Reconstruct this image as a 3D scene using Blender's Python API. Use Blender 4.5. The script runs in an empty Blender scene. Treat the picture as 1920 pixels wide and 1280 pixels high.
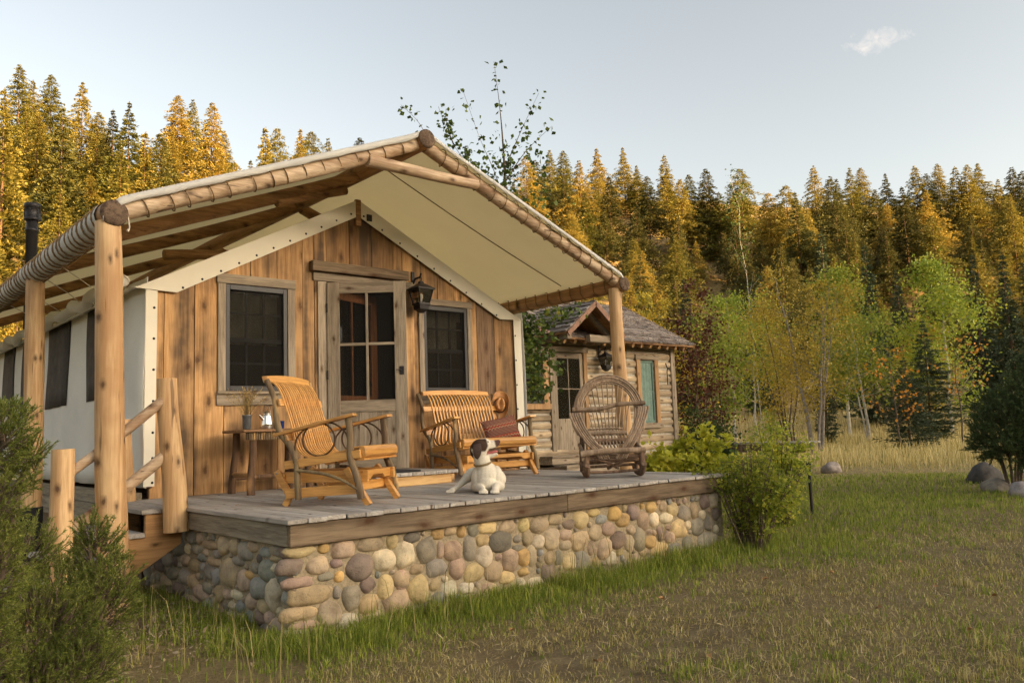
import bpy, bmesh, math, random
import numpy as np
from mathutils import Vector, Matrix, Euler, noise

PI = math.pi
rad = math.radians
scene = bpy.context.scene
COL = scene.collection

# ------------------------------------------------------------------ camera
# world: origin = front left corner of the porch deck (top), +X along the deck front, +Y into the house, +Z up
FPX, PCX, PCY = 1521.79, 960.0, 640.0
ROT = np.array([[0.75046033, -0.65994632, -0.03577931],
                [0.04506228, 0.10510256, -0.9934399],
                [0.6593775, 0.74392494, 0.10861399]])      # rows: camera right, down, forward
EYE = np.array([-2.398, -4.935, 0.520])
cam_data = bpy.data.cameras.new('camera')
cam_data.sensor_width = 36.0
cam_data.lens = FPX / 1920.0 * 36.0
cam_data.clip_start = 0.05
cam_data.clip_end = 3000
cam = bpy.data.objects.new('camera', cam_data)
COL.objects.link(cam)
m = Matrix(((ROT[0][0], -ROT[1][0], -ROT[2][0], EYE[0]),
            (ROT[0][1], -ROT[1][1], -ROT[2][1], EYE[1]),
            (ROT[0][2], -ROT[1][2], -ROT[2][2], EYE[2]),
            (0, 0, 0, 1)))
cam.matrix_world = m
scene.camera = cam

# ------------------------------------------------------------------ sky, sun, exposure
SUN_AZ = rad(158.0)      # clockwise from +Y: the sun stands behind the camera, low over the added ridge
SUN_EL = rad(8.0)
world = bpy.data.worlds.new('World')
scene.world = world
world.use_nodes = True
wn = world.node_tree.nodes
wl = world.node_tree.links
wn.clear()
sky = wn.new('ShaderNodeTexSky')
sky.sky_type = 'NISHITA'
sky.sun_disc = False
sky.sun_elevation = SUN_EL
sky.sun_rotation = SUN_AZ
sky.altitude = 1200
sky.air_density = 1.0
sky.dust_density = 10.0
sky.ozone_density = 1.0
grey = wn.new('ShaderNodeRGBToBW')
hs = wn.new('ShaderNodeMix'); hs.data_type = 'RGBA'
hs.inputs[0].default_value = 0.55
tint = wn.new('ShaderNodeMix'); tint.data_type = 'RGBA'; tint.blend_type = 'MULTIPLY'
tint.inputs[0].default_value = 1.0
tint.inputs[7].default_value = (1.08, 1.0, 0.89, 1)
bg = wn.new('ShaderNodeBackground')
bg.inputs['Strength'].default_value = 0.15
wout = wn.new('ShaderNodeOutputWorld')
wl.new(sky.outputs[0], grey.inputs[0])
wl.new(sky.outputs[0], hs.inputs[6])
wl.new(grey.outputs[0], hs.inputs[7])
wl.new(hs.outputs[2], tint.inputs[6])
# one small evening cloud, fixed in the sky by its direction
_d = ROT.T @ np.array([(1640 - 960) / FPX, (77 - 640) / FPX, 1.0]); _d /= np.linalg.norm(_d)
_u = np.array([_d[1], -_d[0], 0]); _u /= np.linalg.norm(_u); _w = np.cross(_u, _d)
tcw = wn.new('ShaderNodeTexCoord')
def _dot(vec):
    n_ = wn.new('ShaderNodeVectorMath'); n_.operation = 'DOT_PRODUCT'; n_.inputs[1].default_value = tuple(vec)
    wl.new(tcw.outputs['Generated'], n_.inputs[0]); return n_.outputs['Value']
def _m(op, a, b=None):
    n_ = wn.new('ShaderNodeMath'); n_.operation = op
    for v_, i_ in ((a, 0), (b, 1)):
        if v_ is None: continue
        if hasattr(v_, 'links'): wl.new(v_, n_.inputs[i_])
        else: n_.inputs[i_].default_value = v_
    return n_.outputs[0]
cu_, cv_, cw_ = _dot(_u), _dot(_w), _dot(_d)
nz1 = wn.new('ShaderNodeTexNoise'); nz1.inputs['Scale'].default_value = 70; nz1.inputs['Detail'].default_value = 7; nz1.inputs['Roughness'].default_value = 0.62; nz1.inputs['Distortion'].default_value = 0.6
wl.new(tcw.outputs['Generated'], nz1.inputs['Vector'])
el_ = _m('ADD', _m('POWER', _m('ABSOLUTE', _m('DIVIDE', cu_, 0.034)), 2.0), _m('POWER', _m('ABSOLUTE', _m('DIVIDE', cv_, 0.0125)), 2.0))
dens = _m('SUBTRACT', _m('MULTIPLY', nz1.outputs['Fac'], 2.4), _m('ADD', _m('MULTIPLY', el_, 0.55), 0.72))
cl_mask = _m('MULTIPLY', _m('MINIMUM', _m('MAXIMUM', dens, 0.0), 1.0), _m('GREATER_THAN', cw_, 0.5))
cmix = wn.new('ShaderNodeMix'); cmix.data_type = 'RGBA'
wl.new(_m('MULTIPLY', cl_mask, 0.85), cmix.inputs[0]); wl.new(tint.outputs[2], cmix.inputs[6]); cmix.inputs[7].default_value = (1.75, 1.62, 1.5, 1)
wl.new(cmix.outputs[2], bg.inputs['Color'])
wl.new(bg.outputs[0], wout.inputs[0])

sun_data = bpy.data.lights.new('sun', 'SUN')
sun_data.energy = 5.0
sun_data.angle = rad(0.5)
sun_data.color = (1.0, 0.62, 0.25)
sun = bpy.data.objects.new('sun', sun_data)
COL.objects.link(sun)
sdir = Vector((math.sin(SUN_AZ) * math.cos(SUN_EL), math.cos(SUN_AZ) * math.cos(SUN_EL), math.sin(SUN_EL)))
sun.rotation_euler = sdir.to_track_quat('Z', 'Y').to_euler()
sun.location = sdir * 200

scene.view_settings.view_transform = 'Standard'
scene.view_settings.look = 'None'
scene.view_settings.gamma = 1.0
scene.view_settings.use_curve_mapping = False
scene.view_settings.exposure = 2.0
scene.render.engine = 'CYCLES'
scene.cycles.max_bounces = 8
scene.cycles.diffuse_bounces = 4
scene.cycles.transmission_bounces = 6
scene.cycles.transparent_max_bounces = 12
scene.cycles.caustics_reflective = False
scene.cycles.caustics_refractive = False
scene.cycles.use_denoising = True

# ------------------------------------------------------------------ geometry helpers
def ray(px, py):
    return ROT.T @ np.array([(px - PCX) / FPX, (py - PCY) / FPX, 1.0])

def hit(px, py, axis, val):
    d = ray(px, py)
    t = (val - EYE[axis]) / d[axis]
    return Vector(EYE + t * d)

def at_dist(px, py, dist):
    """point on a pixel's ray at a horizontal distance from the eye"""
    d = ray(px, py)
    return Vector(EYE + d * dist / math.hypot(d[0], d[1]))

def proj(P):
    c = ROT @ (np.array(P, float) - EYE)
    return (PCX + FPX * c[0] / c[2], PCY + FPX * c[1] / c[2])

def tag(o, label=None, cat=None, group=None, kind=None):
    if label: o['label'] = label
    if cat: o['category'] = cat
    if group: o['group'] = group
    if kind: o['kind'] = kind
    return o

def empty(name, loc=(0, 0, 0), rz=0.0, label=None, cat=None, group=None):
    o = bpy.data.objects.new(name, None)
    o.empty_display_size = 0.1
    o.location = loc
    o.rotation_euler = (0, 0, rz)
    COL.objects.link(o)
    return tag(o, label, cat, group)

def link(name, me, parent=None, mat=None):
    o = bpy.data.objects.new(name, me)
    COL.objects.link(o)
    if parent is not None:
        o.parent = parent
    if mat is not None and len(me.materials) == 0:
        me.materials.append(mat)
    return o

def copy_tree(o, parent=None):
    c = o.copy()
    COL.objects.link(c)
    c.parent = parent
    for ch in o.children:
        copy_tree(ch, c)
    return c

class MB:
    """collects shapes, then links them as one mesh object"""
    def __init__(self):
        self.v = []; self.f = []; self.s = []; self.mi = []
        self.cm = 0
    def add(self, vs, fs, smooth=False, M=None):
        b = len(self.v)
        if M is not None:
            vs = [tuple(M @ Vector(p)) for p in vs]
        self.v.extend([tuple(p) for p in vs])
        for f in fs:
            self.f.append(tuple(i + b for i in f)); self.s.append(smooth); self.mi.append(self.cm)
        return self
    def box(self, lo, hi, M=None):
        x0, y0, z0 = lo; x1, y1, z1 = hi
        vs = [(x0, y0, z0), (x1, y0, z0), (x1, y1, z0), (x0, y1, z0), (x0, y0, z1), (x1, y0, z1), (x1, y1, z1), (x0, y1, z1)]
        fs = [(0, 3, 2, 1), (4, 5, 6, 7), (0, 1, 5, 4), (1, 2, 6, 5), (2, 3, 7, 6), (3, 0, 4, 7)]
        return self.add(vs, fs, False, M)
    def bar(self, a, b, w, t, up=(0, 0, 1)):
        """box from a to b, w wide (across) and t thick along 'up'"""
        a = Vector(a); b = Vector(b); d = b - a; L = d.length
        d.normalize(); u = Vector(up)
        s = d.cross(u)
        if s.length < 1e-4: s = d.cross(Vector((0, 1, 0)))
        s.normalize(); u = s.cross(d).normalized()
        M = Matrix(((d.x, s.x, u.x, a.x), (d.y, s.y, u.y, a.y), (d.z, s.z, u.z, a.z), (0, 0, 0, 1)))
        return self.box((0, -w / 2, -t / 2), (L, w / 2, t / 2), M)
    def prism(self, poly, y0, y1, axis='y'):
        """polygon in (x,z) extruded along y (or (y,z) along x, or (x,y) along z)"""
        n = len(poly); vs = []
        for yy in (y0, y1):
            for (p, q) in poly:
                vs.append((p, yy, q) if axis == 'y' else ((yy, p, q) if axis == 'x' else (p, q, yy)))
        fs = [tuple(range(n)), tuple(range(2 * n - 1, n - 1, -1))]
        for i in range(n):
            j = (i + 1) % n
            fs.append((i, i + n, j + n, j))
        return self.add(vs, fs)
    def tube(self, pts, r, seg=8, caps=True, wob=0.0, seed=0, flat=None, smooth=True):
        pts = [Vector(p) for p in pts]; n = len(pts)
        if not hasattr(r, '__len__'): r = [r] * n
        rng = random.Random(seed)
        vs = []; prev = None
        ph = rng.uniform(0, 7)
        for i, p in enumerate(pts):
            d = (pts[min(i + 1, n - 1)] - pts[max(i - 1, 0)])
            if d.length < 1e-9: d = Vector((0, 0, 1))
            d.normalize()
            if prev is None:
                u = d.cross(Vector((0, 0, 1)))
                if u.length < 0.05: u = d.cross(Vector((1, 0, 0)))
            else:
                u = prev - d * prev.dot(d)
            u.normalize(); prev = u
            w = d.cross(u)
            for k in range(seg):
                a = 2 * PI * k / seg
                rr = r[i] * (1 + wob * (math.sin(3 * a + ph + i * 0.35) * 0.4 + rng.uniform(-1, 1) * 0.6)) if wob else r[i]
                fu, fw = (flat if flat else (1, 1))
                vs.append(p + u * (math.cos(a) * rr * fu) + w * (math.sin(a) * rr * fw))
        fs = []
        for i in range(n - 1):
            for k in range(seg):
                k2 = (k + 1) % seg
                fs.append((i * seg + k, i * seg + k2, (i + 1) * seg + k2, (i + 1) * seg + k))
        self.add(vs, fs, smooth)
        if caps:
            self.add(vs[:seg], [tuple(range(seg - 1, -1, -1))])
            self.add(vs[-seg:], [tuple(range(seg))])
        return self
    def lathe(self, prof, seg=16, M=None, smooth=True):
        vs = []; fs = []
        n = len(prof)
        for (r, z) in prof:
            for k in range(seg):
                a = 2 * PI * k / seg
                vs.append((r * math.cos(a), r * math.sin(a), z))
        for i in range(n - 1):
            for k in range(seg):
                k2 = (k + 1) % seg
                fs.append((i * seg + k, i * seg + k2, (i + 1) * seg + k2, (i + 1) * seg + k))
        fs.append(tuple(range(seg - 1, -1, -1))); fs.append(tuple((n - 1) * seg + k for k in range(seg)))
        return self.add(vs, fs, smooth, M)
    def sphere(self, c, r, seg=12, rings=8, M=None):
        if not hasattr(r, '__len__'): r = (r, r, r)
        vs = []; fs = []
        for i in range(rings + 1):
            t = PI * i / rings
            for k in range(seg):
                a = 2 * PI * k / seg
                vs.append((c[0] + r[0] * math.sin(t) * math.cos(a), c[1] + r[1] * math.sin(t) * math.sin(a), c[2] + r[2] * math.cos(t)))
        for i in range(rings):
            for k in range(seg):
                k2 = (k + 1) % seg
                fs.append((i * seg + k, (i + 1) * seg + k, (i + 1) * seg + k2, i * seg + k2))
        return self.add(vs, fs, True, M)
    def mesh(self, name):
        me = bpy.data.meshes.new(name)
        me.from_pydata(self.v, [], self.f)
        me.polygons.foreach_set('use_smooth', self.s)
        if any(self.mi): me.polygons.foreach_set('material_index', self.mi)
        me.update()
        return me
    def build(self, name, mat=None, parent=None, bevel=0.0):
        me = self.mesh(name)
        if mat is not None:
            for mm in (mat if isinstance(mat, (list, tuple)) else [mat]): me.materials.append(mm)
        o = link(name, me, parent)
        if bevel:
            md = o.modifiers.new('bevel', 'BEVEL'); md.width = bevel; md.segments = 1; md.limit_method = 'ANGLE'
        return o

def np_mesh(name, verts, quads=None, tris=None, mat=None, smooth=False, cols=None):
    """fast mesh from numpy arrays"""
    me = bpy.data.meshes.new(name)
    nv = len(verts)
    me.vertices.add(nv)
    me.vertices.foreach_set('co', np.asarray(verts, np.float32).ravel())
    parts = []; starts = []; off = 0; npoly = 0
    loops = []
    for arr, k in ((quads, 4), (tris, 3)):
        if arr is None or len(arr) == 0: continue
        arr = np.asarray(arr, np.int32)
        loops.append(arr.ravel()); starts.append(off + np.arange(len(arr)) * k); off += arr.size; npoly += len(arr)
    loops = np.concatenate(loops); starts = np.concatenate(starts)
    me.loops.add(len(loops)); me.loops.foreach_set('vertex_index', loops.astype(np.int32))
    me.polygons.add(npoly); me.polygons.foreach_set('loop_start', starts.astype(np.int32))
    me.update(calc_edges=True); me.validate()
    if smooth: me.polygons.foreach_set('use_smooth', np.ones(npoly, bool))
    if cols is not None:
        a = me.color_attributes.new('Col', 'FLOAT_COLOR', 'POINT')
        c = np.ones((nv, 4), np.float32); c[:, :3] = cols
        a.data.foreach_set('color', c.ravel())
    if mat is not None: me.materials.append(mat)
    return me

def catmull(pts, n):
    pts = [Vector(p) for p in pts]
    P = [pts[0] * 2 - pts[1]] + pts + [pts[-1] * 2 - pts[-2]]
    out = []
    for i in range(1, len(P) - 2):
        for k in range(n):
            t = k / n
            a, b, c, d = P[i - 1], P[i], P[i + 1], P[i + 2]
            out.append(0.5 * ((2 * b) + (c - a) * t + (2 * a - 5 * b + 4 * c - d) * t * t + (3 * b - a - 3 * c + d) * t ** 3))
    out.append(pts[-1])
    return out

def log_path(a, b, n=10, wander=0.01, seed=0):
    rng = random.Random(seed)
    a = Vector(a); b = Vector(b)
    out = []
    ph = [rng.uniform(0, 6.28) for _ in range(4)]
    for i in range(n):
        t = i / (n - 1)
        p = a.lerp(b, t)
        env = math.sin(PI * t)
        p += Vector((math.sin(3.1 * t + ph[0]), math.sin(3.7 * t + ph[1]), math.sin(2.9 * t + ph[2]))) * wander * env
        out.append(p)
    return out

# ------------------------------------------------------------------ materials (all procedural)
class NT:
    def __init__(self, name):
        self.m = bpy.data.materials.new(name)
        self.m.use_nodes = True
        self.t = self.m.node_tree
        self.t.nodes.clear()
        self.out = self.t.nodes.new('ShaderNodeOutputMaterial')
    def n(self, kind, **kw):
        nd = self.t.nodes.new('ShaderNode' + kind)
        for k, v in kw.items():
            if k.startswith('_'): setattr(nd, k[1:], v)
            else:
                key = k.replace('__', ' ')
                nd.inputs[key].default_value = v
        return nd
    def l(self, a, b): self.t.links.new(a, b)
    def ramp(self, fac, stops, interp='LINEAR'):
        r = self.t.nodes.new('ShaderNodeValToRGB')
        r.color_ramp.interpolation = interp
        el = r.color_ramp.elements
        while len(el) < len(stops): el.new(0.5)
        for e, (p, c) in zip(el, stops):
            e.position = p; e.color = (c[0], c[1], c[2], 1) if hasattr(c, '__len__') else (c, c, c, 1)
        if fac is not None: self.l(fac, r.inputs[0])
        return r.outputs[0]
    def mix(self, fac, a, b, mode='MIX'):
        x = self.t.nodes.new('ShaderNodeMix'); x.data_type = 'RGBA'; x.blend_type = mode; x.clamp_factor = True
        for v, i in ((fac, 0), (a, 6), (b, 7)):
            if hasattr(v, 'links'): self.l(v, x.inputs[i])
            elif i == 0: x.inputs[0].default_value = v
            else: x.inputs[i].default_value = (v[0], v[1], v[2], 1)
        return x.outputs[2]
    def math(self, op, a, b=None):
        x = self.t.nodes.new('ShaderNodeMath'); x.operation = op
        for v, i in ((a, 0), (b, 1)):
            if v is None: continue
            if hasattr(v, 'links'): self.l(v, x.inputs[i])
            else: x.inputs[i].default_value = v
        return x.outputs[0]
    def coords(self, scale=(1, 1, 1), kind='Object', rnd=True):
        tc = self.n('TexCoord')
        src = tc.outputs[kind]
        if rnd:
            oi = self.n('ObjectInfo')
            k = self.n('VectorMath', _operation='SCALE'); k.inputs[0].default_value = (37.0, 61.0, 23.0)
            self.l(oi.outputs['Random'], k.inputs['Scale'])
            ad = self.n('VectorMath', _operation='ADD')
            self.l(src, ad.inputs[0]); self.l(k.outputs[0], ad.inputs[1])
            src = ad.outputs[0]
        mp = self.n('Mapping'); mp.inputs['Scale'].default_value = scale
        self.l(src, mp.inputs['Vector'])
        return mp.outputs[0]
    def noise(self, vec, scale, detail=4, rough=0.55, dist=0.0):
        x = self.n('TexNoise', Scale=scale, Detail=detail, Roughness=rough, Distortion=dist)
        if vec is not None: self.l(vec, x.inputs['Vector'])
        return x.outputs['Fac']
    def bump(self, h, strength=0.3, dist=0.01, normal=None):
        b = self.n('Bump', Strength=strength, Distance=dist)
        self.l(h, b.inputs['Height'])
        if normal is not None: self.l(normal, b.inputs['Normal'])
        return b.outputs[0]
    def principled(self, col, rough=0.7, normal=None, metal=0.0, spec=0.3, **kw):
        p = self.n('BsdfPrincipled', Metallic=metal)
        p.inputs['Specular IOR Level'].default_value = spec
        if hasattr(col, 'links'): self.l(col, p.inputs['Base Color'])
        else: p.inputs['Base Color'].default_value = (col[0], col[1], col[2], 1)
        if hasattr(rough, 'links'): self.l(rough, p.inputs['Roughness'])
        else: p.inputs['Roughness'].default_value = rough
        if normal is not None: self.l(normal, p.inputs['Normal'])
        for k, v in kw.items(): p.inputs[k.replace('__', ' ')].default_value = v
        return p.outputs[0]
    def done(self, shader):
        self.l(shader, self.out.inputs['Surface'])
        return self.m

def wood(name, light, dark, axis='Z', grain=1.0, knots=1.0, stain=None, stain_amt=0.5, rough=0.72, bump=0.35, vary=0.35, crack=0.0, knot_col=(0.06, 0.025, 0.01), spec=0.25, fine=60.0, kscale=4.6):
    t = NT(name)
    st = {'X': (0.06, 1, 1), 'Y': (1, 0.06, 1), 'Z': (1, 1, 0.06)}[axis]
    base = t.coords((1, 1, 1))
    def sc(v, f):
        mp = t.n('Mapping'); mp.inputs['Scale'].default_value = (st[0] * f, st[1] * f, st[2] * f); t.l(v, mp.inputs['Vector']); return mp.outputs[0]
    # a slow warp bends the grain round the knots
    g1 = t.noise(sc(base, 1.0), fine * grain, 5, 0.65, 0.6)
    g2 = t.noise(sc(base, 1.0), fine * 0.22 * grain, 3, 0.5, 1.2)
    g = t.math('ADD', t.math('MULTIPLY', g1, 0.55), t.math('MULTIPLY', g2, 0.45))
    mid = tuple((a + b) / 2 for a, b in zip(light, dark))
    col = t.ramp(g, [(0.36, dark), (0.48, mid), (0.58, light)])
    oi = t.n('ObjectInfo')
    tone = t.ramp(oi.outputs['Random'], [(0, (1 - vary, 1 - vary * 1.05, 1 - vary * 1.1)), (0.5, (1, 1, 1)), (1, (1 + vary * 0.35, 1 + vary * 0.3, 1 + vary * 0.2))])
    col = t.mix(1.0, col, tone, 'MULTIPLY')
    if stain is not None:
        big = t.noise(sc(base, 1.0), 5.0, 4, 0.6)
        big2 = t.noise(base, 2.2, 3, 0.6)
        f = t.ramp(t.math('MULTIPLY', big, t.math('ADD', big2, 0.45)), [(0.42, 0.0), (0.66, 1.0)])
        col = t.mix(t.math('MULTIPLY', f, stain_amt), col, stain)
    h = g
    if knots > 0:
        sx = t.n('SeparateXYZ'); t.l(base, sx.inputs[0])
        cb_ = t.n('CombineXYZ')
        al, ac = {'X': ('X', 'Z'), 'Y': ('Y', 'X'), 'Z': ('Z', 'X')}[axis]
        t.l(t.math('MULTIPLY', sx.outputs[al], 0.42), cb_.inputs[0]); t.l(sx.outputs[ac], cb_.inputs[1])
        vo = t.n('TexVoronoi', _voronoi_dimensions='2D', Scale=kscale, Randomness=1.0)
        t.l(cb_.outputs[0], vo.inputs['Vector'])
        wv = t.noise(base, 30, 2)
        dd = t.math('ADD', vo.outputs['Distance'], t.math('MULTIPLY', t.math('SUBTRACT', wv, 0.5), 0.10))
        kf = t.ramp(dd, [(0.045 * knots, 1.0), (0.10 * knots, 0.55), (0.21 * knots, 0.0)])
        col = t.mix(t.math('MULTIPLY', kf, 0.85), col, knot_col)
    if crack > 0:
        cr = t.noise(sc(base, 1.0), 26, 2, 0.5, 0.3)
        cf = t.ramp(cr, [(0.30, 1.0), (0.335, 0.0)])
        col = t.mix(t.math('MULTIPLY', cf, crack), col, (dark[0] * 0.35, dark[1] * 0.35, dark[2] * 0.35))
        h = t.math('SUBTRACT', h, t.math('MULTIPLY', cf, 0.6))
    nb = t.bump(h, bump, 0.006)
    return t.done(t.principled(col, rough, nb, spec=spec))

def plain(name, col, rough=0.6, metal=0.0, nscale=0, namt=0.2, bump=0.0, spec=0.4, vary=0.0):
    t = NT(name)
    c = col
    nb = None
    if nscale:
        v = t.coords()
        nz = t.noise(v, nscale, 5, 0.6)
        lo = tuple(x * (1 - namt) for x in col); hi = tuple(min(1, x * (1 + namt)) for x in col)
        c = t.ramp(nz, [(0.3, lo), (0.7, hi)])
        if bump: nb = t.bump(nz, bump, 0.005)
    return t.done(t.principled(c, rough, nb, metal=metal, spec=spec))

def canvas(name, col, trans=0.35, tcol=None, rough=0.9, wr=0.15):
    t = NT(name)
    v = t.coords(rnd=False)
    big = t.noise(v, 1.6, 4, 0.6)
    weave = t.noise(v, 260, 2, 0.5)
    lo = tuple(x * 0.90 for x in col)
    c = t.ramp(big, [(0.3, lo), (0.65, col)])
    fold = t.noise(v, 3.0, 3, 0.55, 0.6)
    nb = t.bump(t.math('ADD', t.math('MULTIPLY', weave, 0.05), t.math('MULTIPLY', fold, 1.0)), wr, 0.05)
    p = t.principled(c, rough, nb, spec=0.15)
    if trans <= 0: return t.done(p)
    tr = t.n('BsdfTranslucent'); tr.inputs['Color'].default_value = (*(tcol or col), 1)
    mx = t.n('MixShader'); mx.inputs[0].default_value = trans
    t.l(p, mx.inputs[1]); t.l(tr.outputs[0], mx.inputs[2])
    return t.done(mx.outputs[0])

def foliage(name, stops, rough=0.55, trans=0.35, objvary=0.25, hue_noise=0.0, spec=0.3, nscale=0.6, tint_stops=None):
    """leaf colour varies leaf by leaf (random per island), clump by clump (noise) and plant by plant"""
    t = NT(name)
    ge = t.n('NewGeometry')
    tc = t.n('TexCoord')
    nz = t.noise(tc.outputs['Object'], nscale, 2, 0.5)
    r = t.math('ADD', t.math('MULTIPLY', ge.outputs['Random Per Island'], 0.62), t.math('MULTIPLY', t.math('SUBTRACT', nz, 0.28), 0.85))
    col = t.ramp(r, stops)
    oi = t.n('ObjectInfo')
    tone = t.ramp(oi.outputs['Random'], tint_stops or [(0, (1 - objvary, 1 - objvary, 1 - objvary)), (1, (1 + objvary * 0.4, 1 + objvary * 0.4, 1 + objvary * 0.2))])
    col = t.mix(1.0, col, tone, 'MULTIPLY')
    p = t.principled(col, rough, spec=spec)
    tr = t.n('BsdfTranslucent'); t.l(col, tr.inputs['Color'])
    mx = t.n('MixShader'); mx.inputs[0].default_value = trans
    t.l(p, mx.inputs[1]); t.l(tr.outputs[0], mx.inputs[2])
    return t.done(mx.outputs[0])

M = {}
# house planks: golden rough-sawn pine, stained dark in places
M['plank'] = wood('plank_wood', (0.57, 0.34, 0.15), (0.33, 0.175, 0.07), 'Z', kscale=3.6, knots=0.85, stain=(0.075, 0.05, 0.032), stain_amt=0.9, vary=0.5, bump=0.4)
M['plank_dark'] = wood('plank_wood_dark', (0.24, 0.15, 0.085), (0.10, 0.06, 0.035), 'Z', knots=1.1, stain=(0.05, 0.035, 0.025), stain_amt=0.9, vary=0.3, bump=0.4)
M['grey_z'] = wood('weathered_wood_upright', (0.37, 0.305, 0.225), (0.175, 0.14, 0.10), 'Z', knots=0.6, stain=(0.13, 0.10, 0.07), stain_amt=0.5, vary=0.2, bump=0.5, crack=0.4, rough=0.85, spec=0.12, fine=80)
M['grey_x'] = wood('weathered_wood_level', (0.36, 0.295, 0.215), (0.17, 0.135, 0.095), 'X', knots=0.6, stain=(0.13, 0.10, 0.07), stain_amt=0.5, vary=0.2, bump=0.5, crack=0.4, rough=0.85, spec=0.12, fine=80)
M['grey_y'] = wood('weathered_wood_deep', (0.38, 0.32, 0.24), (0.19, 0.155, 0.115), 'Y', knots=0.6, stain=(0.13, 0.10, 0.07), stain_amt=0.5, vary=0.2, bump=0.5, crack=0.4, rough=0.85, spec=0.12, fine=80)
M['deck'] = wood('deck_wood', (0.43, 0.40, 0.36), (0.23, 0.21, 0.185), 'Y', knots=0.4, stain=(0.24, 0.19, 0.14), stain_amt=0.45, vary=0.3, bump=0.35, crack=0.35, rough=0.75, spec=0.25, fine=70)
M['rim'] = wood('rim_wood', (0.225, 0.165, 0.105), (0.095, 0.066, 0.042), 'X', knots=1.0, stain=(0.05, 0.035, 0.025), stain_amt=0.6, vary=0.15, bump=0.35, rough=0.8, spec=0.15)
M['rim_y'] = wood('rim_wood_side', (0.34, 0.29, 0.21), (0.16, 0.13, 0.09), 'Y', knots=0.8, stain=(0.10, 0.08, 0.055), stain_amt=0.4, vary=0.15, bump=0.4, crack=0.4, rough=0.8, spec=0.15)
M['log_z'] = wood('peeled_log_upright', (0.66, 0.45, 0.235), (0.42, 0.235, 0.10), 'Z', grain=0.7, knots=0.8, stain=(0.36, 0.19, 0.08), stain_amt=0.7, vary=0.15, bump=0.35, crack=0.8, kscale=6.5, rough=0.6, spec=0.3)
M['log_x'] = wood('peeled_log_rake', (0.60, 0.46, 0.31), (0.33, 0.205, 0.11), 'X', grain=0.7, knots=0.8, stain=(0.20, 0.11, 0.055), stain_amt=0.7, vary=0.15, bump=0.35, crack=0.8, kscale=6.0, rough=0.62, spec=0.3)
M['log_y'] = wood('peeled_log_eave', (0.50, 0.29, 0.13), (0.25, 0.125, 0.05), 'Y', grain=0.7, knots=0.8, stain=(0.14, 0.075, 0.03), stain_amt=0.6, vary=0.15, bump=0.3, crack=0.5, rough=0.62, spec=0.3)
M['log_dark'] = wood('dark_rafter_log', (0.42, 0.235, 0.10), (0.20, 0.10, 0.042), 'X', grain=0.7, knots=0.9, stain=(0.05, 0.025, 0.012), stain_amt=0.6, vary=0.15, bump=0.3, crack=0.5)  # darker brown than the other logs
M['end_grain'] = wood('log_end_grain', (0.17, 0.115, 0.075), (0.05, 0.032, 0.022), 'Y', grain=0.8, knots=0, vary=0.1, bump=0.4, crack=0.6, rough=0.9)
M['stringer'] = wood('stringer_wood', (0.42, 0.24, 0.10), (0.24, 0.125, 0.048), 'X', knots=0.6, stain=(0.16, 0.085, 0.035), stain_amt=0.4, vary=0.1)
M['chair'] = wood('varnished_oak', (0.70, 0.37, 0.105), (0.44, 0.20, 0.045), 'Y', grain=0.9, knots=0, stain=(0.34, 0.14, 0.03), stain_amt=0.35, vary=0.22, bump=0.12, rough=0.34, spec=0.5, fine=90)
M['chair_z'] = wood('varnished_oak_upright', (0.72, 0.395, 0.125), (0.47, 0.22, 0.055), 'Z', grain=0.9, knots=0, stain=(0.36, 0.15, 0.035), stain_amt=0.3, vary=0.22, bump=0.12, rough=0.34, spec=0.5, fine=90)
M['chair_x'] = wood('varnished_oak_level', (0.70, 0.37, 0.105), (0.44, 0.20, 0.045), 'X', grain=0.9, knots=0, stain=(0.34, 0.14, 0.03), stain_amt=0.35, vary=0.2, bump=0.12, rough=0.3, spec=0.5, fine=90)
M['bark'] = wood('bark_twig', (0.21, 0.145, 0.085), (0.075, 0.047, 0.027), 'Z', grain=0.8, knots=0.8, stain=(0.34, 0.26, 0.13), stain_amt=0.6, vary=0.2, bump=0.8, rough=0.85, knot_col=(0.55, 0.34, 0.14))
M['hickory'] = wood('dark_bent_twig', (0.12, 0.065, 0.03), (0.045, 0.022, 0.012), 'Z', knots=0, vary=0.2, bump=0.4, rough=0.6)
M['willow'] = wood('willow_rod', (0.42, 0.31, 0.21), (0.19, 0.125, 0.08), 'Z', grain=0.7, knots=0.5, stain=(0.08, 0.05, 0.03), stain_amt=0.5, vary=0.35, bump=0.6, rough=0.7)
M['willow_dark'] = wood('willow_log', (0.22, 0.14, 0.09), (0.09, 0.056, 0.036), 'Z', grain=0.7, knots=0.6, vary=0.3, bump=0.7, rough=0.75)
M['table_leg'] = wood('rustic_leg_bark', (0.15, 0.085, 0.045), (0.055, 0.03, 0.017), 'Z', grain=0.8, knots=1.0, vary=0.25, bump=0.8, rough=0.8, knot_col=(0.48, 0.26, 0.10))
M['table_top'] = wood('rustic_table_top', (0.24, 0.13, 0.06), (0.10, 0.05, 0.024), 'X', knots=0.7, vary=0.2, bump=0.3, rough=0.5)
M['step'] = wood('step_pine', (0.66, 0.44, 0.20), (0.44, 0.25, 0.095), 'X', knots=0.9, stain=(0.36, 0.20, 0.08), stain_amt=0.4, vary=0.15, bump=0.25)
M['inner_door'] = wood('inner_door_wood', (0.34, 0.14, 0.055), (0.17, 0.065, 0.025), 'Z', knots=0.4, vary=0.1, rough=0.4)
M['cab_log'] = wood('cabin_log', (0.56, 0.45, 0.30), (0.28, 0.205, 0.125), 'X', grain=0.6, knots=0.8, stain=(0.17, 0.13, 0.09), stain_amt=0.75, vary=0.4, bump=0.8, crack=0.6, rough=0.85, spec=0.1)
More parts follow.
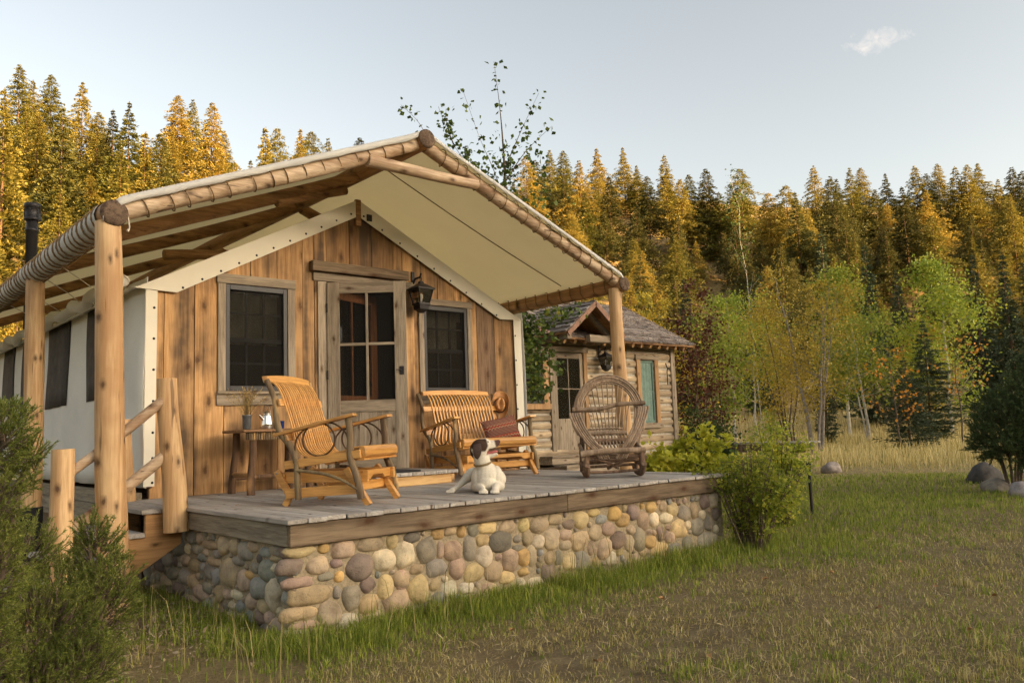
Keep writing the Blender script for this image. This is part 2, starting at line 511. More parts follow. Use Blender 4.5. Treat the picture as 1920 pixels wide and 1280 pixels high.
M['cab_trim'] = wood('cabin_trim', (0.46, 0.28, 0.13), (0.27, 0.15, 0.065), 'Z', knots=0.6, stain=(0.2, 0.11, 0.05), stain_amt=0.4, vary=0.2)
M['shake'] = wood('cedar_shake', (0.36, 0.32, 0.29), (0.16, 0.13, 0.11), 'Y', knots=0, stain=(0.07, 0.045, 0.035), stain_amt=0.7, vary=0.5, bump=0.7, crack=0.4, rough=0.85, spec=0.2)
M['canvas'] = canvas('tent_canvas', (0.86, 0.83, 0.75), trans=0.15, tcol=(0.7, 0.6, 0.4), wr=0.35)
M['flap'] = canvas('canvas_flap', (0.76, 0.71, 0.58), trans=0.0, wr=0.08)
M['fly'] = canvas('roof_canvas', (0.80, 0.74, 0.58), trans=0.5, tcol=(0.90, 0.82, 0.60), wr=0.14)
M['chinking'] = plain('mortar_chinking', (0.40, 0.36, 0.29), 0.95, nscale=20, namt=0.2, bump=0.3)
M['mortar'] = plain('mortar', (0.30, 0.245, 0.16), 0.95, nscale=60, namt=0.3, bump=0.5, spec=0.1)
M['rope'] = plain('hemp_cord', (0.20, 0.125, 0.055), 0.9, nscale=200, namt=0.35)
M['rope_pale'] = plain('pale_cord', (0.55, 0.48, 0.36), 0.9)
M['iron'] = plain('black_iron', (0.022, 0.02, 0.02), 0.5, 0.3, nscale=40, namt=0.3)
M['screen_black'] = plain('dark_metal_sash', (0.018, 0.018, 0.019), 0.45, 0.0, nscale=12, namt=0.2)
M['mat'] = plain('rubber_mat', (0.015, 0.015, 0.017), 0.85)
M['mesh_win'] = plain('tent_screen', (0.055, 0.047, 0.04), 0.85, nscale=9, namt=0.35)
M['zinc'] = plain('zinc_metal', (0.20, 0.205, 0.21), 0.45, 0.75, nscale=25, namt=0.25)
M['chrome'] = plain('polished_steel', (0.80, 0.78, 0.74), 0.12, 1.0)
M['blue'] = plain('blue_enamel', (0.015, 0.035, 0.16), 0.25)
M['copper'] = plain('copper', (0.75, 0.30, 0.16), 0.3, 1.0, nscale=12, namt=0.2)
M['copper_dull'] = plain('aged_copper', (0.19, 0.10, 0.06), 0.55, 0.3, nscale=12, namt=0.3)
M['hat'] = plain('tan_leather', (0.47, 0.225, 0.075), 0.55, nscale=14, namt=0.2, bump=0.1)
M['hat_band'] = plain('hat_band', (0.05, 0.025, 0.015), 0.6)
M['bolt'] = plain('steel_bolt', (0.35, 0.33, 0.3), 0.4, 0.9)
M['curtain'] = plain('green_curtain', (0.13, 0.20, 0.165), 0.8, nscale=8, namt=0.25)
M['room_shade'] = plain('painted_room_shade', (0.03, 0.024, 0.018), 0.9)  # near-black colour stands in for the shade inside the rooms
M['room_cloth'] = plain('room_curtain', (0.55, 0.50, 0.38), 0.9, nscale=6, namt=0.35)
M['bulb_glass'] = plain('frosted_glass', (0.8, 0.8, 0.78), 0.3)

def glass_mat(name, tint=(0.8, 0.8, 0.8), rough=0.03, refl=0.12):
    """thin window pane: mostly see-through with a sky reflection"""
    t = NT(name)
    tr = t.n('BsdfTransparent'); tr.inputs['Color'].default_value = (*tint, 1)
    gl = t.n('BsdfGlossy', Roughness=rough); gl.inputs['Color'].default_value = (1, 1, 1, 1)
    fr = t.n('Fresnel', IOR=1.5)
    mx = t.n('MixShader')
    t.l(t.math('ADD', fr.outputs[0], refl), mx.inputs[0]); t.l(tr.outputs[0], mx.inputs[1]); t.l(gl.outputs[0], mx.inputs[2])
    return t.done(mx.outputs[0])
M['glass'] = glass_mat('window_glass', (0.93, 0.93, 0.91), 0.03, 0.05)
def screen_mat():
    t = NT('insect_screen')
    tr = t.n('BsdfTransparent'); tr.inputs['Color'].default_value = (0.75, 0.75, 0.74, 1)
    df = t.n('BsdfDiffuse'); df.inputs['Color'].default_value = (0.035, 0.033, 0.03, 1)
    mx = t.n('MixShader'); mx.inputs[0].default_value = 0.25
    t.l(tr.outputs[0], mx.inputs[1]); t.l(df.outputs[0], mx.inputs[2])
    return t.done(mx.outputs[0])
M['insect'] = screen_mat()
M['lamp_glass'] = glass_mat('lantern_glass', (0.86, 0.83, 0.75), 0.06, 0.05)

def stone_mat():
    t = NT('river_stone')
    oi = t.n('ObjectInfo')
    v = t.coords()
    n1 = t.noise(v, 7, 5, 0.6, 0.4)
    n2 = t.noise(v, 60, 4, 0.65)
    k = t.ramp(n1, [(0.28, (0.50, 0.47, 0.43)), (0.48, (0.92, 0.91, 0.89)), (0.70, (1.28, 1.22, 1.10))])
    c = t.mix(1.0, oi.outputs['Color'], k, 'MULTIPLY')
    sp = t.ramp(n2, [(0.30, (0.55, 0.55, 0.55)), (0.42, (1, 1, 1)), (0.60, (1, 1, 1)), (0.74, (1.25, 1.22, 1.15))])
    c = t.mix(0.8, c, sp, 'MULTIPLY')
    nb = t.bump(t.math('ADD', t.math('MULTIPLY', n1, 0.7), t.math('MULTIPLY', n2, 0.25)), 0.7, 0.02)
    return t.done(t.principled(c, 0.8, nb, spec=0.18))
M['stone'] = stone_mat()

# ------------------------------------------------------------------ terrain
FWD = np.array([ROT[2][0], ROT[2][1]]); FWD /= np.linalg.norm(FWD)
RGT = np.array([FWD[1], -FWD[0]])
RIDGE_PX = [(-700, 300), (-300, 280), (0, 285), (130, 300), (300, 335), (430, 362), (600, 395), (800, 395), (1000, 380), (1150, 372), (1300, 375), (1480, 388), (1700, 385), (1900, 382), (2300, 400), (2900, 440)]
_az = []; _te = []
for (px_, py_) in RIDGE_PX:
    d_ = ray(px_, py_)
    _az.append(math.atan2(d_[0] * RGT[0] + d_[1] * RGT[1], d_[0] * FWD[0] + d_[1] * FWD[1]))
    _te.append(d_[2] / math.hypot(d_[0], d_[1]))
_az = np.array(_az); _te = np.array(_te)

def zg(x, y):
    """ground height"""
    x = np.asarray(x, float); y = np.asarray(y, float)
    dx = x - EYE[0]; dy = y - EYE[1]
    d = np.hypot(dx, dy)
    az = np.arctan2(dx * RGT[0] + dy * RGT[1], dx * FWD[0] + dy * FWD[1])
    te = np.interp(az, _az, _te)
    base = -0.76 + 0.00085 * np.clip(d - 20, 0, 70) ** 2
    base = base + 0.03 * np.sin(x * 0.9 + 1.0) * np.sin(y * 0.8) * np.clip((d - 4) / 6, 0, 1)
    db = np.interp(az, [-0.6, 0.0, 0.2, 0.6], [48, 58, 70, 74])
    dr = np.interp(az, [-0.6, 0.0, 0.2, 0.6], [128, 150, 175, 190])
    zb = -0.76 + 0.00085 * np.clip(db - 20, 0, 70) ** 2
    zr = 0.52 + te * dr
    s = (d - db) / (dr - db)
    sc = np.clip(s, 0, 1)
    hill = zb + (zr - zb) * (0.30 * sc ** 2 + 0.70 * sc) + 0.00085 * 2 * (db - 20) * 0
    bump = 1.3 * np.sin(x * 0.11 + y * 0.05) * np.sin(y * 0.09 - x * 0.03 + 1.7) + 0.6 * np.sin(x * 0.27 + 0.5) * np.sin(y * 0.23)
    hill = hill + bump * np.clip(sc * 4, 0, 1) * np.clip((1 - sc) * 5, 0, 1)
    hill = hill - np.clip(s - 1, 0, None) * (dr - db) * 0.12
    near = base
    w = np.clip((s + 0.06) / 0.12, 0, 1); w = w * w * (3 - 2 * w)
    # the valley floor goes on flat behind the camera
    wa = np.clip((np.abs(az) - 1.15) / 0.5, 0, 1); wa = wa * wa * (3 - 2 * wa)
    z = near * (1 - w) + hill * w
    flat = -0.76 + 0.03 * np.sin(x * 0.9 + 1.0) * np.sin(y * 0.8)
    return z * (1 - wa) + flat * wa

def zgs(x, y): return float(zg(x, y))

def ground_hit(px, py, dmax=260):
    """where a pixel's ray meets the terrain"""
    d = ray(px, py); d = d / math.hypot(d[0], d[1])
    t = 1.0; prev = 1.0
    while t < dmax:
        P = EYE + d * t
        if P[2] < zgs(P[0], P[1]): break
        prev = t; t += 0.02 * t + 0.05
    lo, hi = prev, t
    for _ in range(20):
        mid = (lo + hi) / 2; P = EYE + d * mid
        if P[2] < zgs(P[0], P[1]): hi = mid
        else: lo = mid
    P = EYE + d * lo
    return Vector((P[0], P[1], zgs(P[0], P[1])))

def polar_mesh(name, radii, naz, mat, az0=-PI, az1=PI):
    azs = np.linspace(az0, az1, naz)
    rr, aa = np.meshgrid(radii, azs, indexing='ij')
    x = EYE[0] + rr * (FWD[0] * np.cos(aa) + RGT[0] * np.sin(aa))
    y = EYE[1] + rr * (FWD[1] * np.cos(aa) + RGT[1] * np.sin(aa))
    z = zg(x, y)
    v = np.stack([x, y, z], -1).reshape(-1, 3)
    n, k = len(radii), naz
    i, j = np.meshgrid(np.arange(n - 1), np.arange(k - 1), indexing='ij')
    a = (i * k + j).ravel()
    q = np.stack([a, a + 1, a + k + 1, a + k], 1)[:, ::-1]
    return np_mesh(name, v, quads=q, mat=mat, smooth=True)

def ground_mat():
    t = NT('valley_ground')
    ge = t.n('NewGeometry'); P = ge.outputs['Position']
    n1 = t.noise(P, 0.55, 5, 0.6, 0.5)
    n2 = t.noise(P, 5.0, 5, 0.65)
    n3 = t.noise(P, 60.0, 4, 0.7)
    soil = t.ramp(n2, [(0.3, (0.075, 0.056, 0.034)), (0.5, (0.13, 0.10, 0.06)), (0.7, (0.20, 0.16, 0.095))])
    straw = t.ramp(n3, [(0.3, (0.10, 0.075, 0.035)), (0.55, (0.22, 0.165, 0.075)), (0.75, (0.34, 0.26, 0.13))])
    c = t.mix(t.ramp(n1, [(0.38, 0.25), (0.62, 0.85)]), soil, straw)
    # away from the yard the meadow is pale cured grass
    vm = t.n('VectorMath', _operation='DISTANCE'); vm.inputs[1].default_value = (float(EYE[0]), float(EYE[1]), 0); t.l(P, vm.inputs[0])
    far = t.ramp(t.math('MULTIPLY', vm.outputs['Value'], 0.01), [(0.16, 0.0), (0.34, 1.0)])
    mead = t.ramp(n2, [(0.3, (0.42, 0.32, 0.13)), (0.7, (0.64, 0.52, 0.26))])
    c = t.mix(far, c, mead)
    nb = t.bump(t.math('ADD', n2, t.math('MULTIPLY', n3, 0.5)), 0.6, 0.04)
    return t.done(t.principled(c, 0.95, nb, spec=0.08))

def hill_mat():
    t = NT('hillside_grass')
    ge = t.n('NewGeometry'); P = ge.outputs['Position']
    n1 = t.noise(P, 0.07, 5, 0.6, 0.6)
    n2 = t.noise(P, 0.6, 5, 0.65, 0.4)
    n3 = t.noise(P, 4.0, 4, 0.7)
    a = t.ramp(n2, [(0.3, (0.20, 0.135, 0.055)), (0.5, (0.34, 0.235, 0.10)), (0.72, (0.50, 0.38, 0.20))])
    b = t.ramp(n3, [(0.35, (0.12, 0.09, 0.035)), (0.65, (0.36, 0.25, 0.11))])
    c = t.mix(t.ramp(n1, [(0.4, 0.2), (0.62, 0.8)]), a, b)
    nb = t.bump(t.math('ADD', n2, t.math('MULTIPLY', n3, 0.4)), 0.8, 0.6)
    return t.done(t.principled(c, 0.95, nb, spec=0.05))
M['ground'] = ground_mat(); M['hill'] = hill_mat()
RJ = 44.0
g_r = np.concatenate([[0.0], np.geomspace(0.6, RJ, 90)])
o = link('ground', polar_mesh('ground', g_r, 361, M['ground'])); tag(o, kind='structure')
h_r = np.concatenate([np.linspace(RJ, 215, 90), [260, 330]])
o = link('hillside', polar_mesh('hillside', h_r, 361, M['hill'])); tag(o, kind='structure')

# unseen ridge added behind the camera to keep the evening sun off the yard
def ridge():
    nx, ny = 150, 14
    v = []; q = []
    for i in range(nx):
        x = -900 + 1800 * i / (nx - 1)
        for j in range(ny):
            s = j / (ny - 1)
            y = -160 - 220 * s
            prof = math.sin(min(1.0, s / 0.45) * PI / 2) if s < 0.45 else 1.0 - 0.1 * (s - 0.45)
            hgt = SHADE_RIDGE_H + 1.6 * noise.noise(Vector((x * 0.03, 0.3, 0))) + 0.9 * noise.noise(Vector((x * 0.15, s * 3, 2.0)))
            v.append((x, y, -0.9 + hgt * prof))
    for i in range(nx - 1):
        for j in range(ny - 1):
            a = i * ny + j
            q.append((a, a + 1, a + ny + 1, a + ny))
    return np_mesh('ridge', np.array(v), quads=np.array(q), mat=M['hill'], smooth=True)
SHADE_RIDGE_H = 52.0
o = link('ridge', ridge()); tag(o, kind='structure')

# ------------------------------------------------------------------ porch deck
DW, DD, BP = 4.93, 3.2, 0.145
deck = empty('porch_deck', (0, 0, 0), 0, 'weathered grey plank porch deck of the canvas tent cabin', 'deck')
rng = random.Random(4)
for i in range(34):
    x0 = i * BP; x1 = x0 + BP - 0.007
    y0 = rng.uniform(-0.012, 0.006)
    b = MB().box((x0, y0, -0.031 + rng.uniform(-0.002, 0.002)), (x1, DD, rng.uniform(-0.003, 0.001)))
    b.build('deck_board', M['deck'], deck, bevel=0.004)
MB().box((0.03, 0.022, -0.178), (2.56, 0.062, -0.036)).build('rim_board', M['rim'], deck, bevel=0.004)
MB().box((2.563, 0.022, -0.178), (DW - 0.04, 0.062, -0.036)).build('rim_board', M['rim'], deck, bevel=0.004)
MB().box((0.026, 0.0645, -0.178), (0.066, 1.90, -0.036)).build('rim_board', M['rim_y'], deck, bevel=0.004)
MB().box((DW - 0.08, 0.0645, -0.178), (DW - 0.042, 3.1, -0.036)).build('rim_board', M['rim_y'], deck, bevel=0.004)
for i in range(6):
    MB().box((0.2 + i * 0.9, 0.064, -0.17), (0.24 + i * 0.9, 3.15, -0.036)).build('joist', M['rim_y'], deck)

# ------------------------------------------------------------------ river stone foundation
fnd = empty('stone_foundation', (0, 0, -0.8), 0, 'low wall of rounded river stones in mortar under the porch', 'wall')
b = MB()
b.prism([(0.079, 0.079), (DW - 0.06, 0.079), (DW - 0.06, 3.0), (DW - 0.2, 3.0), (DW - 0.2, 0.24), (0.24, 0.24), (0.24, 3.0), (0.079, 3.0)], -0.2, 0.618, 'z')
b.build('mortar_bed', M['mortar'], fnd)
PAL = {'Y': (0.50, 0.39, 0.205), 'T': (0.40, 0.315, 0.205), 'P': (0.23, 0.175, 0.145), 'G': (0.27, 0.245, 0.195), 'K': (0.39, 0.29, 0.215),
       'W': (0.53, 0.465, 0.335), 'O': (0.47, 0.32, 0.135), 'B': (0.25, 0.25, 0.225), 'D': (0.165, 0.145, 0.125)}
FR1 = [(1095,455,95,40,'Y'),(1250,430,40,36,'O'),(1370,435,76,64,'K'),(1545,395,82,50,'T'),(1680,390,38,48,'Y'),(1040,550,90,52,'P'),(1210,540,74,60,'T'),(1330,525,40,30,'P'),(1475,552,85,90,'P'),(1635,510,75,72,'W'),(1742,470,48,80,'W'),(1260,610,52,30,'G'),(1345,610,34,36,'O'),(1090,648,98,38,'K'),(1170,728,135,62,'T'),(1422,745,58,86,'G'),(1528,662,50,48,'P'),(1640,670,54,80,'Y'),(1742,630,42,64,'K'),(1333,715,28,46,'G'),(1530,782,70,62,'Y'),(1090,848,120,46,'T'),(1285,855,86,88,'T'),(1140,918,92,30,'K'),(1715,772,90,80,'K'),(1070,985,92,40,'G'),(1240,960,60,40,'K'),(1400,900,70,60,'W'),(1560,880,80,50,'T')]
FR2 = [(70,465,56,75,'W'),(185,440,53,70,'G'),(245,353,36,32,'O'),(330,445,52,56,'K'),(260,440,20,50,'K'),(420,430,36,72,'G'),(500,475,50,60,'W'),(590,395,68,60,'D'),(520,315,52,36,'Y'),(440,330,30,40,'G'),(375,340,26,38,'O'),(310,335,36,28,'T'),(105,370,46,32,'D'),(240,535,58,53,'G'),(350,540,46,70,'K'),(445,565,56,52,'Y'),(550,555,46,58,'T'),(640,495,46,66,'K'),(625,315,46,42,'T'),(715,300,32,40,'Y'),(800,300,50,48,'T'),(490,385,37,34,'Y'),(140,655,56,78,'Y'),(50,600,46,56,'T'),(310,655,44,48,'W'),(400,650,46,36,'W'),(530,648,46,30,'K'),(625,590,44,36,'Y'),(712,480,36,50,'O'),(735,375,28,46,'T'),(795,395,36,40,'W'),(870,380,43,58,'T'),(945,355,36,30,'K'),(945,415,33,28,'T'),(1020,390,48,56,'T'),(1025,275,42,50,'Y'),(1097,236,34,26,'Y'),(962,300,34,27,'P'),(885,275,42,30,'T'),(1138,272,32,26,'B'),(1208,243,36,42,'O'),(1255,277,40,40,'O'),(1310,232,33,48,'P'),(1105,345,34,46,'T'),(1177,325,39,38,'K'),(1230,385,38,52,'P'),(1365,282,30,60,'K'),(1410,205,29,35,'O'),(1345,382,34,66,'G'),(1425,275,28,40,'W'),(1490,265,36,33,'W'),(1525,220,31,36,'Y'),(1590,237,33,46,'G'),(1560,322,40,53,'Y'),(1465,350,30,40,'P'),(1512,368,28,35,'K'),(1408,395,33,36,'O'),(1455,437,43,46,'Y'),(1642,222,20,46,'T'),(1155,432,38,55,'K'),(965,503,38,55,'Y'),(860,480,32,38,'T'),(1025,500,45,56,'G'),(715,560,31,25,'O'),(775,622,52,38,'W'),(1240,450,22,20,'Y'),(1662,312,35,46,'G'),(1606,402,28,40,'G'),(1540,440,40,42,'B'),(1330,492,26,36,'K'),(1195,492,32,42,'W'),(1720,385,50,50,'G'),(760,470,26,60,'T'),(905,480,24,40,'G'),(1090,430,24,40,'T'),(1290,400,26,50,'T'),(580,480,20,18,'K'),(285,598,20,18,'W'),(230,630,30,36,'T'),(130,545,36,28,'T'),(680,380,22,22,'G'),(680,430,30,20,'G'),(1610,300,18,26,'W'),(1400,340,18,16,'K'),(1505,315,18,16,'K'),(1375,450,30,20,'T'),(1300,330,26,26,'T')]
LF1 = [(615,585,55,95,'T'),(855,575,48,76,'B'),(800,685,50,70,'B'),(710,640,38,72,'K'),(790,560,38,36,'G'),(765,420,34,42,'T'),(720,450,46,65,'G'),(585,415,34,66,'T'),(650,420,26,56,'T'),(842,455,36,32,'B'),(915,445,42,38,'G'),(915,560,38,30,'W'),(900,725,45,105,'W'),(952,630,32,36,'B'),(985,750,38,44,'B'),(830,800,36,45,'T'),(640,795,28,26,'W'),(755,770,33,50,'K'),(690,800,28,42,'B'),(540,610,23,54,'B'),(495,580,28,56,'G'),(525,520,42,28,'T'),(400,540,38,46,'T'),(500,415,48,30,'T'),(410,440,38,30,'G'),(300,420,50,60,'G'),(445,490,32,26,'B'),(545,470,28,30,'G'),(340,612,34,50,'G'),(435,712,46,52,'K'),(610,722,36,36,'K'),(662,725,36,33,'W'),(738,600,32,26,'O'),(675,515,42,30,'G'),(805,870,36,52,'P'),(745,868,35,42,'B'),(640,872,40,50,'G'),(920,945,42,76,'K'),(975,890,36,46,'K'),(870,870,30,42,'K'),(845,950,34,40,'G'),(970,460,34,50,'P'),(910,500,40,20,'T'),(560,720,26,60,'T'),(700,880,30,36,'W'),(760,950,44,44,'T'),(980,690,44,20,'K'),(940,830,34,28,'W'),(345,510,30,40,'K'),(230,500,34,44,'G'),(260,590,36,44,'G'),(180,540,34,40,'P'),(390,640,34,50,'T'),(300,690,40,40,'P'),(480,680,30,40,'G'),(380,770,50,40,'K'),(220,640,36,36,'T')]
stones = []     # (face, u, v, ru, rv, colour)
def put(lst, ox, oy, k, face):
    for (zx, zy, rx, ry, c) in lst:
        px, py = ox + zx / k, oy + zy / k
        if face == 'F':
            P = hit(px, py, 1, 0.05); Q = hit(px + rx / k, py, 1, 0.05); T = hit(px, py - ry / k, 1, 0.05)
            stones.append(['F', P.x, P.z, abs(Q.x - P.x), abs(T.z - P.z), c])
        else:
            P = hit(px, py, 0, 0.05); Q = hit(px + rx / k, py, 0, 0.05); T = hit(px, py - ry / k, 0, 0.05)
            stones.append(['L', P.y, P.z, abs(Q.y - P.y), abs(T.z - P.z), c])
put(FR1, 240, 900, 3.369, 'F'); put(FR2, 740, 880, 2.909, 'F'); put(LF1, 240, 900, 3.369, 'L')
rs = random.Random(21)
def free(face, u, v, r):
    worst = 9
    for s in stones:
        if s[0] != face: continue
        du, dv = (u - s[1]) / (s[3] + r * 0.85), (v - s[2]) / (s[4] + r * 0.85)
        worst = min(worst, du * du + dv * dv)
        if worst < 1: return False
    return True
for s in stones:
    s[3] = min(s[3], 0.16); s[4] = min(s[4], 0.15)
for face, lo, hi in (('F', 0.1, DW - 0.12), ('L', 0.12, 2.95)):
    for r, n in ((0.075, 500), (0.05, 900), (0.034, 1400), (0.023, 1200)):
        for _ in range(n):
            if len(stones) >= 430: break
            u = rs.uniform(lo, hi); v = rs.uniform(-0.8, -0.20)
            rr = r * rs.uniform(0.85, 1.15)
            if v + rr > -0.172: continue
            if free(face, u, v, rr):
                stones.append([face, u, v, rr * rs.uniform(0.9, 1.2), rr * rs.uniform(0.85, 1.1), rs.choice('TTKKYGGWPBBO' if face == 'F' else 'TKGGBBWPD')])
def cobble(face, u, v, ru, rv, c, sd, fill=None):
    r_ = random.Random(sd)
    v = min(v, -0.176 - rv * 0.92)
    seg, rings = 14, 5
    off = Vector((sd * 1.37, sd * 0.71, 3.1))
    ang = r_.uniform(-0.3, 0.3)
    depth = min(0.058, 0.32 * min(ru, rv) + 0.018)
    pw = r_.uniform(2.1, 3.6)
    vs = []; fs = []
    for i in range(rings + 1):
        t = i / rings
        fr = math.cos(t * PI / 2) ** 0.75 if i < rings else 0.0
        hz = math.sin(t * PI / 2)
        for k in range(seg):
            a = 2 * PI * k / seg
            ca, sa = math.cos(a), math.sin(a)
            q = 1.0 / (abs(ca) ** pw + abs(sa) ** pw) ** (1 / pw)
            nz = 1.05 + 0.26 * noise.noise(off + Vector((ca * 1.0, sa * 1.0, 0))) + 0.08 * noise.noise(off + Vector((ca * 2.6, sa * 2.6, 4)))
            uu, vv = ca * q * fr * nz, sa * q * fr * nz
            uu, vv = uu * math.cos(ang) - vv * math.sin(ang), uu * math.sin(ang) + vv * math.cos(ang)
            hh = -0.35 + 1.35 * hz + 0.22 * noise.noise(off + Vector((ca * fr * 1.6, sa * fr * 1.6, 5)))
            if face == 'F': vs.append((u + uu * ru, 0.084 - hh * depth, v + vv * rv))
            else: vs.append((0.084 - hh * depth, u - uu * ru, v + vv * rv))
    for i in range(rings):
        for k in range(seg):
            k2 = (k + 1) % seg
            fs.append((i * seg + k, i * seg + k2, (i + 1) * seg + k2, (i + 1) * seg + k))
    if fill is not None:
        fill.add([(x, y, z + 0.8) for (x, y, z) in vs], fs, True); return
    ob = MB().add([(x, y, z + 0.8) for (x, y, z) in vs], fs, True).build('stone', M['stone'], fnd)
    base = PAL[c]
    k = r_.uniform(0.82, 1.12)
    ob.color = (base[0] * k * r_.uniform(0.96, 1.05), base[1] * k, base[2] * k * r_.uniform(0.92, 1.08), 1)
# the 297 largest stones are parts; the pebbles left over stay one piece of geometry
stones.sort(key=lambda s_: -s_[3] * s_[4])
fill_mb = MB()
for i, s in enumerate(stones):
    cobble(*s, i, fill_mb if i >= 297 else None)
if fill_mb.v:
    ob = fill_mb.build('pebble_fill', M['stone'], fnd); ob.color = (0.30, 0.25, 0.19, 1); tag(ob, kind='stuff')

# ------------------------------------------------------------------ side stairs
st = empty('side_stairs', (-0.4, 2.4, -0.78), 0, 'wooden side stairs with peeled log rails beside the porch', 'stairs')
def S(P): return (P[0] + 0.4, P[1] - 2.4, P[2] + 0.78)
def sbox(lo, hi, name, mat):
    return MB().box(S(lo), S(hi)).build(name, mat, st, bevel=0.004)
for i, (x0, x1, z) in enumerate(((-0.30, 0.018, -0.005), (-0.58, -0.27, -0.185), (-0.86, -0.55, -0.365), (-1.13, -0.83, -0.545))):
    sbox((x0, 1.93, z - 0.035), (x0 + (x1 - x0) * 0.49, 3.12, z), 'tread', M['deck'])
    sbox((x0 + (x1 - x0) * 0.51, 1.93, z - 0.035), (x1, 3.12, z), 'tread', M['deck'])
for yy in (1.955, 3.04):
    poly = [(0.02, -0.045), (-0.26, -0.045), (-0.262, -0.225), (-0.54, -0.225), (-0.542, -0.405), (-0.82, -0.405), (-0.822, -0.585), (-1.10, -0.585), (-1.10, -0.80), (-0.80, -0.80), (0.02, -0.30)]
    MB().prism([(p + 0.4, q + 0.78) for p, q in poly], yy - 2.4, yy + 0.04 - 2.4).build('stringer', M['stringer'], st, bevel=0.003)
def stair_log(a, b, r0, r1, name, mat, sd, n=10, wander=0.012):
    pth = [S(p) for p in log_path(a, b, n, wander, sd)]
    return MB().tube(pth, [r0 + (r1 - r0) * i / (n - 1) for i in range(n)], 18, True, 0.035, sd).build(name, mat, st)
stair_log((-0.055, 1.86, -0.19), (-0.125, 1.90, 1.04), 0.098, 0.078, 'newel_post', M['log_z'], 3)
stair_log((-0.875, 1.84, -0.80), (-0.885, 1.86, 0.50), 0.088, 0.078, 'newel_post', M['log_z'], 5)
stair_log((-0.10, 1.88, 0.905), (-0.88, 1.86, 0.29), 0.042, 0.036, 'handrail', M['log_x'], 6)
stair_log((-0.07, 1.88, 0.48), (-0.88, 1.86, -0.16), 0.047, 0.042, 'handrail', M['log_x'], 7)
stair_log((-0.055, 3.16, -0.19), (-0.10, 3.14, 0.75), 0.085, 0.07, 'newel_post', M['log_z'], 8)

# ------------------------------------------------------------------ tent cabin: plank front, canvas body
W = 3.18                      # front face of the plank wall
XL, XR, XM, ZE, ZA = 0.17, 4.86, 2.44, 1.99, 3.21
tent = empty('tent_cabin', (XM, W, 0), 0, 'canvas walled tent cabin with golden plank front and screen door', 'cabin')
def TP(p): return (p[0] - XM, p[1] - W, p[2])
def tb(lo, hi, name, mat, parent=None, bevel=0.003):
    return MB().box(TP(lo), TP(hi)).build(name, mat, parent or tent, bevel=bevel)
def roof_z(x): return ZE + (ZA - ZE) * (1 - abs(x - XM) / (XM - XL)) if x < XM else ZE + (ZA - ZE) * (1 - (x - XM) / (XR - XM))
def wx(px, py=600): return hit(px, py, 1, W).x
OPEN = [(0.875, 1.552, 1.03, 2.115), (2.03, 3.08, 0.14, 2.25), (3.345, 4.02, 1.03, 2.08)]
seams = [XL] + [wx(p) for p in (308, 365, 420, 470, 520, 568, 590, 613, 657, 699, 739, 756, 790, 822, 852)] + [wx(882), wx(893), wx(926), XR]
rb = random.Random(8)
for i in range(len(seams) - 1):
    a, b_ = seams[i] + 0.004, seams[i + 1] - 0.004
    cuts = sorted({a, b_} | {v for o_ in OPEN for v in o_[:2] if a < v < b_} | ({XM} if a < XM < b_ else set()))
    dy = rb.uniform(0, 0.006)
    cols = []
    for c0, c1 in zip(cuts[:-1], cuts[1:]):
        cm = (c0 + c1) / 2
        hole = [o_ for o_ in OPEN if o_[0] < cm < o_[1]]
        cols.append((c0, c1, hole[0] if hole else None))
    full = any(h_ is None for _, _, h_ in cols)
    low, high = MB(), MB()
    for c0, c1, h_ in cols:
        def pr(m_, z0, t0, t1): m_.prism([(c0 - XM, z0), (c1 - XM, z0), (c1 - XM, t1), (c0 - XM, t0)], dy, 0.03)
        if h_ is None: pr(low, 0.0, roof_z(c0), roof_z(c1))
        else:
            pr(low, 0.0, h_[2], h_[2]); pr(low if full else high, h_[3], roof_z(c0), roof_z(c1))
    for m_ in (low, high):
        if m_.v: m_.build('plank', M['plank_dark'] if i == 17 else M['plank'], tent)
# skirting board and corner below the flap
tb((0.15, W + 0.002, -0.03), (0.42, W + 0.03, 0.10), 'skirting_board', M['plank'])

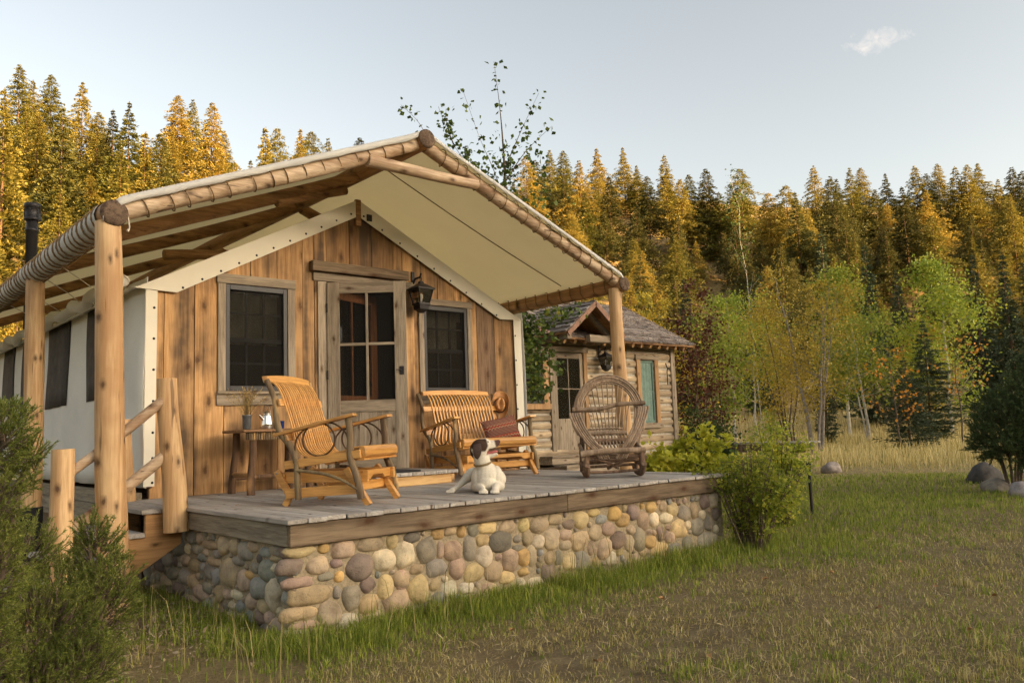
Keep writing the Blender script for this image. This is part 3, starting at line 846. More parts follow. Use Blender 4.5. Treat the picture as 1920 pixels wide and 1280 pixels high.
# --- windows
def window(x0, x1, z0, z1, trim_l, trim_r, head, sill, curtain):
    wroot = empty('window', TP(((x0 + x1) / 2, W, z0))); wroot.parent = tent
    cx = (x0 + x1) / 2
    def wb(lo, hi, name, mat, bevel=0.003):
        return MB().box((lo[0] - cx, lo[1] - W, lo[2] - z0), (hi[0] - cx, hi[1] - W, hi[2] - z0)).build(name, mat, wroot, bevel=bevel)
    wb((x0 - trim_l, W - 0.026, z0 - 0.01), (x0 - 0.002, W + 0.004, z1 + 0.012), 'side_trim', M['grey_z'])
    wb((x1 + 0.002, W - 0.026, z0 - 0.01), (x1 + trim_r, W + 0.004, z1 + 0.012), 'side_trim', M['grey_z'])
    wb((x0 - trim_l - 0.012, W - 0.032, z1 + 0.014), (x1 + trim_r + 0.012, W + 0.004, z1 + head), 'head_trim', M['grey_x'])
    wb((x0 - trim_l - 0.01, W - 0.05, z0 - 0.042), (x1 + trim_r + 0.01, W + 0.02, z0 - 0.012), 'sill', M['grey_x'])
    wb((x0 - trim_l - 0.012, W - 0.024, z0 - sill), (x1 + trim_r + 0.012, W + 0.004, z0 - 0.044), 'apron', M['grey_x'])
    fr = MB()
    def add(lo, hi): fr.box((lo[0] - cx, lo[1] - W, lo[2] - z0), (hi[0] - cx, hi[1] - W, hi[2] - z0))
    k = 0.045
    add((x0 + 0.002, W - 0.016, z0 - 0.008), (x0 + k, W + 0.07, z1 + 0.008)); add((x1 - k, W - 0.016, z0 - 0.008), (x1 - 0.002, W + 0.07, z1 + 0.008))
    add((x0 + k, W - 0.0155, z1 - k), (x1 - k, W + 0.07, z1 + 0.008)); add((x0 + k, W - 0.0155, z0 - 0.008), (x1 - k, W + 0.07, z0 + k))
    fr.build('frame', M['screen_black'], wroot, bevel=0.003)
    zm = (z0 + z1) / 2 - 0.02
    sa = MB()
    def ads(lo, hi): sa.box((lo[0] - cx, lo[1] - W, lo[2] - z0), (hi[0] - cx, hi[1] - W, hi[2] - z0))
    ads((x0 + k, W + 0.030, zm - 0.025), (x1 - k, W + 0.060, zm + 0.025))
    for j in (1, 2):
        xx = x0 + k + (x1 - x0 - 2 * k) * j / 3
        ads((xx - 0.011, W + 0.034, zm + 0.025), (xx + 0.011, W + 0.056, z1 - k)); ads((xx - 0.011, W + 0.034, z0 + k), (xx + 0.011, W + 0.056, zm - 0.025))
    for zz in ((zm + z1) / 2, (zm + z0) / 2 + 0.02):
        ads((x0 + k, W + 0.036, zz - 0.011), (x1 - k, W + 0.054, zz + 0.011))
    sa.build('muntin_grid', M['screen_black'], wroot)
    wb((x0 + k, W + 0.044, z0 + k), (x1 - k, W + 0.046, z1 - k), 'pane', M['glass'], 0)
    wb((x0 + k, W + 0.006, z0 + k), (x1 - k, W + 0.0075, z1 - k), 'insect_screen', M['insect'], 0)
    # pleated half curtain and the dark-painted room liner behind
    cv = []; n = 40
    for i in range(n + 1):
        t = i / n; xx = x0 + 0.03 + (x1 - x0 - 0.06) * t
        yy = W + 0.16 + 0.015 * math.sin(t * 46)
        cv.append((xx - cx, yy - W, z0 + curtain[0] - z0)); cv.append((xx - cx, yy - W, curtain[1] - z0))
    MB().add([(p[0], p[1], p[2]) for p in cv], [(2 * i, 2 * i + 2, 2 * i + 3, 2 * i + 1) for i in range(n)], True).build('curtain', M['room_cloth'], wroot)
window(*OPEN[0], 0.082, 0.085, 0.112, 0.155, (1.03, 1.52))
window(*OPEN[2], 0.075, 0.075, 0.095, 0.155, (1.03, 1.56))
tb((0.3, W + 0.55, 0), (4.7, W + 0.58, 2.0), 'shade_liner', M['room_shade'], bevel=0)  # dark liner panels added close behind the wall to keep the windows dark
tb((0.80, W + 0.05, 2.262), (4.08, W + 0.55, 2.285), 'shade_liner_top', M['room_shade'], bevel=0)
tb((0.8, W + 0.56, 2.001), (4.08, W + 0.58, 2.28), 'shade_liner', M['room_shade'], bevel=0)
tb((1.8, W + 0.08, 0), (1.83, W + 0.55, 2.26), 'shade_liner', M['room_shade'], bevel=0)
tb((3.24, W + 0.08, 0), (3.27, W + 0.55, 2.26), 'shade_liner', M['room_shade'], bevel=0)
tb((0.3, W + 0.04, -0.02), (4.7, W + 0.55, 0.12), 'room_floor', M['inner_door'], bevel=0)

# --- door frame, heavy lintel, screen door standing ajar
tb((1.915, W - 0.022, 0.0), (2.028, W + 0.006, 2.252), 'door_jamb', M['grey_z'])
tb((3.082, W - 0.022, 0.0), (3.20, W + 0.006, 2.252), 'door_jamb', M['plank'])
tb((1.862, W - 0.026, 2.256), (3.24, W + 0.006, 2.352), 'door_head', M['grey_x'])
tb((1.825, W - 0.085, 2.358), (3.10, W + 0.006, 2.47), 'lintel', M['rim'], bevel=0.006)
tb((2.03, W - 0.005, 0.10), (3.08, W + 0.05, 0.138), 'threshold', M['grey_x'])
d_ = ray(760, 527); t_ = (2.238 - EYE[2]) / d_[2]; PR = Vector(EYE + t_ * d_)
HX = 2.036
ang = math.atan2(PR.y - (W - 0.012), PR.x - HX)
DWID = math.hypot(PR.x - HX, PR.y - (W - 0.012))
door = empty('screen_door', TP((HX, W - 0.014, 0.15)), ang); door.parent = tent
def db(lo, hi, name, mat, bevel=0.003, parent=None): return MB().box(lo, hi).build(name, mat, parent or door, bevel=bevel)
DH = 2.086
db((0, -0.034, 0), (0.135, 0, DH), 'stile', M['grey_z'])
db((DWID - 0.135, -0.034, 0), (DWID, 0, DH), 'stile', M['grey_z'])
db((0.1355, -0.033, DH - 0.125), (DWID - 0.1355, -0.001, DH - 0.001), 'top_rail', M['grey_x'])
db((0.1355, -0.033, 0.63), (DWID - 0.1355, -0.001, 0.76), 'lock_rail', M['grey_x'])
db((0.1355, -0.033, 0.001), (DWID - 0.1355, -0.001, 0.18), 'bottom_rail', M['grey_x'])
wm = (DWID - 0.271) / 3
for i in range(3):
    db((0.1355 + wm * i + 0.001, -0.024, 0.1805), (0.1355 + wm * (i + 1) - 0.001, -0.006, 0.6295), 'panel', M['grey_z'], 0.002)
db((DWID / 2 - 0.014, -0.03, 0.7605), (DWID / 2 + 0.014, -0.006, DH - 0.1255), 'muntin', M['grey_z'])
db((0.1355, -0.028, 1.37), (DWID / 2 - 0.0145, -0.008, 1.40), 'muntin', M['grey_x'])
db((DWID / 2 + 0.0145, -0.028, 1.37), (DWID - 0.1355, -0.008, 1.40), 'muntin', M['grey_x'])
db((0.1355, -0.018, 0.7605), (DWID - 0.1355, -0.017, DH - 0.1255), 'insect_screen', M['insect'], 0)
pl = db((DWID - 0.085, -0.042, 1.03), (DWID - 0.035, -0.0345, 1.125), 'latch_plate', M['iron'], 0.004)
MB().tube([(DWID - 0.06, -0.042, 1.08), (DWID - 0.06, -0.07, 1.08), (DWID - 0.12, -0.075, 1.085)], 0.006, 8).build('latch_handle', M['iron'], pl)
for zz in (0.25, 1.0, 1.75):
    MB().tube([(0.0, -0.036, zz), (0.0, -0.036, zz + 0.10)], 0.008, 8).build('hinge', M['iron'], door)
# inner door, half open into the room
idr = empty('inner_door', TP((2.06, W + 0.07, 0.14)), rad(22)); idr.parent = tent
def ib(lo, hi, name, mat): return MB().box(lo, hi).build(name, mat, idr, bevel=0.003)
ib((0, 0, 0), (0.12, 0.035, 2.08), 'stile', M['inner_door']); ib((0.85, 0, 0), (0.97, 0.035, 2.08), 'stile', M['inner_door'])
ib((0.121, 0.001, 1.96), (0.849, 0.034, 2.08), 'top_rail', M['inner_door']); ib((0.121, 0.001, 0), (0.849, 0.034, 0.85), 'panel', M['inner_door'])
ib((0.47, 0.004, 0.851), (0.50, 0.03, 1.959), 'muntin', M['inner_door'])
ib((0.121, 0.015, 0.851), (0.849, 0.018, 1.959), 'pane', M['glass'])

# --- canvas edging with black snaps
FY = W - 0.045
flap = MB()
def band(pts_out, pts_in, y, name, parent=tent, thick=0.008):
    n = len(pts_out); vs = []; fs = []
    for yy in (y, y + thick):
        for p in pts_out: vs.append(TP((p[0], yy, p[1])))
        for p in pts_in: vs.append(TP((p[0], yy, p[1])))
    for i in range(n - 1):
        fs.append((i, n + i, n + i + 1, i + 1)); fs.append((2 * n + i, 2 * n + i + 1, 3 * n + i + 1, 3 * n + i))
        fs.append((i, i + 1, 2 * n + i + 1, 2 * n + i)); fs.append((n + i, 3 * n + i, 3 * n + i + 1, n + i + 1))
    fs.append((0, 2 * n, 3 * n, n)); fs.append((n - 1, 2 * n - 1, 4 * n - 1, 3 * n - 1))
    return MB().add(vs, fs).build(name, M['flap'], parent)
def lerp2(a, b, n): return [(a[0] + (b[0] - a[0]) * i / (n - 1), a[1] + (b[1] - a[1]) * i / (n - 1)) for i in range(n)]
lo = lerp2((-0.02, 2.0), (XM - 0.04, ZA + 0.03), 12); li = lerp2((0.375, 1.985), (XM - 0.04, ZA - 0.165), 12)
ro = lerp2((XM + 0.03, ZA + 0.03), (XR + 0.06, 2.0), 12); ri = lerp2((XM + 0.03, ZA - 0.165), (XR - 0.30, 1.985), 12)
gl_ = band(lo, li, FY, 'gable_flap'); gr_ = band(ro, ri, FY, 'gable_flap')
cl_ = band([(0.085, 2.0), (0.085, 0.115)], [(0.195, 2.0), (0.185, 0.115)], FY + 0.012, 'corner_flap')
cr_ = band([(XR - 0.055, 2.0), (XR - 0.035, 0.02)], [(XR + 0.075, 2.0), (XR + 0.085, 0.02)], FY + 0.012, 'corner_flap')
def snaps(pts, parent):
    mb = MB()
    for (x, z, y) in pts:
        mb.lathe([(0.001, -0.008), (0.011, -0.006), (0.013, 0.0)], 8, Matrix.Translation(Vector(TP((x, y, z)))) @ Matrix.Rotation(rad(-90), 4, 'X') @ Matrix.Rotation(PI, 4, 'X'))
    ob = mb.build('snap_row', M['iron'], parent); ob.matrix_parent_inverse = Matrix(); return ob
snaps([(p[0] * 0.98 + 0.02, p[1] + 0.028, FY - 0.001) for p in lerp2((0.42, 2.01), (XM - 0.075, ZA - 0.165), 11)], gl_)
snaps([(p[0], p[1] + 0.026, FY - 0.001) for p in lerp2((XM + 0.065, ZA - 0.165), (XR - 0.36, 2.01), 9)], gr_)
snaps([(0.165, z, FY + 0.011) for z in (1.82, 1.52, 1.22, 0.92, 0.62, 0.38, 0.15)], cl_)
snaps([(XR - 0.033, z, FY + 0.011) for z in (1.78, 1.45, 1.12, 0.80, 0.5, 0.2)], cr_)
tb((XM - 0.038, FY - 0.006, 2.95), (XM + 0.028, W - 0.002, ZA + 0.05), 'ridge_strap', M['log_dark'])
tb((XM + 0.10, W - 0.06, 3.02), (XM + 0.17, W - 0.048, 3.10), 'alarm_box', M['iron'])

# --- canvas sides and roof of the tent
def sheet(fn, nu, nv, name, mat, parent, smooth=True):
    vs = [fn(i / (nu - 1), j / (nv - 1)) for i in range(nu) for j in range(nv)]
    fs = [(i * nv + j, i * nv + j + 1, (i + 1) * nv + j + 1, (i + 1) * nv + j) for i in range(nu - 1) for j in range(nv - 1)]
    ob = MB().add([TP(v) for v in vs], fs, smooth).build(name, mat, parent)
    sd = ob.modifiers.new('thick', 'SOLIDIFY'); sd.thickness = 0.006
    return ob
YB = 11.2
def side(u, v):
    y = W - 0.03 + (YB - W) * u; z = 0.10 + 2.02 * v
    bil = 0.035 * math.sin(PI * v) * (0.6 + 0.4 * math.sin(y * 2.3)) + 0.018 * math.sin(y * 5.1 + z * 2.2) * (1 - v) + 0.012 * math.sin(y * 11 - z * 3)
    return (0.10 - bil, y, z)
sw = sheet(side, 60, 14, 'canvas_wall', M['canvas'], tent)
for (y0, y1) in ((4.15, 5.20), (5.98, 7.14), (7.50, 8.65), (9.2, 10.2)):
    def wnd(u, v, y0=y0, y1=y1):
        y = y0 + (y1 - y0) * u; z = 1.01 + 1.05 * v
        p = side((y - W + 0.03) / (YB - W), (z - 0.10) / 2.02)
        return (p[0] - 0.012, y + 0.05 * (v - 0.5) * (1 if u < .5 else -1) * 0.6, z)
    sheet(wnd, 6, 6, 'screen_window', M['mesh_win'], tent)
sheet(lambda u, v: (XR + 0.10 + 0.03 * math.sin(PI * v), W - 0.03 + (YB - W) * u, 0.05 + 2.05 * v), 30, 8, 'canvas_wall', M['canvas'], tent)
sheet(lambda u, v: (-0.03 + (XM + 0.03) * v, W - 0.04 + (YB - W) * u, 2.0 + (ZA + 0.03 - 2.0) * v - 0.03 * math.sin(PI * v)), 30, 8, 'canvas_roof', M['canvas'], tent)
sheet(lambda u, v: (XR + 0.07 - (XR + 0.07 - XM) * v, W - 0.04 + (YB - W) * u, 2.0 + (ZA + 0.03 - 2.0) * v - 0.03 * math.sin(PI * v)), 30, 8, 'canvas_roof', M['canvas'], tent)
sheet(lambda u, v: (0.1 + (XR) * u, YB, 0.05 + v * (0.02 + roof_z(min(max(0.1 + XR * u, XL), XR)))), 16, 4, 'canvas_wall', M['canvas'], tent)
rp = [TP((-0.02 + 0.03 * math.sin(i * 1.9), W + 0.35 + i * 0.19, 2.10 + 0.035 * math.sin(i * 1.3 + 1))) for i in range(42)]
rr_ = random.Random(5)
MB().tube(rp, [0.055 + 0.022 * rr_.random() for _ in rp], 10, True, 0.12, 4).build('rolled_canvas', M['canvas'], tent)
for zz, mt in (((-0.09, 0.06), M['rim_y']), ((-0.30, -0.095), M['rim_y'])):
    tb((0.04, W + 0.05, zz[0]), (0.10, YB, zz[1]), 'floor_rim', mt)
tb((0.12, W + 0.1, -0.85), (4.8, YB - 0.1, -0.02), 'floor_platform', M['rim'], bevel=0)

M['hem'] = canvas('canvas_hem', (0.56, 0.54, 0.49), trans=0.0, wr=0.05)
# ------------------------------------------------------------------ log framed canvas fly over the tent and porch
RX, RZ, EXL, EXR, EZ, Y0, Y1 = 2.39, 3.55, -0.60, 5.42, 2.31, 1.80, 11.4
fly = empty('log_canopy', (RX, Y0, -0.76), 0, 'cream canvas fly laced to a peeled log frame over the porch', 'canopy')
def FP(p): return Vector((p[0] - RX, p[1] - Y0, p[2] + 0.76))
def flog(a, b, r0, r1, name, mat, sd, n=14, wander=0.012, seg=20, wob=0.03):
    pth = [FP(p) for p in log_path(a, b, n, wander, sd)]
    return MB().tube(pth, [r0 + (r1 - r0) * i / (n - 1) for i in range(n)], seg, True, wob, sd).build(name, mat, fly)
def endcap(c, r, parent, sd):
    rq = random.Random(sd)
    prof = [(0.001, 0.012), (r * 0.35, 0.014), (r * 0.7, 0.010), (r * 0.98, 0.002), (r * 1.0, -0.01)]
    ob = MB().lathe(prof, 20, Matrix.Translation(FP(c)) @ Matrix.Rotation(rad(90), 4, 'X'), True).build('end_grain', M['end_grain'], parent)
flog_l = flog((EXL, Y0 - 0.10, EZ), (EXL + 0.03, Y1, EZ + 0.02), 0.103, 0.085, 'eave_log', M['log_y'], 11, 26, 0.02)
endcap((EXL, Y0 - 0.105, EZ), 0.105, flog_l, 1)
wq = random.Random(6); wpts = [FP((EXL + 0.03 * i / 60 + 0.004 * math.sin(i), Y0 + 0.02 + (Y1 - Y0) * i / 60, EZ + 0.02 * i / 60)) for i in range(61)]
MB().tube(wpts, [0.110 + 0.006 * wq.random() for _ in wpts], 18, False, 0.03, 5).build('canvas_wrap', M['hem'], fly)
flog_r = flog((EXR, Y0 - 0.10, EZ), (EXR, Y1, EZ), 0.092, 0.09, 'eave_log', M['log_y'], 12, 20, 0.012)
endcap((EXR, Y0 - 0.105, EZ), 0.093, flog_r, 2)
rdg = flog((RX, Y0 - 0.12, RZ), (RX, Y1, RZ), 0.098, 0.09, 'ridge_log', M['log_y'], 13, 20, 0.012)
endcap((RX, Y0 - 0.125, RZ), 0.10, rdg, 3)
flog((RX - 0.07, Y0, RZ - 0.035), (EXL + 0.09, Y0, EZ + 0.055), 0.074, 0.084, 'rake_log', M['log_x'], 14, 18, 0.02)
flog((RX + 0.07, Y0, RZ - 0.035), (EXR - 0.07, Y0, EZ + 0.05), 0.070, 0.076, 'rake_log', M['log_x'], 15, 18, 0.015)
ca, cb = hit(688, 300, 1, Y0 - 0.04), hit(893, 347, 1, Y0 - 0.04)
flog((ca.x, Y0 - 0.045, ca.z - 0.005), (cb.x, Y0 - 0.045, cb.z), 0.062, 0.055, 'collar_log', M['log_x'], 16, 10, 0.01)
for k, yy in enumerate((3.02, 4.55, 7.4, 10.6)):
    flog((RX - 0.05, yy, RZ - 0.07), (EXL + 0.05, yy, EZ + 0.02), 0.066, 0.072, 'rafter', M['log_dark'], 20 + k, 12, 0.02)
    flog((RX + 0.05, yy, RZ - 0.07), (EXR - 0.05, yy, EZ + 0.02), 0.07, 0.075, 'rafter', M['log_dark'], 30 + k, 12, 0.01) if k > 0 else None
flog((1.35, 3.0, 3.02), (2.2, 3.02, 3.3), 0.05, 0.05, 'brace', M['log_dark'], 41, 8, 0.01)
flog((0.7, 4.52, 2.66), (2.5, 4.52, 2.86), 0.06, 0.06, 'brace', M['log_dark'], 42, 8, 0.01)
# posts
flog((-0.515, Y0 - 0.01, -0.9), (-0.62, Y0 - 0.01, EZ - 0.06), 0.118, 0.094, 'post', M['log_z'], 50, 18, 0.018, 22, 0.035)
flog((EXR + 0.0, Y0 + 0.02, -0.9), (EXR - 0.05, Y0 + 0.02, EZ - 0.05), 0.094, 0.080, 'post', M['log_z'], 51, 16, 0.02, 20, 0.03)
rpost = flog((-0.58, 4.45, -0.9), (-0.60, 4.45, EZ - 0.05), 0.098, 0.088, 'post', M['log_z'], 52, 16, 0.012, 20, 0.03)
MB().tube([FP((-0.58, 4.45, -0.86)), FP((-0.58, 4.45, -0.07))], 0.107, 16, True, 0.01, 3).build('tar_wrap', M['mat'], rpost)
flog((-0.58, 9.3, -0.9), (-0.60, 9.3, EZ - 0.05), 0.098, 0.088, 'post', M['log_z'], 53, 12)
# canvas: two slopes, each sagging a little between rafters
def slope(sgn):
    ex = EXL - 0.085 if sgn < 0 else EXR + 0.075
    def fn(u, v):
        y = Y0 - 0.10 + (Y1 + 0.1 - Y0) * u
        x = RX + (ex - RX) * v
        z = RZ + 0.085 + (EZ + 0.085 - RZ - 0.085) * v
        sag = 0.035 * math.sin(PI * v) * (0.4 + 0.6 * abs(math.sin((y - Y0) * 1.1)))
        if v < 0.06: z += 0.02 * (1 - v / 0.06)
        if v > 0.95: z -= 0.10 * ((v - 0.95) / 0.05) ** 2
        return (x, y, z - sag * min(1, max(0, (y - Y0) * 1.2)))
    vs = []; nu, nv = 46, 26
    vs = [tuple(FP(fn(i / (nu - 1), j / (nv - 1)))) for i in range(nu) for j in range(nv)]
    fs = [(i * nv + j, i * nv + j + 1, (i + 1) * nv + j + 1, (i + 1) * nv + j) for i in range(nu - 1) for j in range(nv - 1)]
    if sgn > 0: fs = [f[::-1] for f in fs]
    ob = MB().add(vs, fs, True).build('canvas_fly', M['fly'], fly)
    sd = ob.modifiers.new('thick', 'SOLIDIFY'); sd.thickness = 0.007; sd.offset = 0
    return ob, fn
lf, fnl = slope(-1); rf, fnr = slope(1)
# hem of the canvas turned down over the front of each rake log
for sgn, fn_ in ((-1, fnl), (1, fnr)):
    top = [Vector(fn_(0, j / 24)) for j in range(0, 25)]
    vs = []; fs = []
    drop = 0.062 if sgn < 0 else 0.045
    for j, p in enumerate(top):
        wv = 0.006 * math.sin(j * 2.1)
        for (dy, dz) in ((0.0, 0.004), (-0.008, -drop * 0.5), (-0.004 + wv, -drop + wv)): vs.append(FP(p + Vector((0, dy, dz))))
    for j in range(24):
        for k in range(2): fs.append((j * 3 + k, j * 3 + k + 1, j * 3 + k + 4, j * 3 + k + 3))
    ob = MB().add(vs, fs, True).build('hem', M['hem'], lf if sgn < 0 else rf)
    sd = ob.modifiers.new('thick', 'SOLIDIFY'); sd.thickness = 0.006; sd.offset = 0
# hem seam across the right slope
MB().tube([FP(Vector(fnr((2.75 - Y0 + 0.1) / (Y1 + 0.1 - Y0), j / 20)) + Vector((0, 0, -0.012))) for j in range(1, 20)], 0.006, 6).build('seam', M['rope'], rf)
# lacing: cord wound round each log and through the canvas grommets
def lacing(p0, p1, r, turns, sd, name='lacing', rc=0.0055, zig=0.35):
    rq = random.Random(sd)
    p0, p1 = Vector(p0), Vector(p1); d = (p1 - p0).normalized()
    s = d.cross(Vector((0, 0, 1))).normalized(); u = s.cross(d).normalized()
    pts = []; L = (p1 - p0).length; n = turns * 14
    jit = [rq.uniform(-0.18, 0.18) for _ in range(turns + 2)]
    for i in range(n + 1):
        t = i / 14; k = int(t); ph = t - k
        a = 2 * PI * ph
        along = (k + jit[k] + (ph - 0.5) * zig + 0.5 + (0.5 - zig / 2) * (max(0, ph - 0.82) / 0.18) * (1 + jit[k + 1] - jit[k])) / turns * L
        sg = r + 0.004 + 0.006 * max(0, -math.cos(a))
        pts.append(FP(p0 + d * min(along, L)) + s * math.sin(a) * sg + u * math.cos(a) * sg)
    return MB().tube(pts, rc, 5, True).build(name, M['rope'], fly)
lacing((RX - 0.2, Y0, RZ - 0.085), (EXL + 0.16, Y0, EZ + 0.085), 0.087, 15, 1, rc=0.0058, zig=0.5)
lacing((RX + 0.18, Y0, RZ - 0.08), (EXR - 0.12, Y0, EZ + 0.075), 0.081, 16, 2, rc=0.0055, zig=0.6)
lacing((EXL, Y0 + 0.03, EZ), (EXL + 0.03, Y1, EZ + 0.02), 0.114, 66, 3, rc=0.008)
lacing((EXR, Y0 + 0.05, EZ), (EXR, Y1, EZ), 0.098, 46, 4)
for k, (y, dz) in enumerate(((2.6, 0), (3.6, 0.02), (4.3, 0.0), (5.2, 0.02), (6.2, 0.0))):
    MB().tube([FP((EXL + 0.05, y, EZ - 0.08)), FP((-0.2, y + 0.5, 2.17)), FP((-0.03, y + 0.7, 2.10 + dz))], 0.005, 5).build('guy_cord', M['rope_pale'], fly)
MB().tube([FP((EXL + 0.10, Y0 - 0.09, EZ + 0.0)), FP((EXL + 0.115, Y0 - 0.09, EZ - 0.10)), FP((EXL + 0.10, Y0 - 0.09, EZ - 0.13))], [0.006, 0.006, 0.012], 6).build('cord_end', M['rope_pale'], fly)

# stove pipe through the fly
sp = empty('stove_pipe', (0.30, 9.5, 2.3), 0, 'black stove pipe with slotted cap rising past the canvas eave', 'pipe')
MB().lathe([(0.085, 0), (0.085, 1.62), (0.098, 1.625), (0.098, 1.66), (0.085, 1.665), (0.085, 1.86)], 18).build('pipe', M['iron'], sp)
cap = MB().lathe([(0.115, 1.80), (0.122, 1.81), (0.122, 1.835), (0.112, 1.84), (0.112, 2.0), (0.122, 2.005), (0.122, 2.06), (0.11, 2.075), (0.001, 2.08)], 18).build('cap', M['iron'], sp)
for k in range(6):
    a = k * PI / 3
    MB().box((0.108, -0.012, 1.85), (0.118, 0.012, 1.98), Matrix.Rotation(a, 4, 'Z')).build('slot', M['mat'], cap)

# ------------------------------------------------------------------ porch step and mat
stp = empty('door_step', (2.4, 2.4, 0), 0, 'low plank step box of pale pine under the screen door', 'step')
sy0 = 1.95; sy1 = W - 0.03; sx0 = 1.90; sx1 = 2.86; szt = 0.135
def SB(lo, hi, name, mat): return MB().box((lo[0] - 2.4, lo[1] - 2.4, lo[2]), (hi[0] - 2.4, hi[1] - 2.4, hi[2])).build(name, mat, stp, bevel=0.003)
SB((sx0, sy0 + 0.03, 0.001), (sx1 - 0.045, sy0 + 0.065, szt - 0.036), 'riser_board', M['step'])
SB((sx1 - 0.044, sy0 + 0.03, 0.001), (sx1 - 0.006, sy1, szt - 0.036), 'riser_board', M['step'])
SB((sx0 - 0.03, sy0 + 0.03, 0.001), (sx0 - 0.001, sy1, szt - 0.036), 'riser_board', M['step'])
nb_ = 7; bw = (sx1 - sx0 + 0.06) / nb_
for i in range(nb_):
    SB((sx0 - 0.03 + i * bw, sy0, szt - 0.035), (sx0 - 0.03 + (i + 1) * bw - 0.005, sy1, szt), 'step_board', M['deck'])
mt = MB(); mt.box((1.86, 2.02, szt + 0.001), (2.46, 2.52, szt + 0.018))
o = mt.build('doormat', M['mat'], None, bevel=0.006); tag(o, 'thin black rubber doormat lying on the pine door step', 'doormat')

# ------------------------------------------------------------------ bentwood gliders
def ribbon(mb, pts, w, t):
    """flat strip with its width along x, following pts (y,z)"""
    n = len(pts); vs = []; fs = []
    for i, p in enumerate(pts):
        a = pts[max(0, i - 1)]; b = pts[min(n - 1, i + 1)]
        d = Vector((0, b[1] - a[1], b[2] - a[2])).normalized()
        nn = Vector((0, -d.z, d.y)) * (t / 2)
        for sx, sn in ((-1, -1), (1, -1), (1, 1), (-1, 1)):
            vs.append((p[0] + sx * w / 2, p[1] + nn.y * sn, p[2] + nn.z * sn))
    for i in range(n - 1):
        for k in range(4):
            k2 = (k + 1) % 4
            fs.append((i * 4 + k, i * 4 + k2, (i + 1) * 4 + k2, (i + 1) * 4 + k))
    fs.append((3, 2, 1, 0)); fs.append(tuple((n - 1) * 4 + k for k in range(4)))
    return mb.add(vs, fs, False)

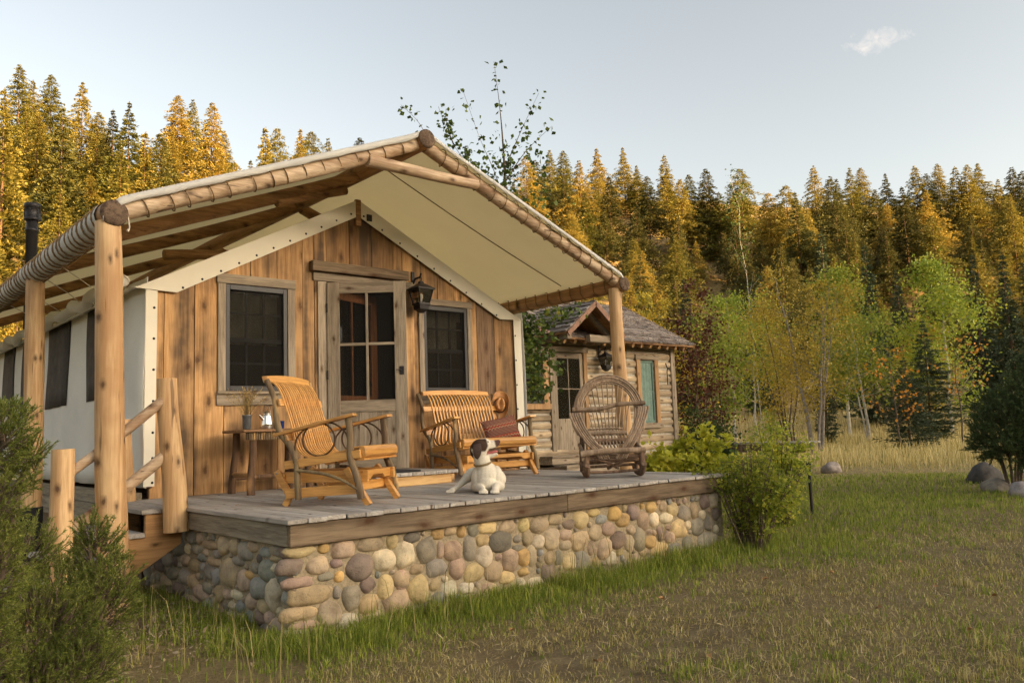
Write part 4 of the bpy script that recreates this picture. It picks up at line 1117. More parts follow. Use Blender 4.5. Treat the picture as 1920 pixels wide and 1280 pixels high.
def glider(name, loc, rz, hw, bw, nsl, label, cat, seed):
    root = empty(name, loc, rz, label, cat)
    rg = random.Random(seed)
    def part(nm, mat, mb, bevel=0.0): return mb.build(nm, mat, root, bevel)
    prof = [(0.035, 0.428), (-0.02, 0.436), (-0.14, 0.405), (-0.30, 0.372), (-0.43, 0.375), (-0.505, 0.43), (-0.54, 0.52), (-0.575, 0.64), (-0.615, 0.76), (-0.655, 0.87), (-0.705, 0.945), (-0.765, 0.985)]
    pts2 = catmull([Vector((0, a, b)) for a, b in prof], 4)
    for i in range(nsl):
        t = i / (nsl - 1) * 2 - 1
        xs = [t * (hw - 0.03) + (t * (bw - 0.028) - t * (hw - 0.03)) * min(1, max(0, (p.z - 0.40) / 0.18)) for p in pts2]
        part('slat', M['chair_z'], ribbon(MB(), [(xs[k], p.y, p.z) for k, p in enumerate(pts2)], 0.0175, 0.010))
    # crest board, gently crowned
    n = 14; vs = []; fs = []
    for i in range(n + 1):
        t = i / n * 2 - 1; x = t * (bw + 0.025); zt = 1.013 + 0.018 * (1 - t * t)
        for (yy, zz) in ((-0.735, 0.962 + 0.01 * (1 - t * t)), (-0.755, zt), (-0.80, zt), (-0.785, 0.962 + 0.01 * (1 - t * t))): vs.append((x, yy, zz))
    for i in range(n):
        for k in range(4):
            k2 = (k + 1) % 4; fs.append((i * 4 + k, i * 4 + k2, (i + 1) * 4 + k2, (i + 1) * 4 + k))
    fs.append((3, 2, 1, 0)); fs.append(tuple(n * 4 + k for k in range(4)))
    part('crest_board', M['chair_x'], MB().add(vs, fs), 0.004)
    part('back_rail', M['chair_x'], MB().bar((-hw - 0.01, -0.645, 0.80), (hw + 0.01, -0.645, 0.80), 0.022, 0.06, (0, -0.3, 1)), 0.004)
    part('back_rail', M['chair_x'], MB().bar((-hw - 0.03, -0.575, 0.53), (hw + 0.03, -0.575, 0.53), 0.022, 0.06, (0, -0.3, 1)), 0.004)
    part('front_board', M['chair_x'], MB().prism([(0.012, 0.352), (0.045, 0.352), (0.07, 0.37), (0.072, 0.415), (0.055, 0.443), (0.012, 0.446)], -hw + 0.02, hw - 0.02, 'x'), 0.006)
    part('front_lip', M['chair_x'], MB().box((-hw + 0.012, 0.0, 0.335), (hw - 0.012, 0.058, 0.3515)), 0.004)
    for s in (1, -1):
        part('seat_rail', M['chair'], MB().bar((s * hw, -0.60, 0.313), (s * hw, 0.035, 0.385), 0.026, 0.062), 0.003)
        # arm board, tapering to the back
        arm = part('arm', M['chair'], MB().prism([(s * (hw + 0.04), -0.70), (s * (hw - 0.02), -0.70), (s * (hw - 0.05), -0.1), (s * (hw - 0.04), -0.01), (s * (hw + 0.05), 0.0), (s * (hw + 0.06), -0.1)][::s], -0.012, 0.012, 'z'), 0.004)
        arm.rotation_euler = (math.atan2(0.125, 0.62), 0, 0); arm.location = (0, 0, 0.684)
        def twig(pts, r, sd): return MB().tube(catmull(pts, 4), r if not hasattr(r, '__len__') else [r[0] + (r[1] - r[0]) * k / (4 * (len(pts) - 1)) for k in range(4 * (len(pts) - 1) + 1)], 9, True, 0.10, sd)
        part('front_post', M['bark'], twig([(s * (hw + 0.005), 0.035, 0.05), (s * (hw + 0.01), 0.01, 0.20), (s * hw, -0.05, 0.36), (s * (hw - 0.004), -0.05, 0.50), (s * hw, -0.065, 0.665)], (0.030, 0.026), seed + 1))
        part('hanging_post', M['bark'], twig([(s * (hw + 0.004), -0.50, 0.36), (s * (hw + 0.01), -0.49, 0.2), (s * (hw + 0.004), -0.485, 0.05)], (0.022, 0.026), seed + 2))
        part('back_post', M['bark'], twig([(s * hw, -0.50, 0.33), (s * (hw - 0.01), -0.55, 0.45), (s * (hw + 0.014), -0.635, 0.57), (s * (hw + 0.008), -0.67, 0.70), (s * (hw - 0.012), -0.70, 0.84), (s * (hw + 0.004), -0.755, 0.985)], (0.028, 0.021), seed + 3))
        hoop = [(s * (hw + 0.004), -0.31 + 0.135 * math.cos(a), 0.502 + 0.125 * math.sin(a)) for a in [2 * PI * k / 26 - 1.2 for k in range(29)]]
        part('hoop', M['hickory'], MB().tube(hoop, 0.0075, 7))
        arch = catmull([(s * hw, -0.52, 0.40), (s * hw, -0.49, 0.53), (s * hw, -0.36, 0.625), (s * hw, -0.2, 0.625), (s * hw, -0.09, 0.55), (s * hw, -0.06, 0.45)], 5)
        part('bent_twig', M['hickory'], MB().tube(arch, 0.0075, 7))
        part('brace_twig', M['bark'], twig([(s * (hw + 0.02), -0.50, 0.275), (s * (hw + 0.02), -0.27, 0.245), (s * (hw + 0.03), -0.10, 0.19), (s * (hw + 0.03), 0.02, 0.12)], (0.014, 0.010), seed + 4))
        # swinging lower rail and the fixed base
        part('glide_rail', M['chair'], MB().bar((s * (hw - 0.01), -0.60, 0.095), (s * (hw - 0.01), 0.02, 0.125), 0.022, 0.075), 0.003)
        k = hw - 0.05
        part('base_leg', M['chair'], MB().bar((s * k, -0.11, 0.275), (s * k, 0.075, 0.0), 0.05, 0.045, (0, 1, 0.6)), 0.003)
        part('base_leg', M['chair'], MB().bar((s * k, -0.70, 0.27), (s * k, -0.59, 0.075), 0.03, 0.05, (0, 1, 0.6)), 0.003)
        part('base_leg', M['chair'], MB().bar((s * k, -0.555, 0.12), (s * k, -0.63, 0.0), 0.034, 0.046, (0, 1, -0.6)), 0.003)
        part('base_rail', M['chair'], MB().bar((s * (k - 0.03), -0.69, 0.215), (s * (k - 0.03), 0.06, 0.215), 0.024, 0.085), 0.003)
        b1 = MB().lathe([(0.001, 0.006), (0.009, 0.005), (0.009, 0)], 8, Matrix.Translation((s * (k + 0.017), -0.69, 0.25)) @ Matrix.Rotation(s * rad(90), 4, 'Y'))
        part('bolt', M['bolt'], b1)
    part('cross_rail', M['chair_x'], MB().prism([(-hw + 0.06, 0.255), (hw - 0.06, 0.255), (hw - 0.09, 0.19), (hw - 0.20, 0.185), (hw - 0.24, 0.215), (-hw + 0.24, 0.215), (-hw + 0.20, 0.185), (-hw + 0.09, 0.19)][::-1], 0.0, 0.028, 'y'), 0.003)
    part('cross_rail', M['chair_x'], MB().box((-hw + 0.02, -0.06, 0.10), (hw - 0.02, -0.035, 0.17)), 0.003)
    part('cross_rail', M['chair_x'], MB().box((-hw + 0.05, -0.66, 0.18), (hw - 0.05, -0.635, 0.25)), 0.003)
    part('seat_cleat', M['chair_x'], MB().box((-hw + 0.015, -0.50, 0.31), (hw - 0.015, -0.47, 0.355)), 0.003)
    return root

fn = hit(672, 947, 2, 0)
th = rad(214.5)
off = Vector((math.cos(th), math.sin(th), 0)) * -0.335
glider('glider_chair', (fn.x + off.x - 0.01, fn.y + off.y, 0.0), th, 0.335, 0.315, 17, 'varnished bentwood slat glider chair with bark twig posts', 'chair', 3)
glider('glider_bench', (3.655, 2.20, 0.0), PI, 0.565, 0.475, 20, 'two seat bentwood slat glider bench with a cushion', 'bench', 9)

# ------------------------------------------------------------------ patterned cushion on the bench
def cushion_mat():
    t = NT('woven_cushion')
    tc = t.n('TexCoord'); sp = t.n('SeparateXYZ'); t.l(tc.outputs['Object'], sp.inputs[0])
    x, z = sp.outputs['X'], sp.outputs['Z']
    zig = t.math('PINGPONG', t.math('MULTIPLY', x, 1.0), 0.022)
    zz = t.math('ADD', z, t.math('MULTIPLY', zig, 1.0))
    band = t.math('FRACT', t.math('MULTIPLY', zz, 26.0))
    st = t.math('FRACT', t.math('MULTIPLY', z, 7.5))
    c1 = t.ramp(band, [(0.0, (0.34, 0.055, 0.035)), (0.34, (0.07, 0.03, 0.025)), (0.52, (0.40, 0.30, 0.19)), (0.80, (0.26, 0.05, 0.03))], 'CONSTANT')
    fine = t.math('FRACT', t.math('MULTIPLY', z, 62.0))
    c2 = t.ramp(fine, [(0.0, (0.24, 0.05, 0.035)), (0.35, (0.36, 0.27, 0.18)), (0.6, (0.06, 0.025, 0.025))], 'CONSTANT')
    c = t.mix(t.ramp(st, [(0.0, 0.0), (0.45, 1.0)], 'CONSTANT'), c1, c2)
    nz = t.noise(tc.outputs['Object'], 300, 2)
    c = t.mix(0.35, c, t.ramp(nz, [(0.3, (0.2, 0.2, 0.2)), (0.7, (1.3, 1.3, 1.3))]), 'MULTIPLY')
    return t.done(t.principled(c, 0.95, t.bump(nz, 0.5, 0.004), spec=0.05))
M['cushion'] = cushion_mat()
cpos = hit(938, 803, 1, 2.42)
vs = []; fs = []; nu, nv = 22, 14
for sgn in (1, -1):
    for i in range(nu + 1):
        for j in range(nv + 1):
            u = i / nu * 2 - 1; v = j / nv * 2 - 1
            bul = max(0.0, (1 - abs(u) ** 2.6) * (1 - abs(v) ** 2.6)) ** 0.5
            ed = 1 - 0.06 * (1 - abs(v) ** 2) * abs(u) ** 4 - 0.06 * (1 - abs(u) ** 2) * abs(v) ** 4
            vs.append((u * 0.245 * ed, -sgn * 0.068 * bul, v * 0.145 * ed))
    b0 = 0 if sgn > 0 else (nu + 1) * (nv + 1)
    for i in range(nu):
        for j in range(nv):
            a = b0 + i * (nv + 1) + j
            q = (a, a + nv + 1, a + nv + 2, a + 1)
            fs.append(q if sgn > 0 else q[::-1])
cu = MB().add(vs, fs, True).build('cushion', M['cushion'])
cu.location = (cpos.x + 0.01, 2.42, 0.535); cu.rotation_euler = (rad(-18), rad(-9), rad(-8))
tag(cu, 'red patterned woven cushion leaning on the glider bench', 'cushion')

# ------------------------------------------------------------------ leather hat hung on the bench's back post
hp = hit(937, 760, 1, 2.86)
hat = empty('cowboy_hat', hp, 0, 'tan leather wide brimmed hat hung beside the glider bench back', 'hat')
hat.rotation_euler = (rad(78), rad(8), rad(-36))
n = 36; vs = []; fs = []
for j, rr in enumerate((0.085, 0.12, 0.155, 0.18)):
    for k in range(n):
        a = 2 * PI * k / n
        ex, ey = rr * 0.80, rr * 1.06
        curl = ((j / 3) ** 1.6) * 0.085 * (abs(math.cos(a)) ** 1.3)
        vs.append((ex * math.cos(a) * (1 - 0.25 * curl / 0.085 * (j / 3)), ey * math.sin(a), curl - 0.012 * (j / 3) * abs(math.sin(a))))
for j in range(3):
    for k in range(n):
        k2 = (k + 1) % n; fs.append((j * n + k, j * n + k2, (j + 1) * n + k2, (j + 1) * n + k))
ob = MB().add(vs, fs, True).build('brim', M['hat'], hat); ob.modifiers.new('thick', 'SOLIDIFY').thickness = 0.004
vs = []; fs = []
rows = [(1.0, 0.0), (0.97, 0.04), (0.92, 0.08), (0.82, 0.11), (0.6, 0.122), (0.3, 0.112), (0.02, 0.10)]
for (rr, zz) in rows:
    for k in range(n):
        a = 2 * PI * k / n
        pinch = 1 - 0.22 * (zz / 0.12) * max(0, math.sin(a)) * abs(math.cos(a)) * 1.6
        dent = -0.03 * math.exp(-(math.cos(a) * rr * 3.2) ** 2) * (1 if rr < 0.7 else 0.3) * (zz > 0.09)
        vs.append((0.070 * rr * pinch * math.cos(a), 0.090 * rr * math.sin(a), zz + dent))
for j in range(len(rows) - 1):
    for k in range(n):
        k2 = (k + 1) % n; fs.append((j * n + k, j * n + k2, (j + 1) * n + k2, (j + 1) * n + k))
fs.append(tuple((len(rows) - 1) * n + k for k in range(n)))
MB().add(vs, fs, True).build('crown', M['hat'], hat)
MB().tube([(0.0715 * math.cos(a), 0.0915 * math.sin(a), 0.014) for a in [2 * PI * k / 30 for k in range(31)]], 0.007, 6, False).build('hat_band', M['hat_band'], hat)

# ------------------------------------------------------------------ rustic table and what stands on it
tz = hit(430, 806, 1, 2.62).z
tab = empty('rustic_table', (1.17, 2.76, 0), 0, 'small dark log legged table under the porch window', 'table')
MB().prism([(-0.40, -0.28), (0.39, -0.29), (0.41, 0.0), (0.385, 0.27), (-0.38, 0.28), (-0.41, 0.02)], tz - 0.028, tz, 'z').build('table_top', M['table_top'], tab, bevel=0.006)
for k in range(30):
    xx = -0.35 + 0.7 * k / 29
    MB().tube([(xx, -0.24, tz - 0.10), (xx, -0.24, tz - 0.029)], 0.0115, 7, True, 0.05, k).build('twig_fringe', M['bark'], tab)
for (sx, sy, k) in ((-1, -1, 1), (1, -1, 2), (-1, 1, 3), (1, 1, 4)):
    MB().tube(log_path((sx * 0.27, sy * 0.19, tz - 0.03), (sx * 0.305, sy * 0.225, 0.0), 9, 0.012, k), [0.034 + 0.004 * j / 8 for j in range(9)], 12, True, 0.07, k).build('leg', M['table_leg'], tab)
for (a, b_, k) in (((-0.30, -0.21, 0.17), (0.30, -0.21, 0.165), 5), ((-0.30, 0.21, 0.15), (0.30, 0.21, 0.155), 6), ((-0.295, -0.23, 0.19), (-0.295, 0.23, 0.185), 7), ((0.295, -0.23, 0.19), (0.295, 0.23, 0.185), 8)):
    MB().tube(log_path(a, b_, 6, 0.008, k), 0.024, 10, True, 0.06, k).build('stretcher', M['table_leg'], tab)
# zinc vase with dried grass
vp = hit(463, 804, 2, tz + 0.004)
vase = empty('dried_grass_vase', (vp.x, vp.y, tz), 0, 'small grey zinc vase of dried grass on the rustic table', 'vase')
MB().lathe([(0.036, 0.001), (0.038, 0.004), (0.044, 0.125), (0.047, 0.13), (0.047, 0.137), (0.041, 0.137), (0.038, 0.02), (0.001, 0.018)], 20).build('pot', M['zinc'], vase)
M['straw'] = foliage('dried_grass', [(0.1, (0.32, 0.20, 0.065)), (0.5, (0.52, 0.36, 0.13)), (0.9, (0.66, 0.50, 0.22))], trans=0.2, nscale=8)
gm = MB(); rg = random.Random(3)
for k in range(70):
    a = rg.uniform(0, 2 * PI); sp_ = abs(rg.gauss(0, 0.11)); L = rg.uniform(0.16, 0.30)
    b0 = Vector((rg.uniform(-.025, .025), rg.uniform(-.025, .025), 0.10))
    tip = b0 + Vector((math.cos(a) * sp_, math.sin(a) * sp_, L))
    mid = b0.lerp(tip, 0.5) + Vector((0, 0, 0.03))
    gm.tube([b0, mid, tip], [0.0016, 0.0014, 0.001], 4, False)
    for q in range(6):
        c = mid.lerp(tip, 0.45 + q * 0.11); e = c + Vector((rg.uniform(-.012, .012), rg.uniform(-.012, .012), rg.uniform(0.01, .024)))
        s_ = Vector((rg.uniform(-1, 1), rg.uniform(-1, 1), 0)).normalized() * 0.004
        gm.add([c - s_, e, c + s_, c + Vector((0, 0, -0.003))], [(0, 1, 2), (0, 2, 3)])
og = gm.build('dried_stems', M['straw'], vase); tag(og, kind='stuff')
# steel coffee pot
kp = hit(500, 804, 2, tz + 0.004)
pot = empty('coffee_pot', (kp.x, kp.y, tz), rad(200), 'polished steel camp coffee pot with wire bail on the rustic table', 'coffee pot')
MB().lathe([(0.066, 0.001), (0.070, 0.006), (0.064, 0.06), (0.052, 0.135), (0.049, 0.15)], 24).build('body', M['chrome'], pot)
MB().lathe([(0.051, 0.151), (0.051, 0.158), (0.034, 0.17), (0.012, 0.176), (0.013, 0.192), (0.001, 0.196)], 20).build('lid', M['chrome'], pot)
MB().tube(catmull([(0.05, 0, 0.10), (0.082, 0, 0.128), (0.10, 0, 0.148)], 4), [0.016 - 0.001 * k for k in range(9)], 10).build('spout', M['chrome'], pot)
MB().tube([(0, 0.052 * math.cos(a), 0.145 + 0.10 * math.sin(a)) for a in [PI * k / 16 for k in range(17)]], 0.0026, 6).build('bail', M['bolt'], pot)
# blue mug
bp = hit(520, 804, 2, tz + 0.004)
mug = empty('enamel_mug', (bp.x + 0.02, bp.y - 0.03, tz), rad(40), 'blue enamel mug beside the coffee pot', 'mug')
MB().lathe([(0.036, 0.001), (0.039, 0.004), (0.041, 0.085), (0.043, 0.088), (0.039, 0.088), (0.036, 0.01), (0.001, 0.008)], 18).build('body', M['blue'], mug)
MB().tube([(0.038 + 0.028 * math.sin(a), 0, 0.045 + 0.026 * math.cos(a)) for a in [PI * k / 10 for k in range(11)]], 0.005, 6).build('handle', M['blue'], mug)

# ------------------------------------------------------------------ iron wall lanterns
def lantern(P, s, rz, label, up=False):
    """P: the bracket's place on the wall; the lamp hangs from a hooked arm (or stands on a scroll)"""
    root = empty('wall_lantern', P, rz, label, 'lantern')
    root.scale = (s, s, s)
    fy = -0.18; zt = 0.0 if not up else 0.42
    MB().box((-0.025, -0.018, -0.17), (0.025, 0.0, 0.10)).build('back_plate', M['iron'], root, bevel=0.004)
    MB().tube(catmull([(0, -0.015, -0.05), (0, -0.06, 0.0), (0, -0.12, 0.005), (0, -0.165, 0.01), (0, -0.19, 0.055)], 5), 0.012, 8).build('arm', M['iron'], root)
    MB().tube([(0.0, fy + 0.016 * math.cos(a), 0.0 - 0.02 + 0.028 * math.sin(a)) for a in [2 * PI * k / 14 for k in range(15)]], 0.005, 6).build('ring', M['iron'], root)
    def frust(z0, r0, z1, r1, nm, mat, par=root, hollow=False):
        vs = []
        for (z, r) in ((z0, r0), (z1, r1)):
            for k in range(4):
                a = PI / 4 + k * PI / 2; vs.append((r * math.cos(a) * 1.414, fy + r * math.sin(a) * 1.414, z))
        fs = [(k, (k + 1) % 4, 4 + (k + 1) % 4, 4 + k) for k in range(4)] + ([] if hollow else [(3, 2, 1, 0), (4, 5, 6, 7)])
        return MB().add(vs, fs).build(nm, mat, par, bevel=0.002 if not hollow else 0)
    frust(-0.075, 0.030, -0.045, 0.022, 'finial', M['iron'])
    hood = frust(-0.14, 0.125, -0.075, 0.035, 'hood', M['iron'])
    frust(-0.158, 0.128, -0.141, 0.128, 'hood_rim', M['iron'], hood)
    fr = MB()
    for k in range(4):
        a = PI / 4 + k * PI / 2; c, sn = math.cos(a) * 1.414, math.sin(a) * 1.414
        fr.tube([(0.105 * c, fy + 0.105 * sn, -0.158), (0.072 * c, fy + 0.072 * sn, -0.32)], 0.009, 5)
    og = fr.build('corner_bars', M['iron'], root); tag(og, kind='stuff')
    frust(-0.318, 0.070, -0.159, 0.100, 'glass', M['lamp_glass'], root, True)
    base = frust(-0.345, 0.082, -0.32, 0.082, 'base', M['iron'])
    frust(-0.40, 0.066, -0.346, 0.074, 'base_step', M['iron'], base)
    frust(-0.44, 0.02, -0.401, 0.06, 'base_tip', M['iron'], base)
    MB().lathe([(0.012, -0.318), (0.013, -0.27), (0.022, -0.25), (0.022, -0.215), (0.001, -0.20)], 12, Matrix.Translation((0, fy, 0))).build('bulb', M['bulb_glass'], root)
    return root
lp = hit(763, 520, 1, W - 0.02)
lantern((lp.x + 0.09, W - 0.005, lp.z - 0.02), 0.98, 0, 'black iron lantern hung beside the screen door')

# ------------------------------------------------------------------ willow rocking chair
wp = hit(1148, 893, 2, 0)
CYAW = math.atan2(ROT[2][1], ROT[2][0]) - PI / 2
wil = empty('willow_rocker', (wp.x, wp.y, 0), CYAW + rad(0), 'round backed bent willow rocking chair on the porch end', 'chair')
rw = random.Random(12)
def wt(pts, r, nm, mat=None, n=5, wob=0.08, seg=8):
    q = catmull(pts, n) if len(pts) > 2 else [Vector(p) for p in log_path(pts[0], pts[1], 7, 0.008, rw.randint(0, 999))]
    rr = [r * (1.06 - 0.12 * k / max(1, len(q) - 1)) for k in range(len(q))]
    return MB().tube(q, rr, seg, True, wob, rw.randint(0, 999)).build(nm, mat or M['willow'], wil)
# y grows away from the viewer; the chair faces -y
for k in range(5):                                                    # hoop of the back, five rods side by side
    R_ = 0.375 - 0.021 * k; Rz = 0.40 - 0.021 * k
    pts = [(R_ * math.cos(a) + 0.03, 0.30 + 0.05 * math.sin(a) - 0.006 * (k % 2), 0.685 + Rz * math.sin(a)) for a in [PI * (1.10 - 1.2 * j / 16) for j in range(17)]]
    pts = [(-0.26 + 0.014 * k, 0.16, 0.36)] + [(-0.315 + 0.018 * k, 0.24, 0.47)] + pts + [(0.37 - 0.018 * k, 0.24, 0.46), (0.32 - 0.014 * k, 0.16, 0.34)]
    wt(pts, 0.0125, 'hoop_rod', n=4)
for k in range(5):                                                    # arm bands: from the hoop forward, over, and down to the seat front
    o_ = 0.024 * k
    wt([(-0.24 - 0.02 * k, 0.20, 0.44), (-0.33 - 0.012 * k, 0.16, 0.58), (-0.405 + o_, 0.02, 0.665), (-0.418 + o_, -0.10, 0.645), (-0.365 + o_, -0.20, 0.50), (-0.275 + o_ * 1.0, -0.26, 0.36), (-0.20 + o_ * 1.0, -0.27, 0.285), (-0.15 + o_, -0.25, 0.20)], 0.0125, 'arm_rod', n=4)
    wt([(0.30 + 0.02 * k, 0.22, 0.46), (0.35 + 0.012 * k, 0.18, 0.60), (0.405 - o_, 0.02, 0.71), (0.395 - o_, -0.10, 0.69), (0.33 - o_, -0.19, 0.54), (0.235 - o_, -0.26, 0.385), (0.165 - o_, -0.27, 0.285), (0.12 - o_, -0.25, 0.20)], 0.0125, 'arm_rod', n=4)
for k in range(11):                                                   # fan of thin spindles
    t = k / 10 * 2 - 1
    a = PI / 2 - t * 1.05
    wt([(0.02 + t * 0.17, 0.18, 0.43), (0.02 + t * 0.20, 0.25, 0.62), (0.03 + 0.29 * math.cos(a), 0.33, 0.69 + 0.31 * math.sin(a))], 0.0065, 'spindle', n=4, seg=6)
wt([(-0.37, 0.265, 0.72), (-0.1, 0.275, 0.715), (0.15, 0.275, 0.76), (0.43, 0.265, 0.765)], 0.024, 'back_log', M['willow'])
wt([(-0.22, 0.14, 0.50), (0.17, 0.14, 0.495)], 0.010, 'seat_back_log')
wt([(-0.23, 0.10, 0.45), (0.19, 0.10, 0.45)], 0.025, 'seat_back_log', M['willow'])
wt([(-0.20, 0.02, 0.37), (0.18, 0.02, 0.37)], 0.032, 'seat_back_log', M['willow_dark'])
for k in range(13):
    t = k / 12 * 2 - 1
    wt([(t * 0.20 - 0.01, 0.13, 0.46), (t * 0.21 - 0.01, -0.05, 0.335), (t * 0.22 - 0.01, -0.26, 0.285)], 0.0095, 'seat_rod', n=3, seg=6)
wt([(-0.34, -0.27, 0.25), (-0.1, -0.285, 0.275), (0.32, -0.27, 0.275)], 0.031, 'seat_front_log', M['willow'])
wt([(-0.32, -0.235, 0.215), (0.31, -0.235, 0.225)], 0.022, 'seat_front_log', M['willow_dark'])
for s in (-1, 1):
    x = 0.28 * s
    wt([(x, -0.26, 0.28), (x * 1.02, -0.24, 0.13), (x * 1.0, -0.20, 0.045)], 0.030, 'leg', M['willow_dark'])
    wt([(x, 0.18, 0.46), (x * 1.04, 0.20, 0.22), (x * 1.05, 0.20, 0.05)], 0.028, 'leg', M['willow_dark'])
    wt([(x * 1.02, -0.36, 0.14), (x * 1.0, -0.24, 0.045), (x * 0.99, 0.0, 0.028), (x * 1.0, 0.22, 0.045), (x * 1.02, 0.36, 0.10)], 0.026, 'rocker', M['willow_dark'])
    wt([(x * 1.12, -0.27, 0.20), (x * 1.12, 0.22, 0.34)], 0.022, 'side_log', M['willow'])
    wt([(x * 1.1, -0.22, 0.12), (x * 1.1, 0.26, 0.14)], 0.02, 'side_log', M['willow_dark'])
    wt([(x, -0.25, 0.22), (x * 0.35, -0.2, 0.17), (-x * 0.2, -0.1, 0.09)], 0.016, 'brace_rod', M['willow_dark'])
wt([(-0.33, -0.22, 0.065), (0.29, -0.22, 0.07)], 0.015, 'stretcher', M['willow_dark'])
wt([(-0.30, 0.0, 0.155), (0.34, 0.0, 0.165)], 0.024, 'stretcher', M['willow_dark'])
wt([(-0.32, 0.2, 0.10), (0.38, 0.2, 0.11)], 0.016, 'stretcher', M['willow_dark'])

# ------------------------------------------------------------------ the dog lying on the deck
def dog():
    O = hit(915, 925, 2, 0)
    mb = MB()
    def blob(c, r, M_=None): mb.sphere(c, r, 16, 12, M_)
    def limb(pts, rs, seg=12):
        P = catmull(pts, 5); n = len(P); k = len(rs) - 1
        rr = [float(np.interp(i / (n - 1) * k, range(k + 1), rs)) for i in range(n)]
        mb.tube(P, rr, seg, True)
        mb.sphere(P[0], rr[0], 10, 8); mb.sphere(P[-1], rr[-1], 10, 8)
    # x: viewer's right, y: away from the viewer, z: up
    # trunk
    limb([(-0.010, 0.16, 0.135), (-0.02, 0.30, 0.135), (-0.03, 0.45, 0.13), (-0.035, 0.58, 0.125)], [0.112, 0.118, 0.105, 0.095], 18)
    blob((-0.010, 0.10, 0.135), (0.100, 0.085, 0.115)); blob((-0.010, 0.07, 0.085), (0.085, 0.07, 0.075))
    # shoulders
    blob((-0.092, 0.14, 0.12), (0.055, 0.09, 0.105)); blob((0.075, 0.14, 0.12), (0.055, 0.09, 0.105))
    # forelegs folded under the chest, paws forward
    limb([(-0.105, 0.20, 0.05), (-0.085, 0.08, 0.055), (-0.052, -0.02, 0.038), (-0.036, -0.075, 0.028)], [0.052, 0.045, 0.031, 0.029])
    limb([(0.090, 0.20, 0.05), (0.078, 0.08, 0.058), (0.066, -0.02, 0.042), (0.060, -0.085, 0.028)], [0.052, 0.046, 0.034, 0.030])
    for (cx, cy, n_) in ((-0.034, -0.095, 4), (0.060, -0.105, 4)):
        for k in range(n_):
            t = k / (n_ - 1) * 2 - 1
            limb([(cx + t * 0.022, cy + 0.03 + abs(t) * 0.008, 0.024), (cx + t * 0.027, cy + abs(t) * 0.01, 0.022), (cx + t * 0.028, cy - 0.014 + abs(t) * 0.012, 0.014)], [0.013, 0.014, 0.0125], 8)
    # hind leg thrown out to the viewer's left
    limb([(-0.09, 0.50, 0.12), (-0.15, 0.40, 0.145), (-0.195, 0.31, 0.115)], [0.085, 0.058, 0.042])
    limb([(-0.185, 0.33, 0.13), (-0.235, 0.26, 0.08), (-0.285, 0.20, 0.042), (-0.315, 0.165, 0.026)], [0.042, 0.029, 0.023, 0.025])
    for k in range(4):
        t = k / 3 * 2 - 1
        limb([(-0.318 + t * 0.02, 0.155, 0.022), (-0.325 + t * 0.026, 0.125, 0.020), (-0.328 + t * 0.027, 0.112, 0.013)], [0.013, 0.0135, 0.012], 8)
    blob((0.05, 0.50, 0.09), (0.10, 0.14, 0.09))
    # neck
    limb([(-0.015, 0.13, 0.17), (-0.035, 0.10, 0.235), (-0.055, 0.085, 0.305)], [0.088, 0.070, 0.066], 16)
    # head: looks to the viewer's right, a little up
    H = Matrix.Translation((-0.055, 0.08, 0.385)) @ Matrix.Rotation(rad(12), 4, 'Z') @ Matrix.Rotation(rad(-10), 4, 'Y') @ Matrix.Scale(1.12, 4)
    # local: +x muzzle, y side, z up
    blob((0, 0, 0.0), (0.076, 0.062, 0.066), H); blob((0.035, 0, 0.012), (0.055, 0.052, 0.050), H)
    blob((-0.005, 0, -0.040), (0.060, 0.056, 0.055), H)
    def hl(pts, rs, flat=None):
        P = [H @ Vector(p) for p in pts]; limb(P, rs)
    hl([(0.045, 0, 0.006), (0.09, 0, 0.004), (0.128, 0, 0.004)], [0.044, 0.036, 0.029])
    hl([(0.06, 0.014, -0.012), (0.10, 0.014, -0.012), (0.125, 0.012, -0.008)], [0.026, 0.023, 0.017])
    hl([(0.06, -0.014, -0.012), (0.10, -0.014, -0.012), (0.125, -0.012, -0.008)], [0.026, 0.023, 0.017])
    blob((0.145, 0, 0.014), (0.016, 0.018, 0.015), H)
    hl([(0.01, 0, -0.062), (0.06, 0, -0.078), (0.110, 0, -0.078)], [0.034, 0.021, 0.015])
    # brow
    blob((0.045, -0.030, 0.040), (0.018, 0.014, 0.012), H); blob((0.045, 0.030, 0.040), (0.018, 0.014, 0.012), H)
    me = mb.mesh('dog_base')
    tmp = bpy.data.objects.new('dog_tmp', me); COL.objects.link(tmp)
    rm = tmp.modifiers.new('r', 'REMESH'); rm.mode = 'VOXEL'; rm.voxel_size = 0.0055
    sm = tmp.modifiers.new('s', 'SMOOTH'); sm.iterations = 5; sm.factor = 0.5
    dg = bpy.context.evaluated_depsgraph_get()
    me2 = bpy.data.meshes.new_from_object(tmp.evaluated_get(dg))
    bpy.data.objects.remove(tmp); bpy.data.meshes.remove(me)
    me2.name = 'dog_body'
    nv = len(me2.vertices); co = np.empty(nv * 3, np.float32); me2.vertices.foreach_get('co', co); co = co.reshape(-1, 3)
    me2.polygons.foreach_set('use_smooth', np.ones(len(me2.polygons), bool))
    Hi = np.array(H.inverted()); loc = co @ Hi[:3, :3].T + Hi[:3, 3]
    white = np.array([0.70, 0.64, 0.52]); brown = np.array([0.050, 0.026, 0.016]); pink = np.array([0.50, 0.13, 0.11])
    col = np.tile(white, (nv, 1))
    ns = np.array([noise.noise(Vector(c) * 55) for c in co]); n2 = np.array([noise.noise(Vector(c) * 16 + Vector((4, 1, 7))) for c in co])
    hx, hy, hz = loc[:, 0], loc[:, 1], loc[:, 2]
    head = (co[:, 2] > 0.27) & (hx > -0.12) & (hz > -0.12)
